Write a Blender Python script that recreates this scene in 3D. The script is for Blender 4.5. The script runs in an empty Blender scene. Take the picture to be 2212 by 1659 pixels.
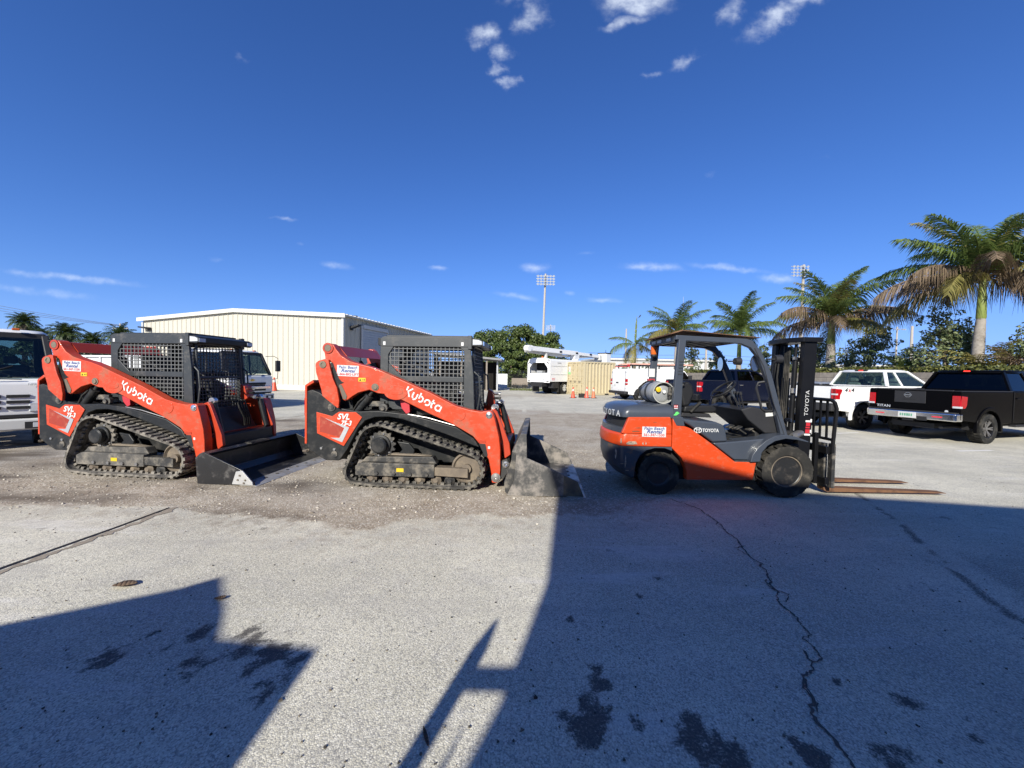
import bpy, bmesh, math, random
import numpy as np
from math import radians, sin, cos, pi, sqrt, atan2
from mathutils import Vector, Matrix, Euler
from mathutils import noise as mnoise

SC = bpy.context.scene
COL = SC.collection
random.seed(7)

# ------------------------------------------------------------------ camera
PITCH, ROLL, EYE = radians(1.6), radians(1.0), 1.6
cd = bpy.data.cameras.new('camera')
cam = bpy.data.objects.new('camera', cd)
COL.objects.link(cam)
cd.sensor_width = 36.0
cd.lens = 832.0 / 2212.0 * 36.0
cd.clip_start, cd.clip_end = 0.05, 3000
F_ = Vector((0, cos(PITCH), -sin(PITCH)))
R0 = Vector((1, 0, 0)); U0 = Vector((0, sin(PITCH), cos(PITCH)))
R_ = R0 * cos(ROLL) + U0 * sin(ROLL)
U_ = -R0 * sin(ROLL) + U0 * cos(ROLL)
m3 = Matrix((R_, U_, -F_)).transposed()
cam.matrix_world = Matrix.Translation((0, 0, EYE)) @ m3.to_4x4()
SC.camera = cam

# ------------------------------------------------------------------ sun, sky, exposure
SUN_EL, SUN_AZ = radians(29), radians(19)      # light travels towards azimuth 19 degrees right of +Y
trav = Vector((sin(SUN_AZ) * cos(SUN_EL), cos(SUN_AZ) * cos(SUN_EL), -sin(SUN_EL)))
sd = bpy.data.lights.new('sun', 'SUN')
sd.energy = 5.0
sd.angle = radians(0.53)
sd.color = (0.97, 0.925, 0.82)
sun = bpy.data.objects.new('sun', sd)
COL.objects.link(sun)
sun.rotation_euler = trav.to_track_quat('-Z', 'Y').to_euler()
sun.location = (-8, -20, 20)

SC.view_settings.view_transform = 'Standard'
SC.view_settings.look = 'None'
SC.view_settings.exposure = 0.7
SC.view_settings.gamma = 1.0
SC.view_settings.use_curve_mapping = False
SC.cycles.use_denoising = True
SC.cycles.max_bounces = 8
SC.cycles.transparent_max_bounces = 24

W = bpy.data.worlds.new('World')
SC.world = W
W.use_nodes = True


def nd(nt, t, **kw):
    n = nt.nodes.new(t)
    for k, v in kw.items():
        if k.startswith('i_'):
            key = k[2:]
            key = int(key) if key.isdigit() else key
            n.inputs[key].default_value = v
        else:
            setattr(n, k, v)
    return n


def math_(nt, op, a, b=None, c=None, clamp=False):
    n = nt.nodes.new('ShaderNodeMath')
    n.operation = op
    n.use_clamp = clamp
    for i, s in enumerate((a, b, c)):
        if s is None:
            continue
        if isinstance(s, (int, float)):
            n.inputs[i].default_value = s
        else:
            nt.links.new(s, n.inputs[i])
    return n.outputs[0]


def build_sky():
    nt = W.node_tree
    nt.nodes.clear()
    out = nd(nt, 'ShaderNodeOutputWorld')
    bg = nd(nt, 'ShaderNodeBackground', i_Strength=0.102)
    sky = nd(nt, 'ShaderNodeTexSky')
    sky.sky_type = 'NISHITA'
    sky.sun_disc = False
    sky.sun_elevation = SUN_EL
    sky.sun_rotation = pi + SUN_AZ
    sky.altitude = 0
    sky.air_density = 0.7
    sky.dust_density = 0.0
    sky.ozone_density = 5.0
    hsv = nd(nt, 'ShaderNodeHueSaturation', i_Saturation=1.13, i_Value=1.0, i_Hue=0.505)
    nt.links.new(sky.outputs[0], hsv.inputs['Color'])
    # soft shoulder: the sky just above the horizon must not burn out
    sp = nd(nt, 'ShaderNodeSeparateColor'); nt.links.new(hsv.outputs[0], sp.inputs[0])
    cb = nd(nt, 'ShaderNodeCombineColor')
    for i, k in enumerate((2.4, 4.3, 8.3)):
        q = math_(nt, 'DIVIDE', sp.outputs[i], k)
        q = math_(nt, 'SQRT', math_(nt, 'ADD', 1.0, math_(nt, 'MULTIPLY', q, q)))
        nt.links.new(math_(nt, 'MULTIPLY', math_(nt, 'DIVIDE', sp.outputs[i], q), (1.0, 1.02, 1.2)[i]), cb.inputs[i])
    tc = nd(nt, 'ShaderNodeTexCoord')
    sep = nd(nt, 'ShaderNodeSeparateXYZ')
    nt.links.new(tc.outputs['Generated'], sep.inputs[0])
    x, y, z = sep.outputs
    yy = math_(nt, 'MAXIMUM', y, 0.05)
    u = math_(nt, 'DIVIDE', x, yy)
    v = math_(nt, 'DIVIDE', z, yy)
    comb = nd(nt, 'ShaderNodeCombineXYZ')
    nt.links.new(u, comb.inputs[0]); nt.links.new(v, comb.inputs[1])
    # warped coordinate so that no cloud is a clean ellipse
    wn = nd(nt, 'ShaderNodeTexNoise', i_Scale=9.0, i_Detail=5.0, i_Roughness=0.6)
    nt.links.new(comb.outputs[0], wn.inputs['Vector'])
    wsep = nd(nt, 'ShaderNodeSeparateColor')
    nt.links.new(wn.outputs['Color'], wsep.inputs[0])
    # high cumulus is ragged, the low streaks near the horizon stay long and level
    amp = math_(nt, 'MULTIPLY', math_(nt, 'MAXIMUM', v, 0.0), 1.25, clamp=True)
    uw = math_(nt, 'ADD', u, math_(nt, 'MULTIPLY', math_(nt, 'MULTIPLY', math_(nt, 'SUBTRACT', wsep.outputs[0], .5), .15), amp))
    vw = math_(nt, 'ADD', v, math_(nt, 'MULTIPLY', math_(nt, 'MULTIPLY', math_(nt, 'SUBTRACT', wsep.outputs[1], .5), .12), amp))
    # (u, v, ru, rv, tilt, strength)
    clouds = CLOUDS
    tot = None
    for (cu, cv, ru, rv, tilt, st) in clouds:
        du = math_(nt, 'SUBTRACT', uw, cu)
        dv = math_(nt, 'SUBTRACT', vw, cv)
        a = math_(nt, 'ADD', math_(nt, 'MULTIPLY', du, cos(tilt) / ru), math_(nt, 'MULTIPLY', dv, sin(tilt) / ru))
        b = math_(nt, 'ADD', math_(nt, 'MULTIPLY', du, -sin(tilt) / rv), math_(nt, 'MULTIPLY', dv, cos(tilt) / rv))
        r2 = math_(nt, 'ADD', math_(nt, 'MULTIPLY', a, a), math_(nt, 'MULTIPLY', b, b))
        g = math_(nt, 'MULTIPLY', math_(nt, 'EXPONENT', math_(nt, 'MULTIPLY', r2, -1.0)), st)
        tot = g if tot is None else math_(nt, 'MAXIMUM', tot, g)
    mp = nd(nt, 'ShaderNodeMapping')
    mp.inputs['Scale'].default_value = (20, 30, 1)
    nt.links.new(comb.outputs[0], mp.inputs['Vector'])
    n2 = nd(nt, 'ShaderNodeTexNoise', i_Scale=1.0, i_Detail=8.0, i_Roughness=0.56)
    nt.links.new(mp.outputs[0], n2.inputs['Vector'])
    k = math_(nt, 'MULTIPLY', tot, math_(nt, 'ADD', 0.1, math_(nt, 'MULTIPLY', n2.outputs[0], 1.7)))
    mr = nd(nt, 'ShaderNodeMapRange', interpolation_type='SMOOTHSTEP')
    mr.inputs['From Min'].default_value = 0.16
    mr.inputs['From Max'].default_value = 1.4
    mr.inputs['To Max'].default_value = 0.85
    nt.links.new(k, mr.inputs['Value'])
    front = math_(nt, 'GREATER_THAN', y, 0.05)
    fac = math_(nt, 'MULTIPLY', mr.outputs[0], front)
    mix = nd(nt, 'ShaderNodeMix', data_type='RGBA')
    nt.links.new(fac, mix.inputs['Factor'])
    nt.links.new(cb.outputs[0], mix.inputs['A'])
    mix.inputs['B'].default_value = (6.2, 6.8, 7.6, 1)
    nt.links.new(mix.outputs['Result'], bg.inputs['Color'])
    nt.links.new(bg.outputs[0], out.inputs['Surface'])


def cl(px, py, rx, ry, tilt=0, st=1.0):
    return ((px - 1106) / 832.0, (806 - py + (px - 1106) * 0.0175) / 832.0, rx / 832.0, ry / 832.0, radians(tilt), st)


# the sky's clouds, each as a direction (azimuth and elevation tangents) and a size
CLOUDS = [cl(1355, 15, 75, 45, 0, 1.0), cl(1330, 70, 60, 18, 10, .7), cl(1133, 60, 42, 30, 20, .85), cl(1030, 95, 32, 26, 0, .85),
          cl(1072, 125, 26, 26, 30, .75), cl(1073, 163, 20, 14, 0, .7), cl(1097, 190, 22, 15, 0, .7), cl(1085, 20, 45, 22, 0, .5),
          cl(1550, 48, 38, 30, 50, .75), cl(1650, 60, 80, 26, 35, .85), cl(1700, 12, 60, 26, 25, .8), cl(1460, 152, 40, 18, 25, .65),
          cl(1395, 172, 22, 12, 0, .5), cl(530, 140, 20, 16, -40, .38), cl(610, 472, 36, 6, -5, .5), cl(725, 575, 42, 10, -8, .55),
          cl(945, 581, 26, 7, 0, .6), cl(1150, 579, 34, 12, 0, .7), cl(1400, 580, 75, 12, 0, .72), cl(1570, 580, 110, 8, -4, .6),
          cl(1680, 600, 60, 12, 0, .6), cl(1110, 640, 60, 8, -8, .55), cl(1300, 648, 50, 8, -6, .5), cl(1262, 547, 26, 6, 0, .4),
          cl(160, 603, 190, 10, -5, .62), cl(90, 630, 170, 12, -6, .5), cl(1225, 632, 14, 8, 0, .5), cl(470, 563, 30, 7, -5, .35),
          cl(1720, 20, 8, 6, 0, .3), cl(1515, 378, 16, 6, 0, .3), cl(1760, 345, 14, 5, 0, .25), cl(650, 527, 16, 6, 0, .35)]
build_sky()

# ------------------------------------------------------------------ mesh helpers


class MB:
    """Collects faces and links them as one mesh object."""

    def __init__(s):
        s.v, s.f, s.M = [], [], Matrix.Identity(4)

    def vs(s, pts):
        i = len(s.v)
        s.v.extend([tuple(s.M @ Vector(p)) for p in pts])
        return list(range(i, i + len(pts)))

    def face(s, pts):
        s.f.append(s.vs(pts))
        return s

    def box(s, x0, x1, y0, y1, z0, z1):
        i = s.vs([(x0, y0, z0), (x1, y0, z0), (x1, y1, z0), (x0, y1, z0), (x0, y0, z1), (x1, y0, z1), (x1, y1, z1), (x0, y1, z1)])
        for q in ((0, 3, 2, 1), (4, 5, 6, 7), (0, 1, 5, 4), (1, 2, 6, 5), (2, 3, 7, 6), (3, 0, 4, 7)):
            s.f.append([i[k] for k in q])
        return s

    def hexa(s, p):
        i = s.vs(p)
        for q in ((0, 3, 2, 1), (4, 5, 6, 7), (0, 1, 5, 4), (1, 2, 6, 5), (2, 3, 7, 6), (3, 0, 4, 7)):
            s.f.append([i[k] for k in q])
        return s

    def prism(s, poly, a, b, axis='y'):
        def p3(q, t):
            if axis == 'y':
                return (q[0], t, q[1])
            if axis == 'x':
                return (t, q[0], q[1])
            return (q[0], q[1], t)
        ar = sum(poly[i][0] * poly[(i + 1) % len(poly)][1] - poly[(i + 1) % len(poly)][0] * poly[i][1] for i in range(len(poly)))
        if ar < 0:
            poly = poly[::-1]
        if a > b:
            a, b = b, a
        n = len(poly)
        A = s.vs([p3(q, a) for q in poly]); B = s.vs([p3(q, b) for q in poly])
        fl = (axis == 'y')
        ca, cb = (A, B[::-1]) if fl else (A[::-1], B)
        s.f.append(ca); s.f.append(cb)
        for i in range(n):
            j = (i + 1) % n
            q = [A[i], A[j], B[j], B[i]]
            s.f.append(q[::-1] if fl else q)
        return s

    def cyl(s, p0, p1, r0, r1=None, n=16, cap=True):
        p0, p1 = Vector(p0), Vector(p1)
        r1 = r0 if r1 is None else r1
        d = (p1 - p0).normalized()
        u = d.orthogonal().normalized(); w = d.cross(u)
        c = [(cos(2 * pi * k / n), sin(2 * pi * k / n)) for k in range(n)]
        A = s.vs([p0 + (u * a + w * b) * r0 for a, b in c])
        B = s.vs([p1 + (u * a + w * b) * r1 for a, b in c])
        for i in range(n):
            j = (i + 1) % n
            s.f.append([A[i], A[j], B[j], B[i]])
        if cap:
            s.f.append(A[::-1]); s.f.append(B)
        return s

    def tube(s, pts, r, n=8, cap=True):
        pts = [Vector(p) for p in pts]
        rs = r if isinstance(r, (list, tuple)) else [r] * len(pts)
        rings = []
        u = None
        for i, p in enumerate(pts):
            d = (pts[min(i + 1, len(pts) - 1)] - pts[max(i - 1, 0)]).normalized()
            if u is None:
                u = d.orthogonal().normalized()
            u = (u - d * u.dot(d))
            u = u.normalized() if u.length > 1e-6 else d.orthogonal().normalized()
            w = d.cross(u)
            rings.append(s.vs([p + (u * cos(2 * pi * k / n) + w * sin(2 * pi * k / n)) * rs[i] for k in range(n)]))
        for A, B in zip(rings, rings[1:]):
            for i in range(n):
                j = (i + 1) % n
                s.f.append([A[i], A[j], B[j], B[i]])
        if cap:
            s.f.append(rings[0][::-1]); s.f.append(rings[-1])
        return s

    def loft(s, rings, closed=True, cap=True):
        R = [s.vs(r) for r in rings]
        n = len(rings[0])
        for A, B in zip(R, R[1:]):
            for i in range(n if closed else n - 1):
                j = (i + 1) % n
                s.f.append([A[i], A[j], B[j], B[i]])
        if cap:
            s.f.append(R[0][::-1]); s.f.append(R[-1])
        return s

    def lathe(s, prof, c, axis='y', n=24, cap=True):
        """prof: (radius, offset along axis)"""
        rings = []
        prof = list(prof)
        for r, t in prof:
            ring = []
            for k in range(n):
                a, b = r * cos(2 * pi * k / n), r * sin(2 * pi * k / n)
                if axis == 'y':
                    ring.append((c[0] + a, c[1] + t, c[2] + b))
                elif axis == 'z':
                    ring.append((c[0] + a, c[1] + b, c[2] + t))
                else:
                    ring.append((c[0] + t, c[1] + a, c[2] + b))
            rings.append(ring)
        return s.loft(rings, cap=cap)

    def plate(s, p, nrm, t):
        """polygon of 3-D points given a thickness along nrm"""
        nrm = Vector(nrm) * t
        A = s.vs(p); B = s.vs([Vector(q) + nrm for q in p])
        s.f.append(A[::-1]); s.f.append(B)
        n = len(p)
        for i in range(n):
            j = (i + 1) % n
            s.f.append([A[i], A[j], B[j], B[i]])
        return s

    def build(s, name, mat, parent=None, bevel=0.0, smooth=35, seg=2, fix=True):
        me = bpy.data.meshes.new(name)
        me.from_pydata(s.v, [], s.f)
        me.validate()
        if fix:
            bm = bmesh.new(); bm.from_mesh(me)
            bmesh.ops.recalc_face_normals(bm, faces=bm.faces)
            bm.to_mesh(me); bm.free()
        o = bpy.data.objects.new(name, me)
        COL.objects.link(o)
        me.materials.append(mat)
        if parent is not None:
            o.parent = parent
        if smooth:
            me.shade_smooth()
            me.set_sharp_from_angle(angle=radians(smooth))
        if bevel > 0:
            b = o.modifiers.new('bevel', 'BEVEL')
            b.width = bevel; b.segments = seg; b.limit_method = 'ANGLE'; b.angle_limit = radians(28)
            b.harden_normals = True
        return o


def thing(name, label, cat, loc=(0, 0, 0), rotz=0.0, group=None):
    o = bpy.data.objects.new(name, None)
    COL.objects.link(o)
    o.empty_display_size = 0.2
    o.location = loc
    o.rotation_euler = (0, 0, rotz)
    o['label'] = label; o['category'] = cat
    if group:
        o['group'] = group
    return o


def tag(o, label=None, cat=None, group=None, kind=None):
    for k, v in (('label', label), ('category', cat), ('group', group), ('kind', kind)):
        if v:
            o[k] = v
    return o


def dup(root):
    r = root.copy(); COL.objects.link(r)
    for ch in list(root.children):
        c = ch.copy(); COL.objects.link(c); c.parent = r
        for g in list(ch.children):
            d = g.copy(); COL.objects.link(d); d.parent = c
    return r


def text(s, size, mat, parent, mtx, name='lettering', offset=0.0, shear=0.0, align='LEFT', ext=0.0, space=1.0, sx=1.0):
    cu = bpy.data.curves.new('lettering', 'FONT')
    cu.body = s; cu.size = size; cu.offset = offset; cu.shear = shear; cu.align_x = align
    cu.extrude = ext; cu.space_character = space; cu.resolution_u = 3
    to = bpy.data.objects.new('tmp', cu)
    COL.objects.link(to)
    bpy.context.view_layer.update()
    me = bpy.data.meshes.new_from_object(to.evaluated_get(bpy.context.evaluated_depsgraph_get()))
    bpy.data.objects.remove(to); bpy.data.curves.remove(cu)
    me.transform(mtx @ Matrix.Diagonal((sx, 1, 1, 1)))
    me.name = name
    o = bpy.data.objects.new(name, me); COL.objects.link(o)
    me.materials.clear(); me.materials.append(mat)
    if parent is not None:
        o.parent = parent
    return o


def side_mtx(x, y, z, ang=0.0, flip=False):
    """text lying on a vertical plane facing -y (or +y when flip), rotated by ang in that plane"""
    m = Matrix.Translation((x, y, z))
    if flip:
        m = m @ Matrix.Rotation(pi, 4, 'Z')
    return m @ Matrix.Rotation(radians(90), 4, 'X') @ Matrix.Rotation(ang, 4, 'Z')


def hull(circles, n=64, step=0.03):
    """outline round a set of circles (x, z, r), evenly resampled"""
    pts = []
    for (x, z, r) in circles:
        for k in range(n):
            pts.append((x + r * cos(2 * pi * k / n), z + r * sin(2 * pi * k / n)))
    pts = sorted(set(pts))

    def half(ps):
        h = []
        for p in ps:
            while len(h) > 1 and (h[-1][0] - h[-2][0]) * (p[1] - h[-2][1]) - (h[-1][1] - h[-2][1]) * (p[0] - h[-2][0]) <= 0:
                h.pop()
            h.append(p)
        return h
    lo = half(pts); up = half(pts[::-1])
    h = lo[:-1] + up[:-1]
    L = [0]
    for i in range(len(h)):
        a, b = h[i], h[(i + 1) % len(h)]
        L.append(L[-1] + math.hypot(b[0] - a[0], b[1] - a[1]))
    N = int(round(L[-1] / step)); N += N % 2
    out = []; j = 0
    for k in range(N):
        t = L[-1] * k / N
        while L[j + 1] < t:
            j += 1
        a, b = h[j], h[(j + 1) % len(h)]
        f = (t - L[j]) / max(L[j + 1] - L[j], 1e-9)
        out.append((a[0] + (b[0] - a[0]) * f, a[1] + (b[1] - a[1]) * f))
    return out


def arc(cx, cz, r, a0, a1, n=10, rz=None):
    rz = r if rz is None else rz
    return [(cx + r * cos(radians(a0 + (a1 - a0) * k / n)), cz + rz * sin(radians(a0 + (a1 - a0) * k / n))) for k in range(n + 1)]


# ------------------------------------------------------------------ materials
MATS = {}


def mat(name, base, rough=0.5, metal=0.0, var=0.12, scale=6.0, bump=0.0, bscale=60.0, dirt=None, dirt_amt=0.0, dscale=3.0, coat=0.0,
        spec=0.5, alpha=1.0, trans=0.0, emit=None, estr=0.0, rvar=0.1, scuff=0.0, scol=(.34, .29, .23)):
    m = bpy.data.materials.new(name)
    m.use_nodes = True
    nt = m.node_tree
    b = nt.nodes['Principled BSDF']
    b.inputs['Roughness'].default_value = rough
    b.inputs['Metallic'].default_value = metal
    b.inputs['Coat Weight'].default_value = coat
    b.inputs['Coat Roughness'].default_value = 0.08
    b.inputs['Specular IOR Level'].default_value = spec
    b.inputs['Alpha'].default_value = alpha
    b.inputs['Transmission Weight'].default_value = trans
    if emit:
        b.inputs['Emission Color'].default_value = (*emit, 1); b.inputs['Emission Strength'].default_value = estr
    tc = nd(nt, 'ShaderNodeTexCoord')
    n1 = nd(nt, 'ShaderNodeTexNoise', i_Scale=scale, i_Detail=6.0, i_Roughness=0.6)
    nt.links.new(tc.outputs['Object'], n1.inputs['Vector'])
    mx = nd(nt, 'ShaderNodeMix', data_type='RGBA')
    mx.inputs['A'].default_value = (*[max(0, c * (1 - var)) for c in base], 1)
    mx.inputs['B'].default_value = (*[min(1, c * (1 + var)) for c in base], 1)
    nt.links.new(n1.outputs[0], mx.inputs['Factor'])
    last = mx.outputs['Result']
    if dirt is not None and dirt_amt > 0:
        n2 = nd(nt, 'ShaderNodeTexNoise', i_Scale=dscale, i_Detail=9.0, i_Roughness=0.7)
        nt.links.new(tc.outputs['Object'], n2.inputs['Vector'])
        mr = nd(nt, 'ShaderNodeMapRange', interpolation_type='SMOOTHSTEP')
        mr.inputs['From Min'].default_value = 0.62 - dirt_amt * 0.35
        mr.inputs['From Max'].default_value = 0.80 - dirt_amt * 0.25
        nt.links.new(n2.outputs[0], mr.inputs['Value'])
        m2 = nd(nt, 'ShaderNodeMix', data_type='RGBA')
        nt.links.new(mr.outputs[0], m2.inputs['Factor'])
        nt.links.new(last, m2.inputs['A'])
        m2.inputs['B'].default_value = (*dirt, 1)
        last = m2.outputs['Result']
        rm = nd(nt, 'ShaderNodeMapRange')
        rm.inputs['To Min'].default_value = rough; rm.inputs['To Max'].default_value = min(1, rough + 0.3)
        nt.links.new(mr.outputs[0], rm.inputs['Value'])
        nt.links.new(rm.outputs[0], b.inputs['Roughness'])
    elif rvar > 0:
        rm = nd(nt, 'ShaderNodeMapRange')
        rm.inputs['To Min'].default_value = max(0.02, rough - rvar); rm.inputs['To Max'].default_value = min(1, rough + rvar)
        nt.links.new(n1.outputs[0], rm.inputs['Value'])
        nt.links.new(rm.outputs[0], b.inputs['Roughness'])
    if scuff > 0:
        # dust caught in scratches and a thin film of grime
        n4 = nd(nt, 'ShaderNodeTexNoise', i_Scale=11.0, i_Detail=12.0, i_Roughness=0.78)
        mpp = nd(nt, 'ShaderNodeMapping'); mpp.inputs['Scale'].default_value = (1.0, 1.0, 2.2)
        nt.links.new(tc.outputs['Object'], mpp.inputs['Vector']); nt.links.new(mpp.outputs[0], n4.inputs['Vector'])
        mr4 = nd(nt, 'ShaderNodeMapRange', interpolation_type='SMOOTHSTEP')
        mr4.inputs['From Min'].default_value = .52; mr4.inputs['From Max'].default_value = .72; mr4.inputs['To Max'].default_value = scuff
        nt.links.new(n4.outputs[0], mr4.inputs['Value'])
        m4 = nd(nt, 'ShaderNodeMix', data_type='RGBA')
        nt.links.new(mr4.outputs[0], m4.inputs['Factor']); nt.links.new(last, m4.inputs['A']); m4.inputs['B'].default_value = (*scol, 1)
        last = m4.outputs['Result']
    nt.links.new(last, b.inputs['Base Color'])
    if bump > 0:
        n3 = nd(nt, 'ShaderNodeTexNoise', i_Scale=bscale, i_Detail=4.0)
        nt.links.new(tc.outputs['Object'], n3.inputs['Vector'])
        bp = nd(nt, 'ShaderNodeBump', i_Strength=bump, i_Distance=0.01)
        nt.links.new(n3.outputs[0], bp.inputs['Height'])
        nt.links.new(bp.outputs[0], b.inputs['Normal'])
    MATS[name] = m
    return m


def leafmat(name, c0, c1, trans=0.25, rough=0.5):
    """foliage: colour varies leaf by leaf, a little light comes through"""
    m = bpy.data.materials.new(name); m.use_nodes = True
    nt = m.node_tree
    b = nt.nodes['Principled BSDF']; out = nt.nodes['Material Output']
    geo = nd(nt, 'ShaderNodeNewGeometry')
    mx = nd(nt, 'ShaderNodeMix', data_type='RGBA')
    mx.inputs['A'].default_value = (*c0, 1); mx.inputs['B'].default_value = (*c1, 1)
    nt.links.new(geo.outputs['Random Per Island'], mx.inputs['Factor'])
    nt.links.new(mx.outputs['Result'], b.inputs['Base Color'])
    b.inputs['Roughness'].default_value = rough
    tl = nd(nt, 'ShaderNodeBsdfTranslucent')
    nt.links.new(mx.outputs['Result'], tl.inputs['Color'])
    ms = nd(nt, 'ShaderNodeMixShader', i_Fac=trans)
    nt.links.new(b.outputs[0], ms.inputs[1]); nt.links.new(tl.outputs[0], ms.inputs[2])
    nt.links.new(ms.outputs[0], out.inputs['Surface'])
    MATS[name] = m
    return m


def glassmat(name, tint, rough=0.02, see=0.5):
    """thin vehicle glass: part mirror, part tinted see-through"""
    m = bpy.data.materials.new(name); m.use_nodes = True
    nt = m.node_tree; nt.nodes.clear()
    out = nd(nt, 'ShaderNodeOutputMaterial')
    gl = nd(nt, 'ShaderNodeBsdfGlossy', i_Roughness=rough)
    gl.inputs['Color'].default_value = (1, 1, 1, 1)
    tr = nd(nt, 'ShaderNodeBsdfTransparent'); tr.inputs['Color'].default_value = (*tint, 1)
    lwt = nd(nt, 'ShaderNodeLayerWeight', i_Blend=0.5)
    fr = math_(nt, 'ADD', .035, math_(nt, 'MULTIPLY', math_(nt, 'POWER', lwt.outputs['Facing'], 4.0), .7))
    ms = nd(nt, 'ShaderNodeMixShader')
    nt.links.new(fr, ms.inputs[0]); nt.links.new(tr.outputs[0], ms.inputs[1]); nt.links.new(gl.outputs[0], ms.inputs[2])
    nt.links.new(ms.outputs[0], out.inputs['Surface'])
    MATS[name] = m
    return m


DUST = (0.30, 0.26, 0.20)
ORANGE = mat('orange_paint', (0.46, 0.041, 0.008), 0.40, var=.09, coat=.1, scale=3, dirt=(.30, .075, .035), dirt_amt=.38, dscale=5, scuff=.30)
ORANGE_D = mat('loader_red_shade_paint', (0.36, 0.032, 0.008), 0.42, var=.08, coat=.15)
FK_ORANGE = mat('forklift_orange_paint', (0.50, 0.050, 0.007), 0.40, var=.08, coat=.12, scale=3, dirt=(.36, .075, .025), dirt_amt=.25, dscale=7, scuff=.28)
CHAR = mat('charcoal_paint', (0.027, 0.031, 0.034), 0.45, var=.15, dirt=(.09, .085, .08), dirt_amt=.3, dscale=4, scuff=.2, scol=(.15, .14, .125))
SCREEN = mat('dusty_steel_mesh', (0.085, 0.088, 0.088), 0.6, var=.2)
BLACK = mat('black_paint', (0.011, 0.012, 0.013), 0.42, var=.2, spec=.35, dirt=(.04, .037, .034), dirt_amt=.35, dscale=4, scuff=.22, scol=(.13, .12, .10))
BLACKD = mat('dusty_black_steel', (0.024, 0.024, 0.024), 0.55, var=.25, dirt=(.17, .15, .12), dirt_amt=.5, dscale=6)
DEEP = mat('dark_cavity', (0.010, 0.010, 0.011), 0.7)
FKTYRE = mat('dusty_forklift_tyre', (0.020, 0.019, 0.017), 0.85, var=.35, spec=.3, bump=.4, bscale=50, dirt=(.085, .075, .06), dirt_amt=.4, dscale=6)
RIMM = mat('forklift_rim_paint', (0.014, 0.014, 0.014), 0.45, var=.3, dirt=(.06, .05, .04), dirt_amt=.35, dscale=9)
RUBBER = mat('rubber', (0.014, 0.014, 0.013), 0.75, var=.3, spec=.3, bump=.2, bscale=40, dirt=(.075, .068, .058), dirt_amt=.4, dscale=5)
TRACKR = mat('dusty_rubber_track', (0.030, 0.028, 0.025), 0.8, var=.3, bump=.3, bscale=60, dirt=(.16, .145, .12), dirt_amt=.6, dscale=8)
TRACKL = mat('pale_dusty_rubber_track', (0.036, 0.033, 0.030), 0.85, var=.35, bump=.3, bscale=60, dirt=(.22, .20, .17), dirt_amt=.7, dscale=8)
STEEL = mat('worn_steel', (0.32, 0.31, 0.30), 0.38, metal=.8, var=.25)
BRIGHT = mat('bright_steel', (0.62, 0.62, 0.63), 0.25, metal=1.0, var=.1)
CHROME = mat('chrome', (0.78, 0.79, 0.80), 0.12, metal=1.0, var=.05, rvar=.05)
DIRTROLL = mat('dirty_brown_steel', (0.13, 0.105, 0.08), 0.7, metal=.2, var=.3, dirt=(.22, .18, .13), dirt_amt=.5)
RUST = mat('rusty_steel', (0.17, 0.085, 0.042), 0.72, metal=.25, var=.35, scale=9, dirt=(.09, .045, .025), dirt_amt=.5, dscale=7, bump=.15)
FKGREY = mat('forklift_slate_paint', (0.044, 0.052, 0.067), 0.36, var=.1, coat=.2, scale=3)
FKCW = mat('counterweight_paint', (0.045, 0.053, 0.068), 0.42, var=.15, dirt=(.20, .11, .05), dirt_amt=.28, dscale=5)
MASTB = mat('mast_black_paint', (0.007, 0.007, 0.008), 0.36, var=.2, spec=.3)
VINYL = mat('black_vinyl', (0.012, 0.012, 0.013), 0.5, var=.15, spec=.3, bump=.08, bscale=120)
WHITE = mat('white_vehicle_paint', (0.70, 0.70, 0.69), 0.3, var=.03, coat=.5, scale=2)
WHITED = mat('weathered_white_paint', (0.50, 0.50, 0.48), 0.5, var=.06, dirt=(.40, .38, .35), dirt_amt=.22, dscale=2)
NAVY = mat('navy_vehicle_paint', (0.003, 0.005, 0.016), 0.3, var=.1, coat=.08, spec=.15)
BLACKCAR = mat('black_vehicle_paint', (0.002, 0.002, 0.0025), 0.25, var=.1, coat=.0, spec=.06, rvar=.05)
SILVER = mat('silver_vehicle_paint', (0.35, 0.37, 0.40), 0.28, metal=.6, coat=.5, var=.05)
PLASTIC = mat('dark_plastic', (0.020, 0.020, 0.022), 0.55, var=.15, spec=.35)
GREYPL = mat('grey_plastic', (0.30, 0.31, 0.32), 0.5, var=.06)
SEATG = mat('grey_seat_cloth', (0.33, 0.32, 0.30), 0.8, var=.1)
REDL = mat('red_lamp_lens', (0.36, 0.006, 0.010), 0.15, coat=.6, var=.35, scale=30)
REDB = mat('red_reflector', (0.65, 0.03, 0.05), 0.3, var=.1)
BRAKE = mat('lit_brake_lamp', (0.6, 0.02, 0.02), 0.2, emit=(1, .04, .02), estr=1.6)
AMBER = mat('amber_lens', (0.50, 0.10, 0.008), 0.25, coat=.3, var=.2, scale=20)
CLEARL = mat('clear_lamp_lens', (0.48, 0.50, 0.52), 0.12, coat=.8, var=.3, scale=30)
STWHITE = mat('sticker_white', (0.52, 0.52, 0.51), 0.45, var=.03)
STBLUE = mat('sticker_blue', (0.012, 0.035, 0.20), 0.5, var=.05)
STRED = mat('sticker_red', (0.40, 0.018, 0.028), 0.5, var=.05)
LETTERW = mat('white_lettering', (0.60, 0.60, 0.59), 0.45, var=.03)
LETTERG = mat('silver_lettering', (0.66, 0.68, 0.70), 0.35, metal=.3, var=.05)
YELLOW = mat('yellow_sticker', (0.55, 0.38, 0.01), 0.5, var=.06)
GREEN = mat('green_sticker', (0.10, 0.55, 0.12), 0.5, var=.06)
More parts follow.
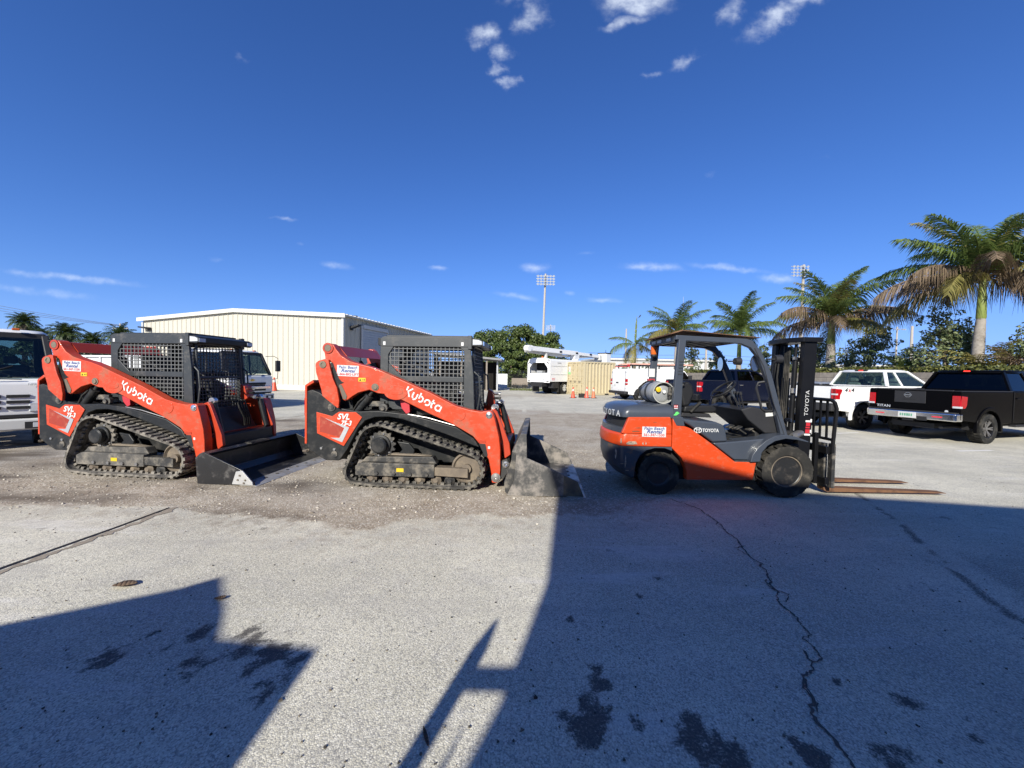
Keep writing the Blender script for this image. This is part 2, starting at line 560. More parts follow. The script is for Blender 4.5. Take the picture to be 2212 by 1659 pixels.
CREAM = mat('cream_container_paint', (0.43, 0.365, 0.235), 0.6, var=.07, scale=1.5, dirt=(.33, .26, .15), dirt_amt=.25, dscale=2.5)
CONE = mat('orange_cone_plastic', (0.52, 0.06, 0.018), 0.5, var=.08)
CONEF = mat('faded_orange_cone_plastic', (0.42, 0.13, 0.06), 0.6, var=.1)
CONEW = mat('reflective_collar', (0.45, 0.41, 0.37), 0.4, var=.08)
ALU = mat('brushed_aluminium', (0.55, 0.56, 0.57), 0.4, metal=.7, var=.1)
LADDER = mat('pink_fibreglass_rail', (0.60, 0.33, 0.26), 0.55, var=.1)
CONCP = mat('pole_concrete', (0.36, 0.33, 0.29), 0.85, var=.15, scale=2)
WOOD = mat('grey_weathered_timber', (0.20, 0.17, 0.14), 0.85, var=.3, scale=4)
GLASS_D = glassmat('dark_tinted_glass', (0.10, 0.11, 0.12))
GLASS_C = glassmat('clear_car_glass', (0.62, 0.70, 0.68))
GLASS_M = glassmat('lightly_tinted_glass', (0.30, 0.34, 0.36))

# ================================================================== GROUND


def hash2(ix, iy, seed):
    h = (ix * 374761393 + iy * 668265263 + seed * 982451653) & 0xFFFFFFFF
    h = ((h ^ (h >> 13)) * 1274126177) & 0xFFFFFFFF
    return ((h ^ (h >> 16)) & 0xFFFF) / 65535.0


def vnoise(x, y, seed=0, octs=4):
    t = np.zeros_like(x); amp = 0.5; tot = 0
    for o in range(octs):
        ix = np.floor(x).astype(np.int64); iy = np.floor(y).astype(np.int64)
        fx = x - ix; fy = y - iy
        fx = fx * fx * (3 - 2 * fx); fy = fy * fy * (3 - 2 * fy)
        a = hash2(ix, iy, seed + o); b = hash2(ix + 1, iy, seed + o); c = hash2(ix, iy + 1, seed + o); d = hash2(ix + 1, iy + 1, seed + o)
        t += amp * ((a * (1 - fx) + b * fx) * (1 - fy) + (c * (1 - fx) + d * fx) * fy)
        tot += amp; amp *= 0.5; x = x * 2.03 + 11.7; y = y * 2.03 + 5.3
    return t / tot


def sstep(a, b, x):
    t = np.clip((x - a) / (b - a), 0, 1)
    return t * t * (3 - 2 * t)


def axis(lo, hi, step, far_lo, far_hi, g=1.13):
    mid = list(np.arange(lo, hi, step))
    r, s = [], step
    p = mid[-1]
    while p < far_hi:
        s *= g; p += s; r.append(p)
    l, s, p = [], step, mid[0]
    while p > far_lo:
        s *= g; p -= s; l.append(p)
    return np.array(l[::-1] + mid + r)


EDGE = np.array([(-40, 4.6), (-7.5, 4.4), (-5.5, 4.22), (-4.85, 4.4), (-4.34, 4.32), (-3.88, 4.31), (-3.68, 4.28), (-3.05, 4.11), (-2.48, 4.07), (-1.88, 3.96),
                 (-1.61, 3.81), (-1.41, 3.85), (-1.28, 3.95), (-1.24, 4.07), (-.33, 4.21), (.06, 4.15), (.52, 4.31), (1.12, 4.36), (1.37, 4.57), (2.09, 4.95), (2.65, 5.17), (4.5, 6.4)])
FAR = np.array([(-40, 10.5), (-12, 11.5), (-7.3, 12.7), (-3, 15.5), (-.4, 17), (3, 16.2), (4, 14.5), (6, 13)])
RIGHT = np.array([(3, 2.2), (5.1, 2.7), (9, 3.5), (13, 4.2), (16, 3.6), (20, 3)])
STAINS = [(.49, 2.06, .05, .9), (.49, 1.95, .07, .9), (.42, 1.80, .09, .95), (.36, 1.69, .10, 1), (.28, 1.76, .06, .9), (.61, 1.73, .05, .9), (.86, 1.71, .09, .9), (.84, 1.60, .12, 1), (.92, 1.56, .12, 1),
          (1.02, 1.62, .08, .8), (1.18, 3.01, .06, .7), (.96, 2.74, .06, .7), (3.16, 2.86, .2, .6), (2.02, 1.88, .12, .7), (1.71, 1.71, .1, .8), (1.65, 1.60, .1, .8), (1.31, 1.61, .1, .9), (1.27, 1.67, .06, .9),
          (2.13, 1.67, .15, .8), (.41, 2.48, .04, .8), (.66, 2.24, .04, .8), (.57, 3.45, .05, .6), (-2.23, 2.10, .14, .85), (-1.65, 2.04, .16, .8), (-1.53, 2.06, .12, .8), (-1.51, 2.24, .16, .9), (-1.87, 2.27, .2, .7), (-2.08, 2.27, .2, .65),
          (-1.20, 2.08, .13, .8), (-1.19, 1.88, .14, .8), (-1.35, 2.15, .2, .8), (-2.38, 2.06, .07, .7), (-1.05, 1.95, .12, .6), (-2.16, 3.40, .18, .45), (-.38, 3.23, .2, .4), (-1.3, 3.5, .25, .35), (.25, 2.9, .15, .45), (.2, 1.8, .1, .7), (.1, 1.9, .08, .6),
          (1.9, 4.3, .25, .35), (3.2, 3.6, .3, .4), (2.6, 3.2, .3, .35), (3.6, 4.2, .3, .3), (1.5, 2.4, .12, .4), (2.6, 2.2, .2, .5), (1.75, 2.0, .05, .7), (5.2, 4.3, .4, .4), (6.2, 6.5, .6, .3), (8.5, 7.5, .5, .3), (7.2, 9, .6, .25)]


def build_ground():
    xs = axis(-6.5, 7.0, 0.028, -700, 700)
    ys = axis(1.3, 8.2, 0.028, -80, 900)
    nx, ny = len(xs), len(ys)
    X, Y = np.meshgrid(xs, ys)
    x, y = X.ravel(), Y.ravel()
    nz = (vnoise(x * 1.6, y * 1.6, 3, 5) - .5)
    nf = (vnoise(x * 9, y * 9, 9, 4) - .5)
    d1 = y - np.interp(x, EDGE[:, 0], EDGE[:, 1])
    d2 = np.interp(x, FAR[:, 0], FAR[:, 1]) - y
    d3 = np.interp(y, RIGHT[:, 0], RIGHT[:, 1]) - x
    d = np.minimum(np.minimum(d1 + nz * .25 + nf * .22, d2 + nz * 2.5), d3 + nz * 1.0 + nf * .3)
    grav = sstep(-.03, .07, d)
    # thin scatter of grit reaching past the edge
    grit = sstep(.42, .75, vnoise(x * 14, y * 14, 21, 3)) * sstep(-.9, -.02, d) * .6
    # dirt track toward the far gate
    grav = np.maximum(grav, grit)
    grav = np.maximum(grav, sstep(.0, .5, 1.2 - np.hypot((x + .1) / 2.6, (y - 27.5) / 2.0) + nz) * .7)
    st = np.zeros_like(x)
    for (sx, sy, r, s) in STAINS:
        q = np.exp(-(((x - sx) ** 2 + (y - sy) ** 2) / (r * r * 2.0)))
        st = np.maximum(st, q * s)
    speck = vnoise(x * 22, y * 22, 31, 4)
    big = vnoise(x * 7, y * 7, 33, 4)
    st = sstep(.45, .95, st * (.55 + .9 * big) + (speck - .5) * .9 * (st > .05)) * sstep(.03, .3, st)
    st = np.maximum(st, sstep(.78, .86, vnoise(x * 5.5, y * 5.5, 41, 3)) * .6)
    # dark seam line and darker patch of newer asphalt at the right
    p = np.array([(4.95, 5.6), (4.82, 5.3), (4.53, 4.65), (4.29, 4.14), (3.94, 3.58), (3.75, 3.19), (3.55, 2.84), (3.4, 2.49)])
    lx = np.interp(y, p[::-1, 1], p[::-1, 0])
    line = np.exp(-((x - lx) / .075) ** 2) * (y > 2.5) * (y < 5.6) * sstep(.3, .55, vnoise(x * 6, y * 6, 51, 4))
    patch = sstep(0, .25, x - lx - .05 + nz * .3) * sstep(3.85, 3.3, y + (x - 4.5) * .3 + nz * .6) * .55 * (y > 1.0)
    st = np.maximum(st, np.maximum(line * .8, patch))
    dark = sstep(.4, .8, vnoise(x * .8 + 2, y * 2.6, 61, 5)) * grav * sstep(-1.5, -3.0, x + (y - 4.6) * .3)
    z = grav * (.004 + .022 * (vnoise(x * 2.2, y * 2.2, 71, 4) - .45) + .012 * (vnoise(x * 11, y * 11, 73, 3) - .5)) * (x > -9) * (x < 7) * (y < 9) * (y > 1)
    # flat under the machines
    z = np.where(z > .006, .006, z)
    co = np.stack([x, y, z], 1)
    me = bpy.data.meshes.new('ground')
    idx = (np.arange(ny - 1)[:, None] * nx + np.arange(nx - 1)[None, :]).ravel()
    quads = np.stack([idx, idx + 1, idx + nx + 1, idx + nx], 1)
    me.vertices.add(len(co)); me.vertices.foreach_set('co', co.ravel())
    me.loops.add(quads.size); me.loops.foreach_set('vertex_index', quads.ravel())
    me.polygons.add(len(quads)); me.polygons.foreach_set('loop_start', np.arange(0, quads.size, 4))
    me.update(); me.validate()
    for n, a in (('gravel', grav), ('stain', st), ('dark', dark)):
        at = me.attributes.new(n, 'FLOAT', 'POINT'); at.data.foreach_set('value', a.astype(np.float32))
    me.shade_smooth()
    o = bpy.data.objects.new('ground', me); COL.objects.link(o)
    o['kind'] = 'structure'; o['label'] = 'pale worn asphalt yard with a tan gravel patch'
    m = bpy.data.materials.new('yard_surface'); m.use_nodes = True
    nt = m.node_tree; b = nt.nodes['Principled BSDF']; b.inputs['Roughness'].default_value = .9
    b.inputs['Specular IOR Level'].default_value = .25
    tc = nd(nt, 'ShaderNodeTexCoord'); V = tc.outputs['Object']
    def noise(s, det=5, r=.6):
        n = nd(nt, 'ShaderNodeTexNoise', i_Scale=s, i_Detail=det, i_Roughness=r); nt.links.new(V, n.inputs['Vector']); return n.outputs[0]
    def vor(s):
        n = nd(nt, 'ShaderNodeTexVoronoi', i_Scale=s); nt.links.new(V, n.inputs['Vector']); return n
    def mixc(f, a, bb, mode='MIX'):
        n = nd(nt, 'ShaderNodeMix', data_type='RGBA', blend_type=mode)
        for k, q in (('Factor', f), ('A', a), ('B', bb)):
            if isinstance(q, tuple): n.inputs[k].default_value = (*q, 1)
            elif isinstance(q, (int, float)): n.inputs[k].default_value = q
            else: nt.links.new(q, n.inputs[k])
        return n.outputs['Result']
    def ramp(v, lo, hi, a=0.0, c=1.0):
        n = nd(nt, 'ShaderNodeMapRange', interpolation_type='SMOOTHSTEP')
        for k, q in (('From Min', lo), ('From Max', hi), ('To Min', a), ('To Max', c)): n.inputs[k].default_value = q
        nt.links.new(v, n.inputs['Value']); return n.outputs[0]
    def attr(n):
        a = nd(nt, 'ShaderNodeAttribute', attribute_name=n); return a.outputs['Fac']
    va, vb = vor(135), vor(60)
    sepa = nd(nt, 'ShaderNodeSeparateColor'); nt.links.new(va.outputs['Color'], sepa.inputs[0])
    sepb = nd(nt, 'ShaderNodeSeparateColor'); nt.links.new(vb.outputs['Color'], sepb.inputs[0])
    # asphalt: pale aggregate set in a greyer binder, mottled at a metre's scale
    asph = mixc(ramp(noise(.55, 6), .35, .68), (.445, .42, .335), (.62, .585, .47))
    asph = mixc(ramp(noise(2.3, 6, .7), .42, .75, 0, .5), asph, (.33, .315, .295))
    asph = mixc(ramp(sepa.outputs[0], .50, .95, 0, .55), asph, (.76, .73, .63))
    asph = mixc(ramp(sepa.outputs[1], .62, .98, 0, .65), asph, (.19, .185, .18))
    asph = mixc(ramp(va.outputs['Distance'], .5, .95, 0, .6), asph, (.15, .145, .14))
    asph = mixc(ramp(noise(26, 5), .5, .75, 0, .3), asph, (.24, .23, .22))
    mpg = nd(nt, 'ShaderNodeMapping'); mpg.inputs['Scale'].default_value = (.28, 1.7, 1); mpg.inputs['Rotation'].default_value = (0, 0, radians(-9)); nt.links.new(V, mpg.inputs['Vector'])
    stk = nd(nt, 'ShaderNodeTexNoise', i_Scale=1.3, i_Detail=9.0, i_Roughness=.72); nt.links.new(mpg.outputs[0], stk.inputs['Vector'])
    asph = mixc(ramp(stk.outputs[0], .50, .72, 0, .5), asph, (.30, .285, .26))
    asph = mixc(ramp(stk.outputs[0], .46, .30, 0, .45), asph, (.64, .62, .585))
    # gravel and dirt
    gr = mixc(ramp(noise(1.4, 7, .7), .35, .65), (.26, .215, .16), (.38, .335, .265))
    gr = mixc(ramp(noise(.5, 5), .5, .66, 0, .6), gr, (.40, .375, .33))
    gr = mixc(ramp(noise(8, 6, .7), .5, .75, 0, .6), gr, (.18, .148, .11))
    gr = mixc(ramp(sepb.outputs[0], .66, .97, 0, .7), gr, (.58, .54, .47))
    gr = mixc(ramp(sepa.outputs[2], .6, .95, 0, .5), gr, (.12, .10, .08))
    gr = mixc(attr('dark'), gr, (.105, .085, .065))
    col = mixc(attr('gravel'), asph, gr)
    stn = attr('stain')
    sfac = math_(nt, 'ADD', math_(nt, 'MULTIPLY', stn, 1.35), math_(nt, 'MULTIPLY', math_(nt, 'SUBTRACT', noise(75, 4, .7), .5), 2.6))
    sfac = math_(nt, 'MULTIPLY', ramp(sfac, .36, 1.35, 0, .92), math_(nt, 'MULTIPLY', stn, 1.6, clamp=True), clamp=True)
    col = mixc(sfac, col, (.06, .056, .053))
    nt.links.new(col, b.inputs['Base Color'])
    hgt = math_(nt, 'ADD', math_(nt, 'MULTIPLY', va.outputs['Distance'], -.9), math_(nt, 'MULTIPLY', noise(70, 5), .8))
    hgt = math_(nt, 'ADD', hgt, math_(nt, 'MULTIPLY', math_(nt, 'MULTIPLY', vb.outputs['Distance'], -1.6), attr('gravel')))
    bp = nd(nt, 'ShaderNodeBump', i_Strength=.38, i_Distance=.006)
    nt.links.new(hgt, bp.inputs['Height']); nt.links.new(bp.outputs[0], b.inputs['Normal'])
    me.materials.append(m)
    return o, m


GROUND, GMAT = build_ground()


def build_stones():
    rnd = random.Random(5)
    V, Fc = [], []
    base = bmesh.new(); bmesh.ops.create_icosphere(base, subdivisions=1, radius=1)
    bv = [v.co.copy() for v in base.verts]; bf = [[v.index for v in f.verts] for f in base.faces]; base.free()
    n = 0
    while n < 5200:
        x = rnd.uniform(-7.5, 3.2); y = 4.0 + abs(rnd.gauss(0, 1.9))
        e = float(np.interp(x, EDGE[:, 0], EDGE[:, 1]))
        if y < e - .02 and rnd.random() < .93:
            continue
        if x > float(np.interp(y, RIGHT[:, 0], RIGHT[:, 1])) or y > 10:
            continue
        r = rnd.uniform(.004, .009) if rnd.random() < .93 else rnd.uniform(.010, .019)
        i = len(V); a = rnd.uniform(0, 6.28); sx, sy, sz = r * rnd.uniform(.8, 1.5), r * rnd.uniform(.7, 1.1), r * rnd.uniform(.5, .8)
        for c in bv:
            k = 1 + rnd.uniform(-.22, .22)
            px, py = c.x * sx * k, c.y * sy * k
            V.append((x + px * cos(a) - py * sin(a), y + px * sin(a) + py * cos(a), c.z * sz * k + sz * .45 + .002))
        Fc += [[i + q for q in f] for f in bf]
        n += 1
    b = MB(); b.v, b.f = V, Fc
    o = b.build('gravel_stones', leafmat('limestone_chips', (.16, .13, .10), (.52, .48, .41), 0.0, .9), smooth=0)
    tag(o, 'loose pale limestone chips on the gravel patch', kind='stuff')


build_stones()


rnd_ = random.Random(19)
b = MB()
for _ in range(520):
    y = 1.35 + 5.5 * rnd_.random() ** 1.6; x = rnd_.uniform(-1.0, 1.15) * (y * 1.25 + .3)
    if y > float(np.interp(x, EDGE[:, 0], EDGE[:, 1])) - .1: continue
    r = rnd_.uniform(.003, .007) * (1.8 if rnd_.random() < .06 else 1); a = rnd_.uniform(0, 3.14); k = rnd_.uniform(.35, 1)
    p = [(x + r * cos(a + q) * (1 if i % 2 else k), y + r * sin(a + q) * (1 if i % 2 else k)) for i, q in enumerate((0, 1.2, 2.3, 3.3, 4.6, 5.5))]
    b.prism(p, .001, .003 + r * .5, 'z')
tag(b.build('litter_specks', leafmat('dark_litter', (.02, .018, .015), (.20, .17, .13), 0, .9), smooth=0), 'tiny dark leaf bits and grit scattered over the asphalt', kind='stuff')


def strip(name, pts, w, m, z=.004, rnd=None, label=None):
    b = MB(); L, Rr = [], []
    for i, p in enumerate(pts):
        a = Vector(pts[max(i - 1, 0)]); c = Vector(pts[min(i + 1, len(pts) - 1)])
        d = (c - a).normalized(); nrm = Vector((-d.y, d.x))
        ww = w[i] if isinstance(w, list) else w
        if rnd: ww *= rnd.uniform(.35, 1.5)
        L.append((p[0] + nrm.x * ww, p[1] + nrm.y * ww, z)); Rr.append((p[0] - nrm.x * ww, p[1] - nrm.y * ww, z))
    for i in range(len(pts) - 1):
        b.face([Rr[i], Rr[i + 1], L[i + 1], L[i]])
    return b


def jag(pts, amp, step, rnd):
    out = []
    for a, c in zip(pts, pts[1:]):
        n = max(1, int(math.hypot(c[0] - a[0], c[1] - a[1]) / step))
        for k in range(n):
            t = k / n
            out.append((a[0] + (c[0] - a[0]) * t + rnd.gauss(0, amp), a[1] + (c[1] - a[1]) * t + rnd.gauss(0, amp)))
    out.append(pts[-1])
    return out


CRACKM = mat('crack_fill', (.075, .070, .062), .95, var=.3, scale=20)
rn = random.Random(3)
ck = MB()
CR = [[(2.09, 4.95), (2.3, 4.58), (2.28, 4.12), (2.24, 3.79), (2.19, 3.51), (2.15, 3.29), (2.08, 3.06), (1.99, 2.86), (1.93, 2.67), (1.93, 2.52), (1.87, 2.38), (1.83, 2.26), (1.79, 2.14), (1.73, 2.13)],
      [(1.73, 2.20), (1.72, 2.13), (1.66, 2.06), (1.60, 2.01), (1.57, 1.92), (1.45, 1.76), (1.44, 1.68), (1.43, 1.60), (1.42, 1.50), (1.40, 1.40)],
      [(2.28, 4.2), (2.22, 4.1), (2.26, 3.98)], [(2.24, 3.62), (2.13, 3.55), (2.16, 3.42)], [(2.05, 3.0), (1.97, 2.95), (2.0, 2.84)], [(1.99, 2.86), (2.06, 2.8), (1.98, 2.7)], [(1.6, 2.0), (1.52, 1.95), (1.55, 1.86), (1.49, 1.8)]]
for i, c in enumerate(CR):
    q = jag(jag(c, .012, .06, rn), .0045, .016, rn)
    s = strip('', q, .0062 if i < 2 else .004, None, .0045 + .0003 * i, rn)
    n0 = len(ck.v); ck.v += s.v; ck.f += [[k + n0 for k in f] for f in s.f]
tag(ck.build('pavement_crack', CRACKM, smooth=0, fix=False), 'long jagged crack in the shaded asphalt beside the forklift', kind='structure')
SLOTD = mat('slot_dirt', (.24, .205, .16), .95, var=.35, scale=14, bump=.4)
sl = strip('', jag([(-3.90, 2.3), (-3.90, 2.98), (-3.88, 3.28), (-3.83, 3.77), (-3.81, 4.36)], (.014), .05, rn), .034, None, .004, rn)
tag(sl.build('expansion_joint_dirt', SLOTD, smooth=0, fix=False), 'line of dirt and grit along the slot in the asphalt', kind='structure')
sl = strip('', [(-3.97, 2.3), (-3.975, 2.98), (-3.95, 3.28), (-3.90, 3.77), (-3.87, 4.33)], .014, None, .0075)
tag(sl.build('expansion_joint', DEEP, smooth=0, fix=False), 'narrow dark slot cut in the asphalt', kind='structure')
LINEM = mat('worn_white_line_paint', (.62, .61, .58), .8, var=.15, scale=8)
for (a, c) in (((9.55, 11.26), (10.45, 11.53)), ((10.2, 8.75), (11.2, 8.92)), ((-5.3, 17.7), (-1.8, 18.6))):
    s = strip('', [a, c], .05, None, .004)
    tag(s.build('parking_line', LINEM, smooth=0, fix=False), None, kind='structure')
# fallen leaves and debris
LEAFD = mat('dead_leaf', (.085, .055, .035), .85, var=.35, scale=20)


def leaf(x, y, L, w, a, lab, curl=.5):
    b = MB(); rows = []
    for k in range(7):
        t = k / 6
        ww = w * sin(pi * min(1, max(0.02, t))) ** .7 + .001
        zz = .006 + curl * L * (2 * t - 1) ** 2 * .35
        rows.append([((t - .5) * L, -ww, zz + ww * .5), ((t - .5) * L, 0, zz), ((t - .5) * L, ww, zz + ww * .5)])
    b.M = Matrix.Translation((x, y, 0)) @ Matrix.Rotation(a, 4, 'Z')
    for r0, r1 in zip(rows, rows[1:]):
        for j in range(2):
            b.face([r0[j], r1[j], r1[j + 1], r0[j + 1]])
    o = b.build('fallen_leaf', LEAFD, fix=False)
    sm = o.modifiers.new('thick', 'SOLIDIFY'); sm.thickness = .002
    tag(o, lab, 'leaf', 'dead leaves lying on the asphalt')


leaf(-2.79, 2.76, .15, .04, .3, 'largest brown dead leaf lying in sunlight beyond the left shadow', .2)
leaf(-1.99, 2.62, .07, .02, .5, 'small dark curled leaf just inside the tip of the left shadow')
leaf(-.35, 1.64, .10, .007, 2.0, 'thin curved dark leaf beside the pipe shadow near the viewer', .15)

# ================================================================== BEIGE WAREHOUSE
BEIGE = mat('cream_ribbed_steel_siding', (.44, .415, .345), .6, var=.03, scale=.6, dirt=(.39, .365, .30), dirt_amt=.12, dscale=1.2)
TRIMW = mat('white_steel_trim', (.50, .49, .45), .45, var=.03)
ROLLM = mat('grey_shutter_steel', (.40, .42, .44), .5, var=.05)
BASEC = mat('painted_concrete_base', (.62, .58, .50), .8, var=.1, scale=3)
wh = thing('metal_warehouse', 'large cream metal warehouse with ribbed walls and low gable roof', 'warehouse', (-32.63, 34.1, 0), radians(-13.2))
WW, WD, HE, HP = 20.2, 15.0, 5.75, 6.35
wtop = lambda x: HE + (HP - HE) * (1 - abs(x - WW / 2) / (WW / 2))
b = MB()


def ribs(b, length, top, pt, out, pitch=.492):
    """ribbed siding: pt(s, o, z) maps run, outward offset and height to a point"""
    n = int(round(length / pitch)); prof = []
    for i in range(n):
        s = i * length / n; w = length / n
        prof += [(s, 0), (s + w - .095, 0), (s + w - .058, out), (s + w - .037, out)]
    prof.append((length, 0))
    for (s0, o0), (s1, o1) in zip(prof, prof[1:]):
        if s1 - s0 < 1e-5: continue
        b.face([pt(s0, o0, .35), pt(s1, o1, .35), pt(s1, o1, top(s1)), pt(s0, o0, top(s0))])


ribs(b, WW, wtop, lambda s, o, z: (s, -o, z), .052)
b.build('front_wall', BEIGE, wh, smooth=0, fix=False)
b = MB()
ribs(b, WD, lambda s: HE, lambda s, o, z: (WW + o, s, z), .075)
b.build('side_wall', BEIGE, wh, smooth=0, fix=False)
b = MB(); b.box(-.0, WW + .10, -.10, .3, 0, .36).box(WW - .3, WW + .10, .31, WD, 0, .36)
b.build('concrete_base', BASEC, wh)
b = MB()
b.prism([(0, .36), (WW - .05, .36), (WW - .05, HE - .05), (WW / 2, HP - .05), (0, HE - .05)], WD - .1, WD, 'y')
b.prism([(.0, .36), (.1, .36), (.1, HE - .1), (.0, HE - .1)], .1, WD - .1, 'y')
b.build('back_wall', BEIGE, wh)
b = MB()
for sx in (0, 1):
    x0, x1 = ((-.35, WW / 2) if sx == 0 else (WW / 2, WW + .3))
    z0, z1 = ((HE - .02, HP) if sx == 0 else (HP, HE - .02))
    b.hexa([(x0, -.2, z0), (x1, -.2, z1), (x1, WD + .2, z1), (x0, WD + .2, z0), (x0, -.2, z0 + .10), (x1, -.2, z1 + .10), (x1, WD + .2, z1 + .10), (x0, WD + .2, z0 + .10)])
for k in range(31):
    y = .1 + k * .49
    b.hexa([(WW / 2, y, HP + .1), (WW + .33, y, HE + .08), (WW + .33, y + .1, HE + .08), (WW / 2, y + .1, HP + .1), (WW / 2, y, HP + .15), (WW + .33, y, HE + .14), (WW + .33, y + .1, HE + .14), (WW / 2, y + .1, HP + .15)])
rf = b.build('roof', TRIMW, wh, smooth=0)
b = MB()
for x0, x1 in ((-.4, WW / 2), (WW / 2, WW + .34)):
    za, zb = wtop(max(0, x0)), wtop(min(WW, x1))
    b.hexa([(x0, -.26, za - .16), (x1, -.26, zb - .16), (x1, -.205, zb - .16), (x0, -.205, za - .16), (x0, -.26, za + .15), (x1, -.26, zb + .15), (x1, -.205, zb + .15), (x0, -.205, za + .15)])
b.box(WW - .08, WW + .095, -.095, -.08, .36, HE - .2).box(WW + .08, WW + .095, -.08, .09, .36, HE - .2)
b.box(-.05, .08, -.095, -.08, .36, HE - .2)
b.build('roof_trim', TRIMW, wh)
b = MB()
z = .36
b.box(WW + .078, WW + .10, 2.3, 6.0, .37, 5.05)
for k in range(24):
    b.box(WW + .10, WW + .13, 2.3, 6.0, .38 + k * .194, .38 + k * .194 + .14)
rd = b.build('roll_up_door', ROLLM, wh)
b = MB(); b.box(WW + .077, WW + .17, 2.12, 2.29, .365, 5.25).box(WW + .077, WW + .17, 6.01, 6.18, .365, 5.25).box(WW + .077, WW + .24, 2.29, 6.01, 5.06, 5.35)
b.build('door_frame', mat('door_frame_trim', (.50, .49, .46), .5, var=.05), wh)  # off-white trim around the roll-up door
for (lx, ly, d) in ((WW + .05, .9, 'x'), (.9, -.05, 'y')):
    b = MB()
    if d == 'x':
        b.box(lx, lx + .12, ly - .12, ly + .12, 4.75, 5.1).hexa([(lx + .12, ly - .2, 4.9), (lx + .75, ly - .2, 5.1), (lx + .75, ly + .2, 5.1), (lx + .12, ly + .2, 4.9), (lx + .12, ly - .2, 5.05), (lx + .75, ly - .2, 5.2), (lx + .75, ly + .2, 5.2), (lx + .12, ly + .2, 5.05)])
    else:
        b.box(lx - .12, lx + .12, ly - .14, ly, 4.75, 5.05).hexa([(lx - .7, ly - .5, 5.0), (lx + .1, ly - .5, 4.9), (lx + .1, ly - .1, 4.9), (lx - .7, ly - .1, 5.0), (lx - .7, ly - .5, 5.12), (lx + .1, ly - .5, 5.05), (lx + .1, ly - .1, 5.05), (lx - .7, ly - .1, 5.12)])
    b.build('wall_lamp', PLASTIC, wh)
b = MB(); b.cyl((WW - 3.2, 6, HE), (WW - 3.2, 6, HE + .75), .12).cyl((WW - 3.2, 6, HE + .75), (WW - 3.2, 6, HE + .95), .3, .2)
b.build('roof_vent', PLASTIC, wh)

# ================================================================== OPEN SHED, GATE, FENCE, TRAILER
SHEDM = mat('shade_dark_shed_wall', (.014, .013, .012), .9, var=.3, scale=3, spec=.1)  # near-black walls: shade under the roof is put into the colour
SHEDG = mat('grey_shed_roof', (.20, .20, .20), .7, var=.2, scale=3)
sh = thing('open_shed', 'dark open fronted shed with sloping roof behind the middle loader', 'shed', (0, 0, 0))
b = MB(); b.hexa([(-7, 33.3, 3.18), (-.95, 34.2, 2.72), (-.75, 36.4, 2.6), (-7, 36.4, 3.0), (-7, 33.3, 3.36), (-.95, 34.2, 2.88), (-.75, 36.4, 2.76), (-7, 36.4, 3.18)])
b.build('roof', SHEDG, sh)
b = MB(); b.box(-1.42, -1.30, 35.2, 36.3, 0, 2.6).box(-7, -1.43, 36.15, 36.3, 0, 2.6).box(-7, -6.9, 34.5, 36.1, 0, 3.0)
b.build('wall', SHEDM, sh)
for x in (-6.5, -4.6, -2.35):
    MB().box(x, x + .14, 34.3, 34.44, 0, 2.85).build('post', WOOD, sh)
MB().box(-1.42, -1.28, 34.9, 35.19, 0, 2.70).build('post', mat('pale_shed_post', (.36, .37, .38), .7), sh)
gp = thing('gate_panel', 'white sheet gate panel with diagonal brace lines beside the shed', 'gate', (-1.0, 40.6, 0))
b = MB(); b.box(-.56, .5, 0, .05, .05, 1.52)
b.build('panel', mat('white_sheet', (.66, .68, .69), .5, var=.05, scale=2), gp)
b = MB()
for k in range(3):
    b.hexa([(-.5, -.02, .15 + k * .35), (.44, -.02, .72 + k * .35 - .1), (.44, 0, .72 + k * .35 - .1), (-.5, 0, .15 + k * .35), (-.5, -.02, .19 + k * .35), (.44, -.02, .76 + k * .35 - .1), (.44, 0, .76 + k * .35 - .1), (-.5, 0, .19 + k * .35)])
b.build('brace', WHITE, gp)
fe = thing('chain_link_fence', 'dark chain link fence behind the slatted trailer and chipper truck', 'fence', (0, 43.6, 0))
for x in np.arange(-.4, 12, 2.4):
    MB().cyl((x, 0, 0), (x, 0, 1.95), .035, n=8).build('post', PLASTIC, fe)
b = MB()
for k in range(16):
    b.box(-.4, 11.8, -.006, .006, .1 + k * .12, .115 + k * .12)
for k in range(100):
    b.box(-.4 + k * .122, -.385 + k * .122, -.012, -.007, .05, 1.95)
b.build('wire_mesh', PLASTIC, fe)
tr = thing('slatted_trailer', 'small trailer with weathered grey slatted timber sides by the fence', 'trailer', (.85, 41.5, 0))
b = MB()
for k in range(9):
    b.box(-.85 + k * .19, -.72 + k * .19, 0, .03, .36, 1.06)
b.box(-.9, .9, .03, .07, .46, .52).box(-.9, .9, .03, .07, .92, .99)
b.build('slatted_side', WOOD, tr)
MB().box(-.9, .9, .08, 1.6, .3, .38).build('deck', WOOD, tr)
MB().box(-.9, .9, 1.6, 1.66, .38, 1.06).build('far_side', WOOD, tr)
MB().box(-1.0, .95, -.02, .06, .22, .3).build('frame', PLASTIC, tr)
for x in (-.5, .5):
    MB().cyl((x, .05, .28), (x, .25, .28), .28).build('wheel', RUBBER, tr)
MB().tube([(-.9, .5, .3), (-1.7, .4, .35)], .04).build('drawbar', PLASTIC, tr)

# ================================================================== RETAINING WALL, PLANTING BED


def wall_x(y):
    return 20.75 - .012 * (y - 15)


